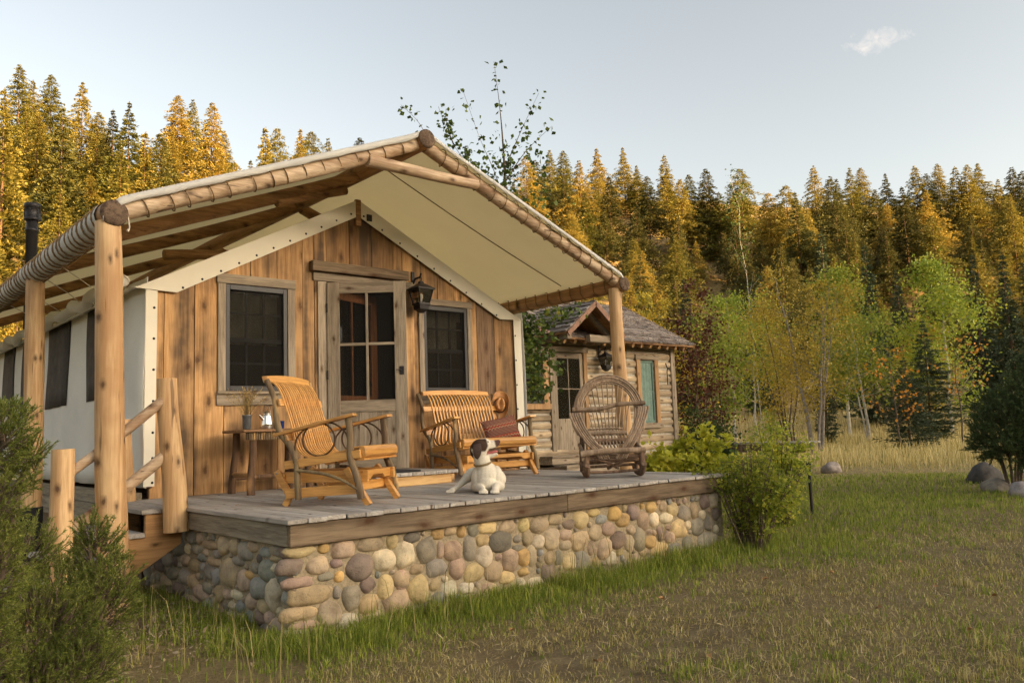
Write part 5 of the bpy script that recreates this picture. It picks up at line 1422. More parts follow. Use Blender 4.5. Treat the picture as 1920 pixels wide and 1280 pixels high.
    cap = head & (hx + 0.95 * np.maximum(0, -hz - 0.0) * 0.9 < 0.050 + 0.010 * n2) & (hz > -0.030 - hx * 0.45 + 0.010 * n2) & ~((np.abs(hy) < 0.012) & (hx > 0.0)) & ~((np.abs(hy) < 0.018) & (hx > 0.035))
    col[cap] = brown
    nose = head & (hx > 0.112) & (hz > -0.022)
    col[nose] = np.array([0.085, 0.045, 0.035])
    lip = head & (hx > 0.05) & (np.abs(hz + 0.032) < 0.007) & (hx < 0.14)
    col[lip] = brown * 0.6
    mouth = head & (hx > 0.015) & (hx < 0.125) & (hz < -0.034) & (hz > -0.064) & (np.abs(hy) < 0.04)
    col[mouth] = pink * 0.55
    speck = (ns > 0.42) & (~cap) & head
    col[speck] = col[speck] * 0.5 + brown * 0.5
    body_speck = (ns > 0.55) & ~head
    col[body_speck] = col[body_speck] * 0.78
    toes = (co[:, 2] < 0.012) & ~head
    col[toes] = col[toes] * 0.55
    ne = len(me2.edges); ed = np.empty(ne * 2, np.int32); me2.edges.foreach_get('vertices', ed); ed = ed.reshape(-1, 2)
    for _ in range(2):                                    # soften the edges of the markings as fur does
        acc = col.copy(); cnt = np.ones((nv, 1))
        np.add.at(acc, ed[:, 0], col[ed[:, 1]]); np.add.at(acc, ed[:, 1], col[ed[:, 0]]); np.add.at(cnt, ed[:, 0], 1); np.add.at(cnt, ed[:, 1], 1)
        col = acc / cnt
    a = me2.color_attributes.new('Col', 'FLOAT_COLOR', 'POINT')
    c4 = np.ones((nv, 4), np.float32); c4[:, :3] = col; a.data.foreach_set('color', c4.ravel())
    t = NT('dog_fur')
    at = t.n('VertexColor'); at.layer_name = 'Col'
    v = t.coords(rnd=False)
    nz = t.noise(v, 140, 4, 0.7); nb = t.noise(v, 420, 2, 0.6)
    c = t.mix(0.7, at.outputs['Color'], t.ramp(nz, [(0.3, (0.72, 0.70, 0.66)), (0.7, (1.1, 1.1, 1.1))]), 'MULTIPLY')
    mt = t.done(t.principled(c, 0.75, t.bump(t.math('ADD', nz, t.math('MULTIPLY', nb, 0.6)), 0.35, 0.006), spec=0.2))
    me2.materials.clear(); me2.materials.append(mt)
    root = link('dog', me2)
    root.location = O; root.rotation_euler = (0, 0, CYAW)
    tag(root, 'white dog with brown cap and ears lying on the porch deck', 'dog')
    # ear, eye, tongue, collar
    M['dog_brown'] = plain('dog_ear_fur', (0.045, 0.024, 0.016), 0.7, nscale=120, namt=0.4, bump=0.2)
    for s in (-1, 1):
        vs = []; fs = []
        prof = [(0.00, 0.034, 0.0), (0.02, 0.040, 0.016), (0.05, 0.043, 0.022), (0.08, 0.036, 0.018), (0.105, 0.018, 0.010), (0.112, 0.003, 0.004)]
        for (dz, w, o_) in prof:
            for (u, th_) in ((-1, 0), (-0.5, 0.006), (0.3, 0.008), (1, 0.0), (0.3, -0.002), (-0.5, -0.002)):
                p = H @ Vector((-0.030 - dz * 0.18 + u * w, s * (0.055 + o_ + th_), 0.034 - dz))
                vs.append(p)
        for i in range(len(prof) - 1):
            for k in range(6):
                k2 = (k + 1) % 6; fs.append((i * 6 + k, i * 6 + k2, (i + 1) * 6 + k2, (i + 1) * 6 + k))
        ob = MB().add(vs, fs, True).build('ear', M['dog_brown'], root)
        ob.modifiers.new('s', 'SUBSURF').levels = 1; ob.modifiers['s'].render_levels = 2
        MB().sphere(tuple(H @ Vector((0.058, s * 0.037, 0.030))), 0.0085, 10, 8).build('eye', plain('dog_eye', (0.02, 0.01, 0.005), 0.1, spec=0.8) if s < 0 else bpy.data.materials['dog_eye'], root)
    tg = [H @ Vector(p) for p in ((0.03, 0, -0.055), (0.07, 0, -0.056), (0.105, -0.002, -0.054), (0.128, -0.004, -0.060))]
    MB().tube(catmull(tg, 4), [0.012, 0.016, 0.018, 0.020, 0.020, 0.021, 0.021, 0.020, 0.019, 0.017, 0.014, 0.010, 0.004], 10, True, 0, 0, (1.0, 0.55)).build('tongue', plain('dog_tongue', (0.52, 0.14, 0.13), 0.35, spec=0.5), root)
    cp = [(-0.040 + 0.073 * math.cos(a_), 0.098 + 0.073 * math.sin(a_), 0.247 + 0.012 * math.cos(a_) + 0.012 * math.sin(a_)) for a_ in [2 * PI * k / 30 for k in range(31)]]
    MB().tube(cp, 0.008, 6, False, 0, 0, (0.6, 1.3)).build('collar', plain('dog_collar', (0.20, 0.14, 0.06), 0.6), root)
dog()

# ------------------------------------------------------------------ log cabin next door
CY = 7.6
cab = empty('log_cabin', (11.0, CY, -0.5), 0, 'small old log cabin with shake roof and gabled entry behind the porch', 'cabin')
def CP(p): return (p[0] - 11.0, p[1] - CY, p[2] + 0.5)
def cb(lo, hi, name, mat, parent=None, bevel=0.004): return MB().box(CP(lo), CP(hi)).build(name, mat, parent or cab, bevel=bevel)
def ch(px, py, y=CY): return hit(px, py, 1, y)
xr = ch(1262, 720).x; xl = 7.4
z0c, z1c = -0.45, 2.34
d0, d1 = ch(1032, 740).x, ch(1099, 740).x
dz0, dz1 = ch(1065, 843).z, ch(1065, 662).z
w0, w1 = ch(1202, 730).x, ch(1226, 730).x
wz0, wz1 = ch(1215, 792).z, ch(1215, 676).z
v0, v1 = ch(980, 700).x, ch(1016, 700).x
vz0, vz1 = ch(1005, 756).z, ch(1005, 662).z
COPEN = [(v0 - 0.5, v1, vz0, vz1), (d0 + 0.08, d1 - 0.06, dz0, dz1), (w0 - 0.02, w1 + 0.02, wz0, wz1)]
rc = random.Random(31)
z = z0c; k = 0
while z < z1c - 0.05:
    hgt = rc.uniform(0.165, 0.205); zt = min(z + hgt, z1c); zm = (z + zt) / 2
    segs = [(xl, xr)]
    for (a, b_, c, d_) in COPEN:
        if c - 0.02 < zm < d_ + 0.02:
            ns_ = []
            for (s0, s1) in segs:
                if b_ <= s0 or a >= s1: ns_.append((s0, s1))
                else:
                    if a > s0: ns_.append((s0, a))
                    if b_ < s1: ns_.append((b_, s1))
            segs = ns_
    for (s0, s1) in segs:
        n = max(2, int((s1 - s0) / 0.45) + 1)
        pts = [CP((s0 + (s1 - s0) * i / (n - 1), CY + 0.07 + rc.uniform(-0.008, 0.008), zm + rc.uniform(-0.008, 0.008))) for i in range(n)]
        hh = (zt - z) / 2 - 0.008
        vs = []; fs = []
        prof = [(-0.075, -0.72), (-0.09, -0.2), (-0.088, 0.3), (-0.07, 0.78), (0.03, 0.95), (0.03, -0.95)]
        for p in pts:
            for (yy, q) in prof: vs.append((p[0], p[1] + yy + rc.uniform(-0.006, 0.006), p[2] + q * hh * rc.uniform(0.93, 1.04)))
        m_ = len(prof)
        for i in range(n - 1):
            for j in range(m_):
                j2 = (j + 1) % m_; fs.append((i * m_ + j, (i + 1) * m_ + j, (i + 1) * m_ + j2, i * m_ + j2))
        fs.append(tuple(range(m_))); fs.append(tuple((n - 1) * m_ + j for j in range(m_ - 1, -1, -1)))
        MB().add(vs, fs, False).build('wall_log', M['cab_log'], cab)
    z = zt; k += 1
# chinked core wall with the openings left free
xs = sorted({xl, xr} | {v for o_ in COPEN for v in o_[:2]})
core = MB()
for a, b_ in zip(xs[:-1], xs[1:]):
    hole = [o_ for o_ in COPEN if o_[0] <= (a + b_) / 2 <= o_[1]]
    for (q0, q1) in ([(z0c, z1c)] if not hole else [(z0c, hole[0][2]), (hole[0][3], z1c)]):
        core.box(CP((a, CY + 0.025, q0)), CP((b_, CY + 0.10, q1)))
o = core.build('chinking', M['chinking'], cab); tag(o, kind='stuff')
cb((xr - 0.10, CY - 0.05, z0c), (xr + 0.06, CY + 0.14, z1c + 0.02), 'corner_post', M['grey_z'])
cb((xl, CY - 0.04, z1c), (xr + 0.06, CY + 0.14, z1c + 0.12), 'wall_plate', M['grey_x'])
for i in range(18):                                                     # gable end towards the meadow
    zz = z0c + i * 0.155
    cb((xr - 0.02 + rc.uniform(-.01, .01), CY + 0.16, zz), (xr + 0.05, CY + 3.6, zz + 0.147), 'wall_log', M['cab_log'])
cb((xl, CY + 0.9, z0c), (xr - 0.1, CY + 0.95, z1c), 'shade_liner_back', M['room_shade'], bevel=0)
cb((xl, CY + 0.101, z1c - 0.03), (xr - 0.1, CY + 0.9, z1c), 'shade_liner_top', M['room_shade'], bevel=0)
# entry door
cdr = empty('door', CP(((d0 + d1) / 2, CY, dz0))); cdr.parent = cab
cxm = (d0 + d1) / 2
def cdb(lo, hi, name, mat): return MB().box((lo[0] - cxm, lo[1], lo[2]), (hi[0] - cxm, hi[1], hi[2])).build(name, mat, cdr, bevel=0.003)
DHc = dz1 - dz0
cdb((d0 - 0.02, -0.045, -0.02), (d0 + 0.10, 0.04, DHc + 0.02), 'jamb', M['grey_z']); cdb((d1 - 0.075, -0.045, -0.02), (d1 + 0.03, 0.04, DHc + 0.02), 'jamb', M['cab_trim'])
cdb((d0 - 0.05, -0.06, DHc + 0.022), (d1 + 0.06, 0.04, DHc + 0.14), 'head_board', M['grey_x'])
s0, s1 = d0 + 0.105, d1 - 0.08
cdb((s0, -0.01, 0), (s0 + 0.11, 0.03, DHc), 'stile', M['grey_z']); cdb((s1 - 0.10, -0.01, 0), (s1, 0.03, DHc), 'stile', M['grey_z'])
cdb((s0 + 0.111, -0.009, DHc - 0.12), (s1 - 0.101, 0.029, DHc), 'top_rail', M['grey_x']); cdb((s0 + 0.111, -0.009, 0), (s1 - 0.101, 0.029, DHc * 0.32), 'panel', M['grey_z'])
xm_ = (s0 + s1) / 2
cdb((xm_ - 0.014, -0.006, DHc * 0.32), (xm_ + 0.014, 0.026, DHc - 0.12), 'muntin', M['grey_z']); cdb((s0 + 0.11, -0.004, DHc * 0.62), (s1 - 0.10, 0.024, DHc * 0.62 + 0.028), 'muntin', M['grey_x'])
cdb((s0 + 0.11, 0.012, DHc * 0.32), (s1 - 0.10, 0.015, DHc - 0.12), 'pane', M['glass'])
# windows
def cwin(a, b_, q0, q1, trim, cur, name='window'):
    r_ = empty(name, CP(((a + b_) / 2, CY, q0))); r_.parent = cab
    m_ = (a + b_) / 2
    def bb(lo, hi, nm, mat): return MB().box((lo[0] - m_, lo[1], lo[2] - q0), (hi[0] - m_, hi[1], hi[2] - q0)).build(nm, mat, r_, bevel=0.003)
    bb((a - 0.14, -0.05, q0 - 0.01), (a - 0.003, 0.03, q1 + 0.01), 'side_trim', trim); bb((b_ + 0.003, -0.05, q0 - 0.01), (b_ + 0.14, 0.03, q1 + 0.01), 'side_trim', trim)
    bb((a - 0.18, -0.06, q1 + 0.012), (b_ + 0.18, 0.03, q1 + 0.13), 'head_trim', M['grey_x']); bb((a - 0.18, -0.09, q0 - 0.13), (b_ + 0.18, 0.03, q0 - 0.012), 'sill', trim if cur is None else M['grey_x'])
    f_ = MB()
    for lo, hi in (((a, 0.0, q0), (a + 0.05, 0.06, q1)), ((b_ - 0.05, 0.0, q0), (b_, 0.06, q1)), ((a + .05, 0.001, q1 - 0.05), (b_ - .05, 0.059, q1)), ((a + .05, 0.001, q0), (b_ - .05, 0.059, q0 + 0.05)), ((a + .05, 0.01, (q0 + q1) / 2 - 0.02), (b_ - .05, 0.05, (q0 + q1) / 2 + 0.02))):
        f_.box((lo[0] - m_, lo[1], lo[2] - q0), (hi[0] - m_, hi[1], hi[2] - q0))
    f_.build('sash', M['screen_black'] if cur is None else M['curtain'], r_)
    bb((a + .05, 0.03, q0 + .05), (b_ - .05, 0.032, q1 - .05), 'pane', M['glass'])
    if cur is not None:
        n = 24; vs = []
        for i in range(n + 1):
            t = i / n; xx = a + (b_ - a) * t - m_
            vs += [(xx, 0.024 + 0.004 * math.sin(t * 30), 0.02), (xx, 0.024 + 0.004 * math.sin(t * 30), q1 - q0 - 0.02)]
        MB().add(vs, [(2 * i, 2 * i + 2, 2 * i + 3, 2 * i + 1) for i in range(n)], True).build('curtain', cur, r_)
cwin(v0 - 0.5, v1, vz0, vz1, M['cab_trim'], None)
cwin(w0 - 0.02, w1 + 0.02, wz0, wz1, M['cab_trim'], M['curtain'])
# iron hook on the logs
hk = ch(1247, 690)
MB().tube(catmull([(hk.x - 0.03, CY - 0.05, hk.z + 0.12), (hk.x, CY - 0.06, hk.z + 0.02), (hk.x + 0.02, CY - 0.1, hk.z - 0.02), (hk.x, CY - 0.06, hk.z - 0.06), (hk.x + 0.01, CY - 0.05, hk.z - 0.42)], 5), 0.012, 6).build('iron_hook', M['iron'])
o = bpy.data.objects['iron_hook']; tag(o, 'old iron hook hanging on the cabin logs right of the green window', 'hook')
lq = ch(1121, 657)
lantern((lq.x, CY - 0.03, lq.z), 1.12, 0, 'black iron lantern on the log cabin wall beside its door')
# roof: shake courses on the front slope, the entry gable and its copper valley
yE, yR = 7.12, 9.4
eR = hit(1301, 648, 1, yE); zE = eR.z; zR = hit(1172, 577, 1, yR).z
xR_ = eR.x
def shakes(o0, du, dv, lu, lv, n, seed, parent, thick=0.042, slant=0.0):
    """courses of split shakes; o0 eave corner, du along the eave, dv up the slope"""
    rq = random.Random(seed)
    o0 = Vector(o0); du = Vector(du).normalized(); dv = Vector(dv).normalized(); nn = du.cross(dv).normalized()
    if nn.z < 0: nn = -nn
    ex = lv / n
    for i in range(n):
        mb = MB(); u = -0.02; 
        u_end = lu - slant * (i * ex)
        while u < u_end:
            w = rq.uniform(0.09, 0.2)
            w = min(w, u_end - u + 0.02)
            b0 = i * ex - 0.015 + rq.uniform(-0.012, 0.012)
            p = o0 + du * u + dv * b0
            t1 = thick * rq.uniform(0.7, 1.3)
            a = [p + nn * 0.012, p + du * (w - 0.008) + nn * 0.012, p + du * (w - 0.008) + dv * (ex * 1.35) - nn * 0.002, p + dv * (ex * 1.35) - nn * 0.002]
            b2 = [a[0] + nn * t1, a[1] + nn * t1, a[2] + nn * 0.014, a[3] + nn * 0.014]
            mb.add(a + b2, [(0, 3, 2, 1), (4, 5, 6, 7), (0, 1, 5, 4), (1, 2, 6, 5), (2, 3, 7, 6), (3, 0, 4, 7)])
            u += w
        if mb.v:
            mb.v = [CP(v) for v in mb.v]
            ob = mb.build('shake_course', M['shake'], parent); tag(ob, kind='stuff')
mr = empty('main_roof', CP((xl, yE, zE))); mr.parent = cab
mr_off = Vector(CP((xl, yE, zE)))
def roof_part(fn_):
    pre = set(bpy.data.objects); fn_()
    for o_ in set(bpy.data.objects) - pre:
        o_.location = -mr_off
slopeV = Vector((0, yR - yE, zR - zE)); LS = slopeV.length
roof_part(lambda: shakes((xl - 0.3, yE, zE), (1, 0, 0), slopeV, xR_ - xl + 0.3, LS, 15, 4, mr))
def deckroof():
    dv = slopeV.normalized(); nn = Vector((0, -dv.z, dv.y))
    MB().add([CP(p) for p in ((xl - .3, yE, zE), (xR_, yE, zE), (xR_, yR, zR), (xl - .3, yR, zR), (xl - .3, yE, zE - .04), (xR_, yE, zE - .04), (xR_, yR, zR - .04), (xl - .3, yR, zR - .04))],
             [(0, 1, 2, 3), (7, 6, 5, 4), (0, 4, 5, 1), (1, 5, 6, 2), (2, 6, 7, 3), (3, 7, 4, 0)]).build('roof_deck', M['log_dark'], mr)
    MB().add([CP(p) for p in ((xl - .3, yR, zR + .03), (xR_, yR, zR + .03), (xR_, 2 * yR - yE, zE), (xl - .3, 2 * yR - yE, zE))], [(0, 1, 2, 3)]).build('rear_slope', M['shake'], mr)
    MB().bar(CP((xR_ + 0.012, yE, zE - 0.04)), CP((xR_ + 0.012, yR, zR - 0.02)), 0.03, 0.13).build('barge_board', M['log_dark'], mr)
    MB().prism([(yE + 0.5 - CY, z1c + 0.5), (2 * yR - yE - 0.5 - CY, z1c + 0.5), (yR - CY, zR - 0.05 + 0.5)], xr - 11.0, xr - 11.0 + 0.05, 'x').build('gable_end', M['grey_x'], mr)
    for i in range(34):
        x = xl + 0.2 + i * 0.32
        if x > xR_ - 0.12: break
        MB().bar(CP((x, yE + 0.06, zE - 0.075)), CP((x, yE + 1.1, zE - 0.075 + 1.04 * slopeV.z / slopeV.y)), 0.075, 0.10).build('rafter_tail', M['cab_trim'], mr)
roof_part(deckroof)
# gabled entry
yG = 6.55
ap = hit(1114, 566, 1, yG); le = hit(1061, 621, 1, yG)
ax, az_ = ap.x, ap.z; lx, lz = le.x, le.z; rx_, rz_ = 2 * ax - lx, lz
yM = yE + (az_ - zE) / (zR - zE) * (yR - yE) + 0.15
gr = empty('entry_gable', CP((ax, yG, lz))); gr.parent = cab
gr_off = Vector(CP((ax, yG, lz)))
def gable_part(fn_):
    pre = set(bpy.data.objects); fn_()
    for o_ in set(bpy.data.objects) - pre: o_.location = -gr_off
gable_part(lambda: shakes((lx, yM - 0.2, lz), (0, -1, 0), (ax - lx, 0, az_ - lz), yM - 0.2 - yG + 0.03, math.hypot(ax - lx, az_ - lz), 7, 7, gr))
gable_part(lambda: shakes((rx_, yG - 0.03, rz_), (0, 1, 0), (ax - rx_, 0, az_ - rz_), yM - 0.2 - yG, math.hypot(ax - rx_, az_ - rz_), 7, 8, gr))
def gstuff():
    for sx, ex_ in ((lx, -1), (rx_, 1)):
        MB().bar(CP((sx - ex_ * 0.02, yG - 0.045, lz - 0.05)), CP((ax, yG - 0.045, az_ - 0.035)), 0.03, 0.10, (0, 0, 1)).build('barge_board', M['copper_dull'], gr)
        MB().add([CP(p) for p in ((sx, yG, lz - 0.005), (ax, yG, az_ - 0.005), (ax, yM, az_ - 0.005), (sx, yM - 0.4, lz - 0.005), (sx, yG, lz - 0.04), (ax, yG, az_ - 0.04), (ax, yM, az_ - 0.04), (sx, yM - 0.4, lz - 0.04))],
                 [(0, 1, 2, 3), (7, 6, 5, 4), (0, 4, 5, 1), (1, 5, 6, 2), (2, 6, 7, 3), (3, 7, 4, 0)]).build('roof_deck', M['log_dark'], gr)
        MB().bar(CP((sx - ex_ * 0.16, yG + 0.06, lz - 0.06)), CP((sx - ex_ * 0.16, CY, lz - 0.06)), 0.12, 0.14).build('eave_beam', M['grey_y'], gr)
        MB().bar(CP((sx - ex_ * 0.1, yG + 0.30, lz - 0.02)), CP((ax, yG + 0.30, az_ - 0.09)), 0.09, 0.10).build('rafter', M['grey_x'], gr)
    MB().box(CP((ax + 0.02, yG + 0.18, lz - 0.15)), CP((rx_ + 0.0, yG + 0.30, lz - 0.0))).build('tie_beam', M['grey_x'], gr, bevel=0.004)
    MB().prism([(lx + 0.2 - 11.0, lz + 0.5), (rx_ - 0.2 - 11.0, lz + 0.5), (ax - 11.0, az_ - 0.1 + 0.5)], CY - 0.06 - CY, CY - 0.02 - CY).build('gable_boards', M['log_dark'], gr)
    vz = lz
    MB().add([CP(p) for p in ((lx - 0.34, yE - 0.02, vz - 0.02), (lx - 0.02, yG + 0.35, vz + 0.02), (lx + 0.10, yE + 0.25, vz + 0.20), (lx - 0.25, yE + 0.2, vz + 0.13))], [(0, 1, 2, 3)]).build('copper_valley', M['copper'], gr)
gable_part(gstuff)
# door steps and footing
stc = empty('cabin_steps', (d0 + 0.3, CY - 0.6, -0.76), 0, 'weathered plank steps below the log cabin door', 'steps')
for (a, b_, y0_, z0_, z1_) in ((d0 - 0.75, d1 + 0.35, CY - 0.75, -0.2, -0.03), (d0 - 0.75, d1 - 0.1, CY - 1.15, -0.38, -0.21), (d0 - 0.75, d1 - 0.5, CY - 1.5, -0.56, -0.40)):
    ob = MB().box((a - d0 - 0.3, y0_ - CY + 0.6, z0_ + 0.76), (b_ - d0 - 0.3, 0.52, z1_ - 0.045 + 0.76)).build('riser', M['grey_x'], stc, bevel=0.004)
    for j in range(2):
        MB().box((a - 0.02 - d0 - 0.3, y0_ - 0.03 - CY + 0.6 + 0.19 * j, z1_ - 0.044 + 0.76), (b_ + 0.02 - d0 - 0.3, y0_ - CY + 0.6 + 0.15 + 0.19 * j, z1_ + 0.76)).build('tread', M['grey_x'], stc, bevel=0.004)
MB().box((xl, CY + 0.02, -0.9), (xr, CY + 3.5, -0.46)).build('cabin_footing', M['mortar'], None)
o = bpy.data.objects['cabin_footing']; o.parent = cab; o.location = Vector((-11.0, -CY, 0.5))

# plank terrace beyond the cabin
P1 = hit(1300, 832, 2, 0); P2 = hit(1511, 829.5, 2, 0)
dk = empty('cabin_terrace', (P1.x, P1.y, -0.76), 0, 'raised plank terrace edge beyond the leafy bushes', 'deck')
e1 = (P2 - P1); L_ = e1.length; e1.normalize(); e2 = Vector((-e1.y, e1.x, 0))
if e2.dot(Vector((FWD[0], FWD[1], 0))) < 0: e2 = -e2
P0 = P1 - e1 * 1.6; L_ += 1.6
def dkbar(a, b_, w, t, nm, mat): 
    return MB().bar(Vector(a) - Vector(dk.location), Vector(b_) - Vector(dk.location), w, t).build(nm, mat, dk, bevel=0.004)
for j in range(5):
    dkbar(P0 + e2 * (0.14 * j), P0 + e1 * L_ + e2 * (0.14 * j), 0.134, 0.04, 'terrace_board', M['deck'])
dkbar(P0 + e2 * -0.03 + Vector((0, 0, -0.12)), P0 + e1 * L_ + e2 * -0.03 + Vector((0, 0, -0.12)), 0.04, 0.19, 'rim_board', M['rim'])
for t in (0.6, 1.75, 2.9, 4.0):
    if t < L_: dkbar(P0 + e1 * t + e2 * 0.06 + Vector((0, 0, -0.85)), P0 + e1 * t + e2 * 0.06 + Vector((0, 0, -0.03)), 0.14, 0.14, 'terrace_post', M['rim'])

# ------------------------------------------------------------------ vegetation helpers
def leaf_cards(P, size, rngn, aspect=1.6, up=0.35, dirs=None, fold=0.25, nrm=None, jit=0.5):
    """diamond leaves (2 triangles folded along the midrib) at points P"""
    n = len(P)
    size = np.broadcast_to(size, (n,)).reshape(-1, 1)
    if dirs is None:
        d = rngn.normal(size=(n, 3)); d[:, 2] = d[:, 2] * 0.7 - 0.15
    else:
        d = dirs + rngn.normal(size=(n, 3)) * jit
    d /= np.linalg.norm(d, axis=1, keepdims=True) + 1e-9
    nr = rngn.normal(size=(n, 3)); nr[:, 2] += up * 3
    if nrm is not None: nr = nrm + rngn.normal(size=(n, 3)) * 0.45
    s = np.cross(d, nr); s /= np.linalg.norm(s, axis=1, keepdims=True) + 1e-9
    nn = np.cross(s, d)
    L = d * size; Wd = s * size / aspect * 0.5
    a = P; b = P + L * 0.45 + Wd + nn * size * fold * 0.3; c = P + L; e = P + L * 0.45 - Wd + nn * size * fold * 0.3
    v = np.stack([a, b, c, e], 1).reshape(-1, 3)
    i = np.arange(n) * 4
    t = np.concatenate([np.stack([i, i + 1, i + 2], 1), np.stack([i, i + 2, i + 3], 1)])
    return v, t

def blades(P, h, w, rngn, lean=0.35, az=None):
    """grass blades, each a bent strip: 5 vertices"""
    n = len(P)
    a = rngn.uniform(0, 2 * np.pi, n) if az is None else az
    ln = np.abs(rngn.normal(0, lean, n))
    dx, dy = np.cos(a), np.sin(a)
    f = rngn.uniform(0, 2 * np.pi, n); sx, sy = np.cos(f), np.sin(f)
    h = np.broadcast_to(h, (n,)); w = np.broadcast_to(w, (n,))
    z0 = np.zeros(n)
    side = np.stack([sx * w / 2, sy * w / 2, z0], 1)
    mid = P + np.stack([dx * h * ln * 0.35, dy * h * ln * 0.35, h * 0.6], 1)
    tip = P + np.stack([dx * h * ln, dy * h * ln, h * (1 - 0.35 * np.minimum(ln, 1.2))], 1)
    v = np.stack([P - side, P + side, mid + side * 0.7, mid - side * 0.7, tip], 1).reshape(-1, 3)
    i = np.arange(n) * 5
    q = np.stack([i, i + 1, i + 2, i + 3], 1); t = np.stack([i + 3, i + 2, i + 4], 1)
    return v, q, t

def tris_mesh(name, v, t, mat): return np_mesh(name, v, tris=t, mat=mat)

# ------------------------------------------------------------------ conifers
M['bark_pine'] = plain('pine_bark', (0.13, 0.075, 0.045), 0.95, nscale=6, namt=0.4, bump=0.6)
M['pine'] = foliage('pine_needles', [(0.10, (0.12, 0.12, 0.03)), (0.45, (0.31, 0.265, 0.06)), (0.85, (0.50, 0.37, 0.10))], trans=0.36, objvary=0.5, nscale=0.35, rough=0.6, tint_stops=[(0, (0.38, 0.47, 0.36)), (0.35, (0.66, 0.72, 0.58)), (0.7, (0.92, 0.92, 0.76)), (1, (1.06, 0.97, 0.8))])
M['fir'] = foliage('fir_needles', [(0.10, (0.03, 0.045, 0.022)), (0.5, (0.07, 0.095, 0.045)), (0.9, (0.125, 0.155, 0.075))], trans=0.12, objvary=0.3, nscale=0.8, rough=0.6)
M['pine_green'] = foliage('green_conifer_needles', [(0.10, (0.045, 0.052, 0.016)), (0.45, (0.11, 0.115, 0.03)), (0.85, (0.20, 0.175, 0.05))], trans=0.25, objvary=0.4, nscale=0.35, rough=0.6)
def conifer_mesh(seed, h, wd, mat, nwh=34, base=0.10, dens=1.0, droop=0.25, tuft=0.5, taper=0.85, ragged=0.25, asp=3.0):
    """whorls of drooping boughs, each bough a spray of narrow needle tufts"""
    g = np.random.default_rng(seed)
    P = []; D = []; N = []; SZ = []
    lop = g.uniform(0, 6.28); 
    for k in range(nwh):
        t = base + (1 - base) * (max(0.0, k + g.uniform(-0.3, 0.3)) / nwh) ** 0.92
        t = min(max(t, base), 0.985)
        z = h * t
        R = wd * (1 - t) ** taper * (1 - 0.35 * np.exp(-((t - base) / 0.07) ** 2)) + 0.015 * wd
        R *= 1 + 0.18 * np.sin(7.0 * t + lop)
        nb = int(g.integers(6, 10))
        for b in range(nb):
            a = g.uniform(0, 2 * np.pi); L = R * g.uniform(1 - ragged * 1.7, 1 + ragged * 0.7)
            m = max(4, int(22 * dens * (0.22 + L / wd)))
            s = g.uniform(0.05, 1, m) ** 0.75
            rr = s * L
            side = g.normal(0, 0.10 * L + 0.01, m) * (0.35 + 0.65 * (1 - s))
            zz = z - droop * rr * s * 1.2 + 0.16 * rr + g.normal(0, 0.03 + 0.03 * L, m)
            ca, sa = np.cos(a), np.sin(a)
            P.append(np.stack([rr * ca - side * sa, rr * sa + side * ca, zz], 1))
            D.append(np.stack([ca - 0.8 * np.sign(side) * sa * 0.6, sa + 0.8 * np.sign(side) * ca * 0.6, np.full(m, 0.10)], 1))
            N.append(np.tile([ca * 0.75, sa * 0.75, 0.75], (m, 1))); SZ.append(np.full(m, 0.30 + 0.70 * (1 - t) ** 0.6))
    P.append(np.stack([g.normal(0, 0.01, 16) * wd, g.normal(0, 0.01, 16) * wd, h * g.uniform(0.94, 0.995, 16)], 1)); D.append(np.tile([0, 0, 1.0], (16, 1))); N.append(g.normal(size=(16, 3))); SZ.append(np.full(16, 0.35))
    P = np.concatenate(P); D = np.concatenate(D); N = np.concatenate(N)
    v, t = leaf_cards(P, tuft * np.concatenate(SZ) * g.uniform(0.6, 1.25, len(P)), g, asp, 0.3, D, 0.1, N, 0.35)
    return tris_mesh('conifer_crown', v, t, mat)
def trunk_mesh(h, r, mat, seed=0):
    m_ = MB().tube(log_path((0, 0, -0.5), (0, 0, h * 0.96), 8, 0.02 * h * 0.2, seed), [r * (1 - 0.93 * i / 7) for i in range(8)], 7, True)
    me = m_.mesh('conifer_trunk'); me.materials.append(mat); return me
PINES = []
for k in range(7):
    hh = 15.0
    wd_ = [5.4, 5.8, 4.7, 6.2, 5.5, 4.5, 5.3][k]
    PINES.append((conifer_mesh(100 + k, hh, wd_, M['pine'], 40, [0.10, 0.16, 0.06, 0.2, 0.12, 0.05, 0.26][k], 3.0, 0.34, 0.50, [0.98, 0.9, 1.05, 0.86, 0.94, 1.06, 0.82][k], 0.34, 2.5), trunk_mesh(hh, 0.19, M['bark_pine'], k)))
VAR_WORD = ['full', 'broad', 'slender', 'bushy', 'conical', 'narrow', 'bare trunked']
def hill_label(x, y, h, var, crest, green):
    px, py = proj((x, y, zgs(x, y) + h * 0.5))
    size = 'tall' if h > 13.5 else ('young' if h < 8 else ('middling' if h < 10.8 else 'mature'))
    az = math.atan2((x - EYE[0]) * RGT[0] + (y - EYE[1]) * RGT[1], (x - EYE[0]) * FWD[0] + (y - EYE[1]) * FWD[1])
    d = math.hypot(x - EYE[0], y - EYE[1]); db = float(np.interp(az, [-0.6, 0.0, 0.2, 0.6], [48, 58, 70, 74])); dr = float(np.interp(az, [-0.6, 0.0, 0.2, 0.6], [128, 150, 175, 190]))
    s = (d - db) / (dr - db)
    hgt = 'on the ridge crest' if crest or s > 0.85 else ('high on the slope' if s > 0.55 else ('halfway up the slope' if s > 0.28 else 'at the hill foot'))
    ref = 'beyond the stove pipe' if px < 170 else ('behind the tent canopy' if px < 1000 else ('beyond the log cabin' if px < 1300 else ('behind the gold leaved trees' if px < 1600 else 'behind the meadow spruces')))
    return f'{size} {VAR_WORD[var]} {"green" if green else "golden"} conifer {hgt} {ref}'
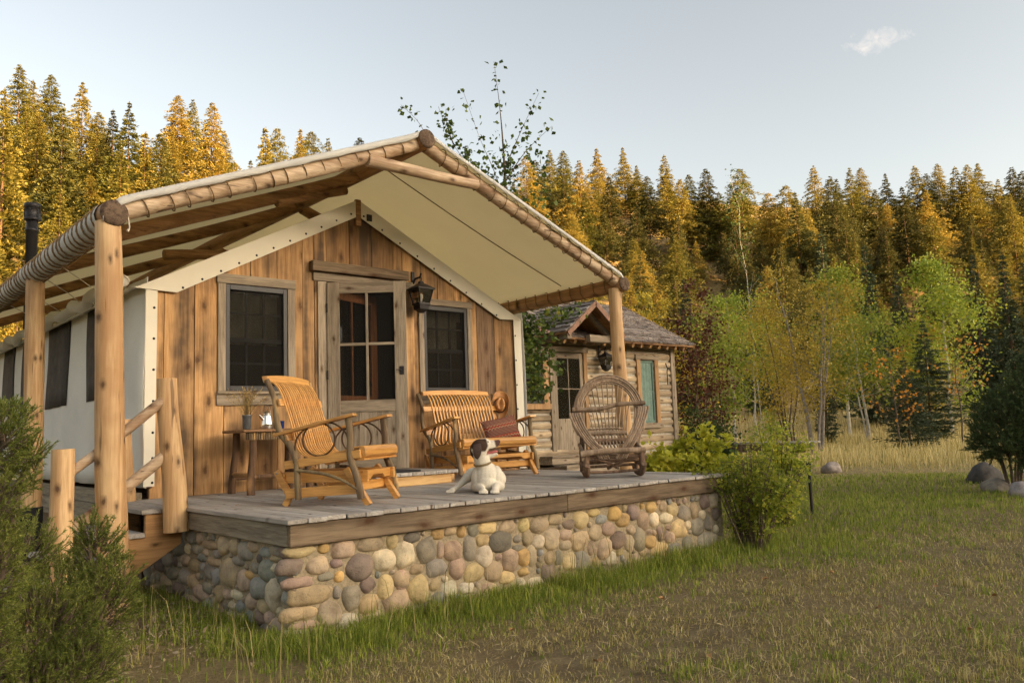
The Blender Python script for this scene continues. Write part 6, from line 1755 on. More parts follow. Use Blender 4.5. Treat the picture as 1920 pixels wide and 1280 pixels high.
def conifer(name, P, h, wscale, var, label, group, bank=None, cat='tree', green=False):
    cm, tm = (bank or PINES)[var]
    r_ = empty(name, P, random.Random(hash((round(P[0], 2), round(P[1], 2)))).uniform(0, 6.28), label, cat, group)
    s = h / 15.0
    c = link('crown', cm, r_); c.scale = (s * wscale, s * wscale, s)
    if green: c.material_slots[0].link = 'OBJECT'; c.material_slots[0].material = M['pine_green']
    t = link('trunk', tm, r_); t.scale = (s, s, s)
    return r_
rp_ = random.Random(77)
GRP = 'conifers on the hillside'
LBL = 'tall conifer growing on the sunlit golden hillside'
placed = []
# trees whose tips break the skyline
TIPS = [(-25, 150), (8, 165), (38, 120), (62, 150), (97, 140), (118, 200), (155, 153), (185, 210), (212, 205), (243, 190), (272, 245), (300, 250), (334, 178), (362, 186), (398, 192), (420, 245), (438, 300), (470, 300), (497, 236), (520, 238), (563, 240), (583, 246), (615, 258), (674, 258), (700, 275), (985, 290), (1003, 300), (1030, 280), (1055, 282), (1085, 300), (1118, 277), (1141, 330), (1167, 275), (1193, 310), (1213, 330), (1245, 290), (1275, 335), (1291, 327), (1322, 316), (1347, 360), (1386, 315), (1440, 360), (1472, 346), (1490, 360), (1524, 310), (1555, 330), (1568, 335), (1592, 314), (1613, 314), (1640, 355), (1659, 325), (1690, 350), (1714, 310), (1735, 325), (1756, 307), (1790, 312), (1812, 308), (1832, 305), (1870, 335), (1896, 313), (1915, 320), (1945, 330)]
for i, (tx, ty) in enumerate(TIPS):
    d_ = ray(tx, ty); hd = math.hypot(d_[0], d_[1]); d_ = d_ / hd
    az = math.atan2(d_[0] * RGT[0] + d_[1] * RGT[1], d_[0] * FWD[0] + d_[1] * FWD[1])
    dr = float(np.interp(az, [-0.6, 0.0, 0.2, 0.6], [128, 150, 175, 190]))
    want = (13 if tx > 700 else 15.5) * rp_.uniform(0.85, 1.2)
    best = None
    for q in range(30):
        dist = dr * (0.62 + 0.38 * q / 29)
        Pt = EYE + d_ * dist; zz = zgs(Pt[0], Pt[1]); hh = Pt[2] - zz
        if hh < 3: continue
        sc_ = abs(hh - want)
        if best is None or sc_ < best[0]: best = (sc_, Pt[0], Pt[1], zz, hh, dist)
    if best and best[4] < 34:
        vv = rp_.randrange(7)
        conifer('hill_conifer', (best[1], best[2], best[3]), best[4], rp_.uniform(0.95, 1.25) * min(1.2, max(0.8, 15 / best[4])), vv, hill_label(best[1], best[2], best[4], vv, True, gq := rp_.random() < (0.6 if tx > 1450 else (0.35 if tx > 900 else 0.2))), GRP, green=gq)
        placed.append((best[1], best[2]))
# the stand below the skyline; bare gullies stay open
BARE = [(1205, 470, 70, 62), (1165, 400, 34, 40), (1120, 590, 70, 60), (1340, 620, 60, 70), (140, 320, 60, 60), (60, 480, 60, 50), (1060, 500, 40, 40), (1830, 575, 70, 40), (1480, 400, 30, 22), (1235, 560, 40, 30), (330, 330, 26, 20), (1000, 470, 30, 20)]
tries = 0
while len(placed) < 285 and tries < 14000:
    tries += 1
    az = rp_.uniform(-0.62, 0.60)
    db = float(np.interp(az, [-0.6, 0.0, 0.2, 0.6], [48, 58, 70, 74])); dr = float(np.interp(az, [-0.6, 0.0, 0.2, 0.6], [128, 150, 175, 190]))
    s = rp_.random() ** 0.9
    dist = db + (dr - db) * (0.06 + 0.90 * s)
    x = EYE[0] + dist * (FWD[0] * math.cos(az) + RGT[0] * math.sin(az)); y = EYE[1] + dist * (FWD[1] * math.cos(az) + RGT[1] * math.sin(az))
    zz = zgs(x, y)
    px, py = proj((x, y, zz))
    if not (-60 < px < 1980): continue
    if 300 < px < 950 and py > 420 and rp_.random() < 0.9: continue
    if any(((px - a) / c) ** 2 + ((py - b) / d) ** 2 < 1 for (a, b, c, d) in BARE): continue
    if min([9e9] + [(x - a) ** 2 + (y - b) ** 2 for a, b in placed]) < (3.0 + 0.013 * dist) ** 2: continue
    h = rp_.uniform(7.5, 14.5) * (0.75 + 0.25 * s)
    if rp_.random() < 0.2: h *= 0.6
    # keep the skyline as photographed: no filler tree may overtop its neighbours
    tipx, tipy = proj((x, y, zz + h))
    sky_y = np.interp(tipx, [t[0] for t in TIPS], [t[1] for t in TIPS])
    if tipy < sky_y + 28: continue
    vv = rp_.randrange(7)
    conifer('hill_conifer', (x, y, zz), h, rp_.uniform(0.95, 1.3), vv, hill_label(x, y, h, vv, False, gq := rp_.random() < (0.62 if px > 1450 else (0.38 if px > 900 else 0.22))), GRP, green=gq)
    placed.append((x, y))

# dark conifers on the valley floor
FIRS = []
for k in range(3):
    FIRS.append((conifer_mesh(200 + k, 15.0, [3.9, 3.3, 4.6][k], M['fir'], 44, 0.03, 2.2, [0.16, 0.28, 0.10][k], 0.55, [1.0, 0.9, 0.95][k], 0.30, 3.0), trunk_mesh(15, 0.2, M['bark_pine'], 20 + k)))
def fir_at(px, py_base, py_tip, dist, var, ws, label):
    d_ = ray(px, py_base); d_ = d_ / math.hypot(d_[0], d_[1])
    x, y = EYE[0] + d_[0] * dist, EYE[1] + d_[1] * dist
    zz = zgs(x, y); top = at_dist(px, py_tip, dist).z
    return conifer('dark_conifer', (x, y, zz), top - zz, ws, var, label, None, FIRS)
fir_at(1643, 730, 455, 50, 1, 0.75, 'dark green conifer standing behind the slim aspens')
fir_at(1700, 740, 500, 56, 1, 0.7, 'slender shaded conifer behind the tall yellow aspen')
fir_at(1748, 815, 598, 37, 0, 1.25, 'young blue green spruce in the golden meadow grass')
fir_at(1706, 820, 668, 31, 2, 1.15, 'broad low young spruce at the edge of the meadow')
fir_at(1552, 805, 690, 36, 0, 0.8, 'small dark spruce behind the pale multi trunk tree')
fir_at(1848, 740, 470, 58, 1, 0.7, 'tall dark conifer between aspen and juniper')
fir_at(1905, 740, 470, 56, 1, 0.7, 'dark conifer at the meadow edge behind the juniper bush')
fir_at(1420, 700, 545, 66, 1, 0.9, 'shaded conifer behind the yellow leaved tree')
fir_at(1560, 700, 430, 66, 1, 0.8, 'shaded conifer at the hill foot beside the slim aspens')
fir_at(1290, 660, 520, 68, 1, 0.8, 'shaded conifer at the hill foot behind the dark red tree')

# ------------------------------------------------------------------ broadleaf trees and shrubs
M['aspen_bark'] = plain('aspen_bark', (0.46, 0.42, 0.34), 0.85, nscale=7, namt=0.35, bump=0.3)
M['grey_bark'] = plain('grey_bark', (0.23, 0.20, 0.165), 0.9, nscale=9, namt=0.4, bump=0.5)
M['twig'] = plain('brown_twig', (0.12, 0.085, 0.055), 0.9, nscale=20, namt=0.3)
M['leaf_green'] = foliage('aspen_leaf_green', [(0.1, (0.16, 0.225, 0.035)), (0.45, (0.31, 0.38, 0.05)), (0.8, (0.48, 0.47, 0.065)), (0.97, (0.60, 0.47, 0.07))], nscale=0.7, trans=0.4)
M['leaf_yellow'] = foliage('aspen_leaf_yellow', [(0.1, (0.28, 0.27, 0.04)), (0.4, (0.50, 0.40, 0.05)), (0.75, (0.62, 0.44, 0.05)), (0.95, (0.55, 0.28, 0.04))], nscale=0.8, trans=0.4)
M['leaf_gold'] = foliage('leaf_gold', [(0.1, (0.22, 0.18, 0.035)), (0.4, (0.46, 0.345, 0.05)), (0.7, (0.60, 0.46, 0.06)), (0.95, (0.30, 0.20, 0.045))], nscale=0.9, trans=0.35)
M['leaf_red'] = foliage('leaf_dark_red', [(0.1, (0.05, 0.018, 0.014)), (0.45, (0.10, 0.032, 0.022)), (0.75, (0.15, 0.055, 0.025)), (0.95, (0.13, 0.13, 0.03))], nscale=0.9, trans=0.3)
M['leaf_dark'] = foliage('leaf_dark_green', [(0.1, (0.022, 0.040, 0.012)), (0.5, (0.05, 0.085, 0.018)), (0.9, (0.12, 0.17, 0.03))], nscale=1.2, trans=0.3)
M['leaf_lime'] = foliage('leaf_lime', [(0.1, (0.32, 0.36, 0.03)), (0.5, (0.52, 0.52, 0.05)), (0.9, (0.68, 0.60, 0.07))], nscale=2.0, trans=0.5)
M['leaf_rose'] = foliage('leaf_rose', [(0.1, (0.14, 0.20, 0.025)), (0.45, (0.33, 0.39, 0.045)), (0.75, (0.54, 0.52, 0.06)), (0.95, (0.72, 0.60, 0.08))], nscale=2.2, trans=0.5)
M['leaf_orange'] = foliage('leaf_orange', [(0.1, (0.55, 0.22, 0.03)), (0.6, (0.62, 0.29, 0.04)), (0.95, (0.60, 0.36, 0.06))], nscale=1.0, trans=0.4)
def broadleaf(name, P, h, label, cat, leaf, bark, seed, nleaf, lsize, spread=0.28, stems=1, clear=0.3, trunk_r=0.05, lean=0.05, group=None, top=0.5, cluster=0.16, up=0.8, crown_name='crown'):
    """stems with ascending limbs; leaves are clumped along the outer limbs"""
    g = random.Random(seed); gn = np.random.default_rng(seed)
    root = empty(name, P, 0, label, cat, group)
    tb_ = MB(); tips = []
    for s in range(stems):
        a0 = g.uniform(0, 6.28); off = 0.0 if stems == 1 else g.uniform(0.02, 0.06) * h * 0.5
        bx, by = off * math.cos(a0), off * math.sin(a0)
        hs_ = h * (1.0 if s == 0 else g.uniform(0.7, 0.98))
        ll = lean * (1 if stems == 1 else 2.6)
        tx, ty = bx + ll * h * math.cos(a0) * g.uniform(0.5, 1.2), by + ll * h * math.sin(a0) * g.uniform(0.5, 1.2)
        pts = []
        for i in range(9):
            t = i / 8
            pts.append(Vector((bx + (tx - bx) * t ** 1.3 + g.gauss(0, 0.006 * h) * (0 < i), by + (ty - by) * t ** 1.3 + g.gauss(0, 0.006 * h) * (0 < i), -0.1 + (hs_ + 0.1) * t)))
        r0 = trunk_r * (1 if s == 0 else g.uniform(0.6, 0.9))
        tb_.tube(pts, [r0 * (1 - 0.9 * i / 8) + 0.002 for i in range(9)], 7, True, 0.05, seed + s)
        nl = max(6, int(20 / stems ** 0.5))
        for k in range(nl):
            t = clear + (0.98 - clear) * (k + g.random()) / nl
            i = min(7, int(t * 8)); q = pts[i].lerp(pts[i + 1], t * 8 - i)
            a = g.uniform(0, 6.28)
            env = math.sin(PI * min(1, max(0.0, (t - clear) / (1 - clear)) * (1 - top * 0.35) + 0.18)) ** 0.7
            L = spread * h * env * g.uniform(0.6, 1.15) / (stems ** 0.25) + 0.03 * h
            e = q + Vector((math.cos(a) * L, math.sin(a) * L, L * up * g.uniform(0.5, 1.2)))
            mdl = q.lerp(e, 0.55) + Vector((0, 0, -0.06 * L))
            rb_ = max(0.003, r0 * (1 - t) * 0.45)
            tb_.tube([q, mdl, e], [rb_, rb_ * 0.6, rb_ * 0.25], 5, False)
            for u in (0.35, 0.6, 0.8, 1.0):
                tips.append((q.lerp(mdl, min(1, u / 0.55)) if u < 0.55 else mdl.lerp(e, (u - 0.55) / 0.45), L * cluster * 1.6 + 0.03 * h * cluster * 4))
            for w in range(3):                          # side twigs
                u = g.uniform(0.4, 0.95); b = q.lerp(e, u); a2 = a + g.uniform(-1.4, 1.4); l2 = L * g.uniform(0.25, 0.5)
                e2_ = b + Vector((math.cos(a2) * l2, math.sin(a2) * l2, l2 * g.uniform(0.1, 0.9)))
                tb_.tube([b, e2_], [rb_ * 0.4, rb_ * 0.15], 4, False)
                tips.append((e2_, L * cluster * 1.5 + 0.02 * h * cluster * 4)); tips.append((b.lerp(e2_, 0.6), L * cluster * 1.2))
        tips.append((pts[-1], 0.03 * h)); tips.append((pts[-2], 0.03 * h))
    tb_.build('trunk', bark, root)
    T = np.array([tuple(t[0]) for t in tips]); S_ = np.array([t[1] for t in tips])
    w_ = gn.gamma(1.2, 1.0, len(T)); w_ /= w_.sum()
    idx = gn.choice(len(T), nleaf, p=w_)
    pts = T[idx] + gn.normal(size=(nleaf, 3)) * S_[idx][:, None] * np.array([1, 1, 0.8])
    v, t = leaf_cards(pts, lsize * gn.uniform(0.6, 1.25, nleaf), gn, 1.25, 0.2)
    link(crown_name, tris_mesh('leaves', v, t, leaf), root)
    return root
def tree_at(name, px, py_tip, dist, label, leaf, bark, seed, nleaf, lsize, **kw):
    d_ = ray(px, 700); d_ = d_ / math.hypot(d_[0], d_[1])
    x, y = EYE[0] + d_[0] * dist, EYE[1] + d_[1] * dist
    zz = zgs(x, y); h = at_dist(px, py_tip, dist).z - zz
    return broadleaf(name, (x, y, zz), h, label, kw.pop('cat', 'tree'), leaf, bark, seed, nleaf, lsize, **kw)
AG = 'slim white aspens in the meadow'
tree_at('aspen_tree', 1373, 560, 40, 'taller white trunked green aspen in the golden meadow', M['leaf_green'], M['aspen_bark'], 1, 4200, 0.125, spread=0.22, trunk_r=0.075, clear=0.42, group=AG)
tree_at('aspen_tree', 1410, 610, 38, 'shorter white trunked green aspen in the golden meadow', M['leaf_green'], M['aspen_bark'], 2, 4000, 0.12, spread=0.28, trunk_r=0.06, clear=0.36, group=AG)
tree_at('aspen_tree', 1585, 515, 42, 'tall green and yellow aspen beside the gold leaved tree', M['leaf_green'], M['aspen_bark'], 3, 5600, 0.135, spread=0.17, trunk_r=0.09, clear=0.28, up=1.1)
tree_at('aspen_tree', 1622, 600, 38, 'leafy green aspen with two white trunks before the dark conifer', M['leaf_green'], M['aspen_bark'], 4, 4800, 0.12, spread=0.28, trunk_r=0.07, clear=0.34, stems=2)
tree_at('aspen_tree', 1775, 500, 42, 'tall yellow green aspen rising behind the young spruces', M['leaf_green'], M['aspen_bark'], 5, 7600, 0.14, spread=0.19, trunk_r=0.09, clear=0.12)
tree_at('aspen_tree', 1715, 600, 46, 'yellowing aspen clump behind the young spruces', M['leaf_yellow'], M['aspen_bark'], 6, 5000, 0.14, spread=0.24, trunk_r=0.08, clear=0.15, stems=2)
tree_at('aspen_tree', 1423, 325, 46, 'very slender dark leaved aspen rising against the sky', M['leaf_dark'], M['aspen_bark'], 7, 800, 0.15, spread=0.03, cluster=0.08, trunk_r=0.035, clear=0.25, up=2.0)
tree_at('gold_leaf_tree', 1522, 505, 30, 'pale multi trunk tree with sparse gold and brown leaves', M['leaf_gold'], M['grey_bark'], 8, 6200, 0.085, spread=0.20, stems=4, trunk_r=0.085, clear=0.26, lean=0.06, cluster=0.2)
tree_at('gold_leaf_tree', 1470, 555, 32, 'thicket of brown stems with yellow brown leaves', M['leaf_gold'], M['twig'], 9, 4400, 0.095, spread=0.20, stems=5, trunk_r=0.05, clear=0.28, lean=0.07, cluster=0.2)
tree_at('dark_red_tree', 1312, 540, 23.5, 'dark red leaved tree against the log cabin corner', M['leaf_red'], M['twig'], 10, 5200, 0.085, spread=0.13, stems=4, trunk_r=0.04, clear=0.10, lean=0.05, cluster=0.22)
tree_at('yellow_tree', 1255, 560, 24, 'yellow green tree rising behind the log cabin roof', M['leaf_yellow'], M['twig'], 11, 3600, 0.10, spread=0.22, stems=3, trunk_r=0.05, clear=0.12)
tree_at('yellow_tree', 1345, 600, 27, 'green and yellow thicket behind the dark red tree', M['leaf_green'], M['twig'], 12, 3000, 0.11, spread=0.2, stems=3, trunk_r=0.05, clear=0.3)
tree_at('orange_sapling', 1678, 655, 30, 'orange leaved sapling in front of the dark conifer', M['leaf_orange'], M['twig'], 13, 190, 0.12, spread=0.24, trunk_r=0.03, clear=0.25, cluster=0.12)
tree_at('orange_sapling', 1795, 640, 33, 'orange leaved sapling between the aspen and the juniper', M['leaf_orange'], M['twig'], 14, 120, 0.12, spread=0.3, trunk_r=0.03, clear=0.45, cluster=0.10)
tree_at('meadow_thicket', 1440, 765, 34, 'low leafy green thicket at the meadow edge', M['leaf_green'], M['twig'], 15, 700, 0.09, spread=0.5, stems=5, trunk_r=0.02, clear=0.1, cat='shrub')
tree_at('meadow_thicket', 1318, 770, 21, 'dark green shrub beside the log cabin corner', M['leaf_dark'], M['twig'], 16, 2200, 0.07, spread=0.55, stems=6, trunk_r=0.02, clear=0.05, cat='shrub')
# aspen behind the tent: its top shows over the ridge, its lower leaves beside the flap
def tent_aspen():
    bx, by = 6.6, 6.2
    zz = zgs(bx, by)
    r_ = empty('aspen_tree', (bx, by, zz), 0, 'leafy aspen behind the tent with branches above the roof ridge', 'tree')
    dist = math.hypot(bx - EYE[0], by - EYE[1])
    gn = np.random.default_rng(5); g = random.Random(5)
    tb_ = MB(); LP = []
    def loc(px, py, dd=0.0):
        p = at_dist(px, py, dist + dd); return Vector((p.x - bx, p.y - by, p.z - zz))
    stems = [[(985, 860), (965, 600), (950, 400), (945, 300), (938, 210), (926, 115)], [(950, 400), (930, 330), (900, 260), (868, 170)], [(945, 320), (975, 250), (1010, 175)], [(948, 340), (985, 285), (1033, 238)],
             [(955, 420), (900, 340), (850, 270), (822, 200)], [(900, 340), (830, 300), (785, 230), (752, 197)], [(850, 270), (838, 235), (836, 205)], [(960, 480), (1000, 400), (1016, 350), (1012, 285)],
             [(965, 600), (1000, 560), (1050, 590)], [(968, 620), (1010, 640), (1050, 690)], [(970, 650), (1000, 690), (1010, 740)], [(972, 600), (990, 620), (1005, 700)], [(975, 620), (1040, 600), (1080, 580)], [(905, 330), (880, 300), (872, 280)]]
    for k, s in enumerate(stems):
        pts = [loc(px, py, g.uniform(-0.25, 0.25) * (i > 0)) for i, (px, py) in enumerate(s)]
        if k == 0: pts[0].z = -0.1
        q = catmull(pts, 5); n = len(q); r0 = 0.06 if k == 0 else 0.014
        tb_.tube(q, [max(0.003, r0 * (1 - i / (n - 1)) ** 1.2) for i in range(n)], 6, False)
        for i in range(n):
            if k == 0 and i < n * 0.35: continue
            dens = 7 if (k < 8 or k == 13) else 12
            thin = 0.6 if (k < 8 and i > n * 0.55) else 1.0
            for _ in range(int(dens * thin)):
                LP.append(q[i] + Vector((g.gauss(0, 0.075), g.gauss(0, 0.075), g.gauss(0, 0.075))))
    for _ in range(520):
        c = loc(g.gauss(1003, 20), g.uniform(585, 750), g.uniform(-0.5, 0.4)); LP.append(c)
    for _ in range(420):
        c = loc(g.gauss(925, 55), g.gauss(370, 45), g.uniform(-0.5, 0.5)); LP.append(c)
    tb_.build('trunk', M['twig'], r_)
    P = np.array([tuple(p) for p in LP])
    v, t = leaf_cards(P, 0.092 * gn.uniform(0.6, 1.25, len(P)), gn, 1.15, 0.1)
    link('crown', tris_mesh('leaves', v, t, M['leaf_aspen']), r_)
M['leaf_aspen'] = foliage('aspen_leaf_fresh', [(0.1, (0.03, 0.055, 0.014)), (0.5, (0.085, 0.13, 0.022)), (0.85, (0.20, 0.24, 0.035)), (0.98, (0.45, 0.34, 0.05))], nscale=1.5, trans=0.3)
tent_aspen()

# shrubs round the porch end
def shrub(name, P, h, rx, label, leaf, seed, nleaf, lsize, stems=14, bark=None, zlo=0.35, cat='shrub', flare=1.0):
    g = random.Random(seed); gn = np.random.default_rng(seed)
    r_ = empty(name, P, 0, label, cat)
    tb_ = MB(); tips = []
    for s in range(stems):
        a = g.uniform(0, 6.28); rr = rx * math.sqrt(g.random()) * flare
        e = Vector((rr * math.cos(a), rr * math.sin(a), h * g.uniform(0.6, 1.0) * (1 - 0.3 * (rr / rx) ** 2)))
        b = Vector((0.22 * rr * math.cos(a), 0.22 * rr * math.sin(a), -0.05))
        md = b.lerp(e, 0.5) + Vector((0, 0, 0.12 * h))
        q = catmull([b, md, e], 5)
        tb_.tube(q, [0.010 * (1 - 0.8 * i / (len(q) - 1)) for i in range(len(q))], 5, False)
        for k in range(7):
            u = zlo + (1 - zlo) * g.random(); c = q[min(len(q) - 1, int(u * (len(q) - 1)))]
            a2 = g.uniform(0, 6.28); l2 = 0.22 * rx * g.uniform(0.4, 1.2)
            e2_ = c + Vector((math.cos(a2) * l2, math.sin(a2) * l2, l2 * g.uniform(-0.1, 0.8)))
            tb_.tube([c, e2_], [0.004, 0.0015], 4, False); tips += [e2_, c.lerp(e2_, 0.5)]
    tb_.build('stems', bark or M['twig'], r_)
    T = np.array([tuple(t) for t in tips]); w_ = gn.gamma(1.0, 1.0, len(T)); w_ /= w_.sum()
    idx = gn.choice(len(T), nleaf, p=w_)
    pts = T[idx] + gn.normal(size=(nleaf, 3)) * 0.085 * rx
    v, t = leaf_cards(pts, lsize * gn.uniform(0.55, 1.25, nleaf), gn, 1.35, 0.5)
    link('leaves', tris_mesh('leaves', v, t, leaf), r_)
    return r_
def gpt(px, dist, dz=0.0):
    d_ = ray(px, 800); d_ = d_ / math.hypot(d_[0], d_[1]); x, y = EYE[0] + d_[0] * dist, EYE[1] + d_[1] * dist
    return (x, y, zgs(x, y) + dz)
shrub('rose_bush', gpt(1398, 8.7), 1.20, 0.52, 'yellow green rose bush at the front corner of the porch', M['leaf_rose'], 1, 4800, 0.040, 36, zlo=0.2)
shrub('leafy_shrub', gpt(1448, 10.6), 1.36, 0.55, 'taller green shrub behind the rose bush at the porch corner', M['leaf_rose'], 2, 5600, 0.048, 26, zlo=0.12)
shrub('lime_shrub', gpt(1282, 11.2), 1.34, 0.62, 'bright lime yellow shrub growing beyond the porch end', M['leaf_lime'], 3, 3400, 0.085, 20)
shrub('lime_shrub', gpt(1226, 11.9), 1.12, 0.4, 'small lime leaved shrub close behind the willow rocker', M['leaf_lime'], 4, 1700, 0.08, 10)
shrub('leafy_shrub', gpt(1345, 15.0), 1.0, 0.45, 'dark leaved shrub between lime shrub and terrace', M['leaf_dark'], 5, 1300, 0.07, 14)

# ------------------------------------------------------------------ junipers
M['juniper'] = foliage('juniper_needles', [(0.10, (0.07, 0.10, 0.018)), (0.45, (0.19, 0.235, 0.04)), (0.8, (0.33, 0.35, 0.07)), (0.97, (0.42, 0.38, 0.12))], nscale=3.0, trans=0.35, rough=0.6, objvary=0.1)
M['juniper_far'] = foliage('juniper_needles_dark', [(0.10, (0.035, 0.055, 0.02)), (0.5, (0.08, 0.115, 0.035)), (0.9, (0.14, 0.18, 0.06))], nscale=2.0, trans=0.15, rough=0.6, objvary=0.1)
def juniper(name, P, lobes, label, seed, nspray, per, blen, mat, bw=0.0035, slen=0.085):
    """feathery sprays: many short needles along curved twig tips"""
    gn = np.random.default_rng(seed); g = random.Random(seed)
    r_ = empty(name, P, 0, label, 'shrub')
    tb_ = MB(); PP = []; DD = []
    tot = sum(l[3] * l[4] for l in lobes)
    for (cx, cy, cz, rx, rz) in lobes:
        k = max(4, int(nspray * rx * rz / tot))
        tb_.tube([(cx * 0.15, cy * 0.15, -0.1), (cx * 0.6, cy * 0.6, cz * 0.6), (cx, cy, cz)], [0.03, 0.018, 0.008], 6, False)
        for _ in range(k):
            v = Vector((g.gauss(0, 1), g.gauss(0, 1), g.gauss(0, 1))).normalized()
            rad_ = g.uniform(0.35, 1.0) ** 0.5
            c = Vector((cx + v.x * rx * rad_, cy + v.y * rx * rad_, cz + v.z * rz * rad_))
            if c.z < 0.02: c.z = 0.02 + 0.1 * g.random()
            d = (v + Vector((0, 0, 0.75)) + Vector((g.gauss(0, .3), g.gauss(0, .3), g.gauss(0, .3)))).normalized()
            L = g.uniform(0.6, 1.3) * slen
            e = c + d * L
            tb_.tube([c - d * L * 0.6, e], [0.003, 0.001], 3, False)
            t = gn.uniform(0, 1, per)
            b = np.array(c)[None] + np.array(d)[None] * (t * L)[:, None]
            PP.append(b); 
            dd = np.array(d)[None] * 0.9 + gn.normal(size=(per, 3)) * 0.55
            DD.append(dd)
    PP = np.concatenate(PP); DD = np.concatenate(DD); n = len(PP)
    DD /= np.linalg.norm(DD, axis=1, keepdims=True)
    s = np.cross(DD, gn.normal(size=(n, 3))); s /= np.linalg.norm(s, axis=1, keepdims=True)
    L = (blen * gn.uniform(0.5, 1.3, n))[:, None]
    v = np.stack([PP - s * bw, PP + s * bw, PP + DD * L], 1).reshape(-1, 3)
    t = np.arange(n * 3).reshape(-1, 3)
    tb_.build('branches', M['twig'], r_)
    link('foliage', tris_mesh('needles', v, t, mat), r_)
    return r_
# near junipers left of the stairs: lobes placed where the photograph shows masses
def lobes_from(pxs, base, dist0):
    out = []
    for (px, py, r, rz, dd) in pxs:
        p = at_dist(px, py, dist0 + dd); k = (dist0 + dd) / FPX
        out.append((p.x - base[0], p.y - base[1], p.z - base[2], r * k, rz * k))
    return out
jb = gpt(150, 4.4)
juniper('juniper_bush', jb, lobes_from([(60, 1190, 95, 75, 0), (170, 1150, 65, 55, 0.2), (110, 1110, 70, 45, 0.35), (35, 1040, 55, 45, 0.3), (182, 1050, 36, 50, 0.45), (205, 1100, 36, 45, 0.3), (60, 1290, 95, 50, -0.2), (150, 1250, 60, 50, -0.1), (172, 1005, 20, 30, 0.5)], jb, 4.4), 'spreading green juniper bush in front of the side stairs', 11, 2100, 44, 0.020, M['juniper'], 0.0022, 0.075)
jb2 = gpt(-60, 4.0)
juniper('juniper_bush', jb2, lobes_from([(-30, 840, 60, 60, 0), (5, 800, 34, 45, 0.1), (48, 868, 28, 26, 0.1), (-40, 950, 60, 60, 0), (5, 900, 42, 36, 0.1), (-60, 1080, 70, 80, 0), (-25, 1010, 36, 50, 0.1), (-70, 1230, 70, 90, 0)], jb2, 4.0), 'tall juniper bush left of the log newel post', 12, 1400, 44, 0.020, M['juniper'], 0.0022, 0.07)
jb3 = gpt(1890, 15.5)
juniper('juniper_bush', jb3, lobes_from([(1885, 805, 42, 45, 0), (1918, 765, 34, 50, 0.2), (1858, 825, 28, 32, 0), (1905, 845, 34, 25, -0.2), (1935, 715, 26, 42, 0.3), (1848, 768, 16, 26, 0.2), (1960, 800, 50, 60, 0)], jb3, 15.5), 'dark rounded juniper bush beside the meadow boulders', 13, 2000, 30, 0.06, M['juniper_far'], 0.007, 0.16)

# ------------------------------------------------------------------ boulders and the black post
def boulder(px, py, dist, sx, sz, col, label, seed):
    P = gpt(px, dist); g = Vector((seed * 3.1, seed * 1.7, 0))
    vs = []; fs = []; seg, rings = 20, 12
    for i in range(rings + 1):
        t = PI * i / rings
        for k in range(seg):
            a = 2 * PI * k / seg; d = Vector((math.sin(t) * math.cos(a), math.sin(t) * math.sin(a), math.cos(t)))
            n_ = 1 + 0.22 * noise.noise(d * 1.3 + g) + 0.09 * noise.noise(d * 4 + g)
            vs.append((d.x * sx * n_, d.y * sx * 0.8 * n_, max(-0.3 * sz, d.z * sz * n_)))
    for i in range(rings):
        for k in range(seg):
            k2 = (k + 1) % seg; fs.append((i * seg + k, (i + 1) * seg + k, (i + 1) * seg + k2, i * seg + k2))
    ob = MB().add(vs, fs, True).build('boulder', M['stone']); ob.location = (P[0], P[1], P[2] + 0.05); ob.color = (*col, 1)
    tag(ob, label, 'boulder')
boulder(1553, 868, 21, 0.28, 0.20, (0.30, 0.26, 0.235), 'pale pinkish boulder at the edge of the green grass', 1)
boulder(1838, 866, 17.5, 0.36, 0.30, (0.075, 0.07, 0.066), 'dark lichened boulder beside the juniper bush', 2)
boulder(1860, 887, 15.6, 0.30, 0.17, (0.24, 0.21, 0.17), 'low tan boulder in the grass below the dark boulder', 3)
boulder(1905, 884, 14.6, 0.22, 0.19, (0.30, 0.27, 0.26), 'small grey boulder under the juniper bush', 4)
bpst = gpt(1511, 11.8)
MB().tube([(0, 0, -0.2), (0, 0, 0.66)], 0.022, 10).tube([(0, 0, 0.60), (0, 0, 0.70)], 0.033, 10).build('bollard_post', M['iron'])
o = bpy.data.objects['bollard_post']; o.location = bpst; tag(o, 'short black metal post behind the green shrub', 'post')

# ------------------------------------------------------------------ grass, meadow, wood chips, fallen leaves
def blade_mat(name, trans=0.3, rough=0.6):
    t = NT(name)
    at = t.n('VertexColor'); at.layer_name = 'Col'
    p = t.principled(at.outputs['Color'], rough, spec=0.2)
    tr = t.n('BsdfTranslucent'); t.l(at.outputs['Color'], tr.inputs['Color'])
    mx = t.n('MixShader'); mx.inputs[0].default_value = trans
    t.l(p, mx.inputs[1]); t.l(tr.outputs[0], mx.inputs[2])
    return t.done(mx.outputs[0])
M['blade'] = blade_mat('grass_blade')
gg = np.random.default_rng(42)
def vnoise(x, y, s, seed=0):
    """cheap smooth noise from a few rotated sines"""
    r = np.random.default_rng(seed); out = 0
    for k in range(5):
        a = r.uniform(0, 6.28); f = s * r.uniform(0.6, 1.9); p = r.uniform(0, 6.28)
        out = out + np.sin((x * np.cos(a) + y * np.sin(a)) * f + p + 1.3 * np.sin((x * np.sin(a) - y * np.cos(a)) * f * 0.7 + p * 2))
    return out / 5
LUSH = [ground_hit(1690, 925), ground_hit(1600, 945), ground_hit(1540, 975), ground_hit(1770, 905), ground_hit(1560, 905)]
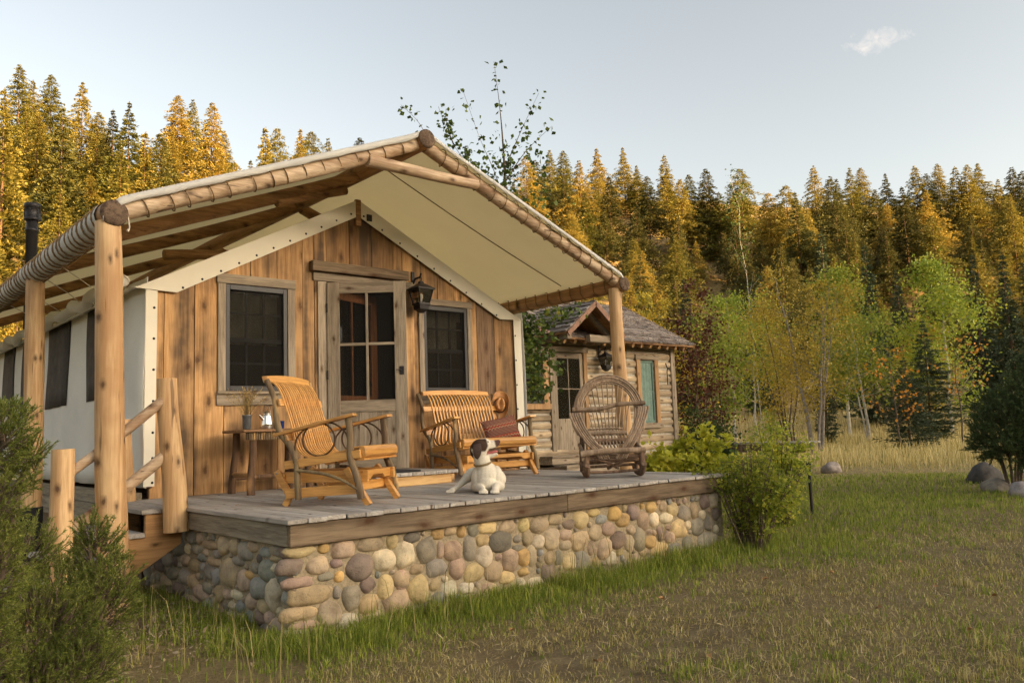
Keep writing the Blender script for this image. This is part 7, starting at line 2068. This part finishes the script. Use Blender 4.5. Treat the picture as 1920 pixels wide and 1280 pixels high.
def green_amount(x, y):
    front = np.clip(1 - (np.abs(y + 0.15)) / 0.95, 0, 1) * ((x > -0.6) & (x < 5.8))
    side = np.clip(1 - np.abs(x + 0.25) / 0.7, 0, 1) * ((y > -0.5) & (y < 2.2)) * 0.8
    bushes = np.clip(1 - np.hypot(x - 5.2, y + 0.4) / 1.6, 0, 1)
    patch = np.zeros_like(x)
    for c, rr in zip(LUSH, (3.2, 2.6, 2.2, 3.0, 2.4)): patch = np.maximum(patch, np.clip(1.25 - np.hypot(x - c.x, y - c.y) / rr, 0, 1))
    n = 0.5 + 0.5 * vnoise(x, y, 1.1, 3)
    n2 = 0.5 + 0.5 * vnoise(x, y, 3.1, 5)
    g = np.maximum.reduce([front * 1.15, side, bushes, patch]) + (n - 0.42) * 0.55 + (n2 - 0.5) * 0.4
    left = np.clip((-0.3 - x) / 1.5, 0, 1) * 0.25
    return np.clip(g + left + 0.22, 0, 1)
def in_built(x, y):
    a = (x > 0.02) & (x < 4.9) & (y > 0.02)
    b = (x > -0.1) & (x < 5.0) & (y > 3)
    c = (x > 7.4) & (x < 14.2) & (y > 7.55)
    return a | b | c
def wedge(n, d0, d1, azm=0.66, power='mix'):
    az = gg.uniform(-azm, azm, n)
    u = gg.random(n)
    dl = d0 * (d1 / d0) ** u; du = d0 + (d1 - d0) * u
    d = np.where(gg.random(n) < 0.65, dl, du)
    x = EYE[0] + d * (FWD[0] * np.cos(az) + RGT[0] * np.sin(az)); y = EYE[1] + d * (FWD[1] * np.cos(az) + RGT[1] * np.sin(az))
    return x, y, d
def grass_object(name, label, x, y, h, w, col, lean):
    P = np.stack([x, y, zg(x, y) - 0.01], 1)
    v, q, t = blades(P, h, w, gg, lean)
    c = np.repeat(col, 5, axis=0)
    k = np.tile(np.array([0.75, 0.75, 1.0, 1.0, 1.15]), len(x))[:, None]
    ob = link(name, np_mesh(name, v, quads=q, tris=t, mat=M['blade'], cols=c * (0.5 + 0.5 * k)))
    tag(ob, label, 'grass', kind='stuff'); return ob
def mixcol(t, stops):
    t = np.clip(t, 0, 1); xs = [s[0] for s in stops]; return np.stack([np.interp(t, xs, [s[1][k] for s in stops]) for k in range(3)], 1)
DRY = [(0, (0.18, 0.145, 0.05)), (0.35, (0.35, 0.285, 0.10)), (0.7, (0.48, 0.40, 0.16)), (1, (0.58, 0.50, 0.24))]
GRN = [(0, (0.095, 0.135, 0.018)), (0.4, (0.195, 0.25, 0.032)), (0.75, (0.30, 0.345, 0.048)), (1, (0.46, 0.43, 0.09))]
x, y, d = wedge(470000, 1.9, 27, 0.92)
ok = ~in_built(x, y); x, y, d = x[ok], y[ok], d[ok]
ga = green_amount(x, y)
bare = (0.5 + 0.5 * vnoise(x, y, 1.7, 9)) + 0.35 * vnoise(x, y, 4.0, 11)
keep = (gg.random(len(x)) < np.clip(-0.08 + 0.75 * ga + np.clip(0.92 - bare, 0, 1) * 1.5, 0.04, 1)) & ~((np.hypot(x + 0.95, y + 0.25) < 0.85) & (gg.random(len(x)) < 0.85))
x, y, d, ga = x[keep], y[keep], d[keep], ga[keep]
isg = gg.random(len(x)) < ga * 0.92
h = np.where(isg, gg.uniform(0.03, 0.085, len(x)) * (0.5 + 0.8 * ga), gg.uniform(0.015, 0.055, len(x)))
w = gg.uniform(0.0022, 0.0042, len(x)) * (1 + d / 7.0)
col = np.where(isg[:, None], mixcol(gg.random(len(x)) * 0.9 + 0.1 * vnoise(x, y, 2, 4), GRN), mixcol(gg.random(len(x)) + 0.2 * vnoise(x, y, 2.3, 8), DRY))
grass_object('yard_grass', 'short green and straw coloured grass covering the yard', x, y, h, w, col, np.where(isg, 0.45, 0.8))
# scattered clumps and weeds in the yard
nc = 1200; cxs, cys, cds = wedge(nc, 2.3, 17, 0.95); okc = ~in_built(cxs, cys); cxs, cys, cds = cxs[okc], cys[okc], cds[okc]; nc = len(cxs)
per = gg.integers(10, 34, nc); ii = np.repeat(np.arange(nc), per); n = len(ii)
x = cxs[ii] + gg.normal(0, 0.035, n); y = cys[ii] + gg.normal(0, 0.035, n); ok = ~in_built(x, y); x, y, ii = x[ok], y[ok], ii[ok]; n = len(x)
gr_ = green_amount(cxs, cys) + gg.normal(0, 0.3, nc); hc = gg.uniform(0.5, 1.3, nc)
isg = (gr_[ii] + gg.normal(0, 0.15, n)) > 0.42
h = gg.uniform(0.04, 0.115, n) * hc[ii]
col = np.where(isg[:, None], mixcol(gg.random(n), GRN), mixcol(gg.random(n), DRY))
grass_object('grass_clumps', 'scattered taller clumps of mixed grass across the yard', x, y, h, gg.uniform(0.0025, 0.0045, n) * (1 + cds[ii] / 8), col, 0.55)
# lush tufts along the stone wall
n = 16000
tx = gg.uniform(-0.3, 5.6, 260); ty = -np.abs(gg.normal(0, 0.20, 260)) - 0.0
i = gg.integers(0, 260, n); x = tx[i] + gg.normal(0, 0.05, n); y = np.minimum(ty[i] + gg.normal(0, 0.045, n), 0.02)
hs = gg.uniform(0.5, 1.2, 260)[i]
tx2 = gg.uniform(-0.45, 0.0, 60); ty2 = gg.uniform(-0.2, 2.4, 60); j = gg.integers(0, 60, 3200)
x = np.concatenate([x, np.minimum(tx2[j] + gg.normal(0, 0.04, 3200), 0.02)]); y = np.concatenate([y, ty2[j] + gg.normal(0, 0.05, 3200)]); hs = np.concatenate([hs, gg.uniform(0.4, 0.9, 60)[j]])
n = len(x)
h = gg.uniform(0.05, 0.19, n) * hs; w = gg.uniform(0.003, 0.0055, n)
col = mixcol(gg.random(n) * 0.85, GRN); dry = gg.random(n) < 0.10; col[dry] = mixcol(gg.random(dry.sum()), DRY)
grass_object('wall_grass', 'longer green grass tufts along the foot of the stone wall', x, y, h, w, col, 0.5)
# seed stalks
n = 130
x = gg.uniform(-0.7, 5.2, n); y = -np.abs(gg.normal(0.12, 0.3, n)) - 0.03
x[:30] = gg.uniform(-0.8, -0.2, 30); y[:30] = gg.uniform(-1.2, 1.2, 30)
x[30:55] = gg.normal(3.1, 0.12, 25); x[55:75] = gg.normal(2.35, 0.1, 20); x[75:92] = gg.normal(3.75, 0.08, 17); y[30:92] = -np.abs(gg.normal(0.1, 0.08, 62))
grass_object('seed_stalks', 'thin tall seed stalks standing before the stone wall', x, y, gg.uniform(0.25, 0.55, n), 0.006, mixcol(gg.random(n), [(0, (0.13, 0.15, 0.03)), (0.6, (0.34, 0.28, 0.11)), (1, (0.48, 0.38, 0.17))]), 0.28)
# tall cured meadow grass
x, y, d = wedge(105000, 21, 66, 0.8)
ok = ~in_built(x, y) & (green_amount(x, y) < 0.75 + 0.2 * gg.random(len(x)))
edge = np.clip((d - 21) / 5, 0, 1)
ok &= gg.random(len(x)) < edge + 0.1
x, y, d = x[ok], y[ok], d[ok]; n = len(x)
h = gg.uniform(0.30, 0.62, n) * (0.75 + 0.3 * vnoise(x, y, 0.8, 2)); w = gg.uniform(0.008, 0.016, n) * (0.5 + d / 40)
col = mixcol(gg.random(n) * 0.9 + 0.15 * vnoise(x, y, 0.5, 6), [(0, (0.36, 0.28, 0.09)), (0.4, (0.60, 0.48, 0.19)), (0.8, (0.76, 0.64, 0.32)), (1, (0.82, 0.71, 0.40))])
g2 = gg.random(n) < 0.12; col[g2] = mixcol(gg.random(g2.sum()), [(0, (0.12, 0.14, 0.03)), (1, (0.26, 0.26, 0.06))])
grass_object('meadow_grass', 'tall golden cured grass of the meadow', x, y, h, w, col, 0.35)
# wood chips by the stairs
n = 2600
cx_, cy_ = ground_hit(330, 1165).x, ground_hit(330, 1165).y
P = np.stack([gg.normal(cx_, 0.42, n), gg.normal(cy_, 0.50, n), np.zeros(n)], 1)
P = P[~in_built(P[:, 0], P[:, 1])]; n = len(P)
P[:, 2] = zg(P[:, 0], P[:, 1]) + gg.uniform(0.0, 0.02, n)
dirs = gg.normal(size=(n, 3)); dirs[:, 2] *= 0.25
v, t = leaf_cards(P, gg.uniform(0.02, 0.06, n), gg, 2.6, 1.2, dirs, 0.05)
M['chips'] = foliage('wood_chips', [(0.1, (0.12, 0.075, 0.045)), (0.5, (0.30, 0.21, 0.13)), (0.9, (0.50, 0.40, 0.28))], trans=0.0, nscale=3)
o = link('wood_chips', tris_mesh('wood_chips', v, t, M['chips'])); tag(o, 'brown wood chips spread beside the side stairs', 'wood chips', kind='stuff')
# straw litter and fallen leaves on the bare patches
x, y, d = wedge(26000, 2.0, 16); ok = ~in_built(x, y) & (green_amount(x, y) < 0.7); x, y, d = x[ok], y[ok], d[ok]; n = len(x)
P = np.stack([x, y, zg(x, y) + gg.uniform(0.0, 0.012, n)], 1)
dirs = gg.normal(size=(n, 3)); dirs[:, 2] *= 0.12
v, t = leaf_cards(P, gg.uniform(0.03, 0.10, n), gg, 16, 1.0, dirs, 0.02)
M['litter'] = foliage('straw_litter', [(0.1, (0.16, 0.11, 0.05)), (0.5, (0.34, 0.25, 0.12)), (0.9, (0.55, 0.45, 0.26))], trans=0.0, nscale=2)
o = link('straw_litter', tris_mesh('straw_litter', v, t, M['litter'])); tag(o, 'dry straw litter lying between the grass blades', 'straw', kind='stuff')
M['fallen'] = foliage('fallen_leaf', [(0.1, (0.16, 0.07, 0.03)), (0.5, (0.33, 0.17, 0.07)), (0.9, (0.50, 0.33, 0.10))], trans=0.1, nscale=3)
for k, (px, py) in enumerate(((1177, 1124), (1241, 1130), (1473, 1075), (1435, 1092), (1560, 1080), (1752, 1106), (1648, 1148), (1865, 1125), (1820, 1190), (1330, 1240), (960, 1190), (1120, 1250), (1690, 1060))):
    P = ground_hit(px, py); g = random.Random(k)
    vs = []; 
    for j in range(10):
        a = 2 * PI * j / 10; rr = 0.027 * (1 if j % 2 == 0 else 0.72) * (1.3 if j == 0 else 1)
        vs.append((rr * math.cos(a), rr * math.sin(a) * 0.8, 0.008 + 0.009 * math.cos(2 * a + k)))
    vs.append((0, 0, 0.0))
    ob = MB().add(vs, [(j, (j + 1) % 10, 10) for j in range(10)], True).build('fallen_leaf', M['fallen']); ob.location = (P.x, P.y, P.z + 0.03); ob.rotation_euler = (g.uniform(-.4, .4), g.uniform(-.4, .4), g.uniform(0, 6))
    tag(ob, 'dry brown fallen leaf lying on the sparse yard grass', 'leaf', 'fallen leaves on the yard')
lp_ = hit(442, 948, 2, 0.004)
ob = MB().add([(0, -0.02, 0.004), (0.03, 0, 0.014), (0, 0.02, 0.004), (-0.035, 0, 0.012)], [(0, 1, 2, 3)]).build('fallen_leaf', M['fallen']); ob.location = lp_
tag(ob, 'small brown leaf lying on the grey porch boards', 'leaf')
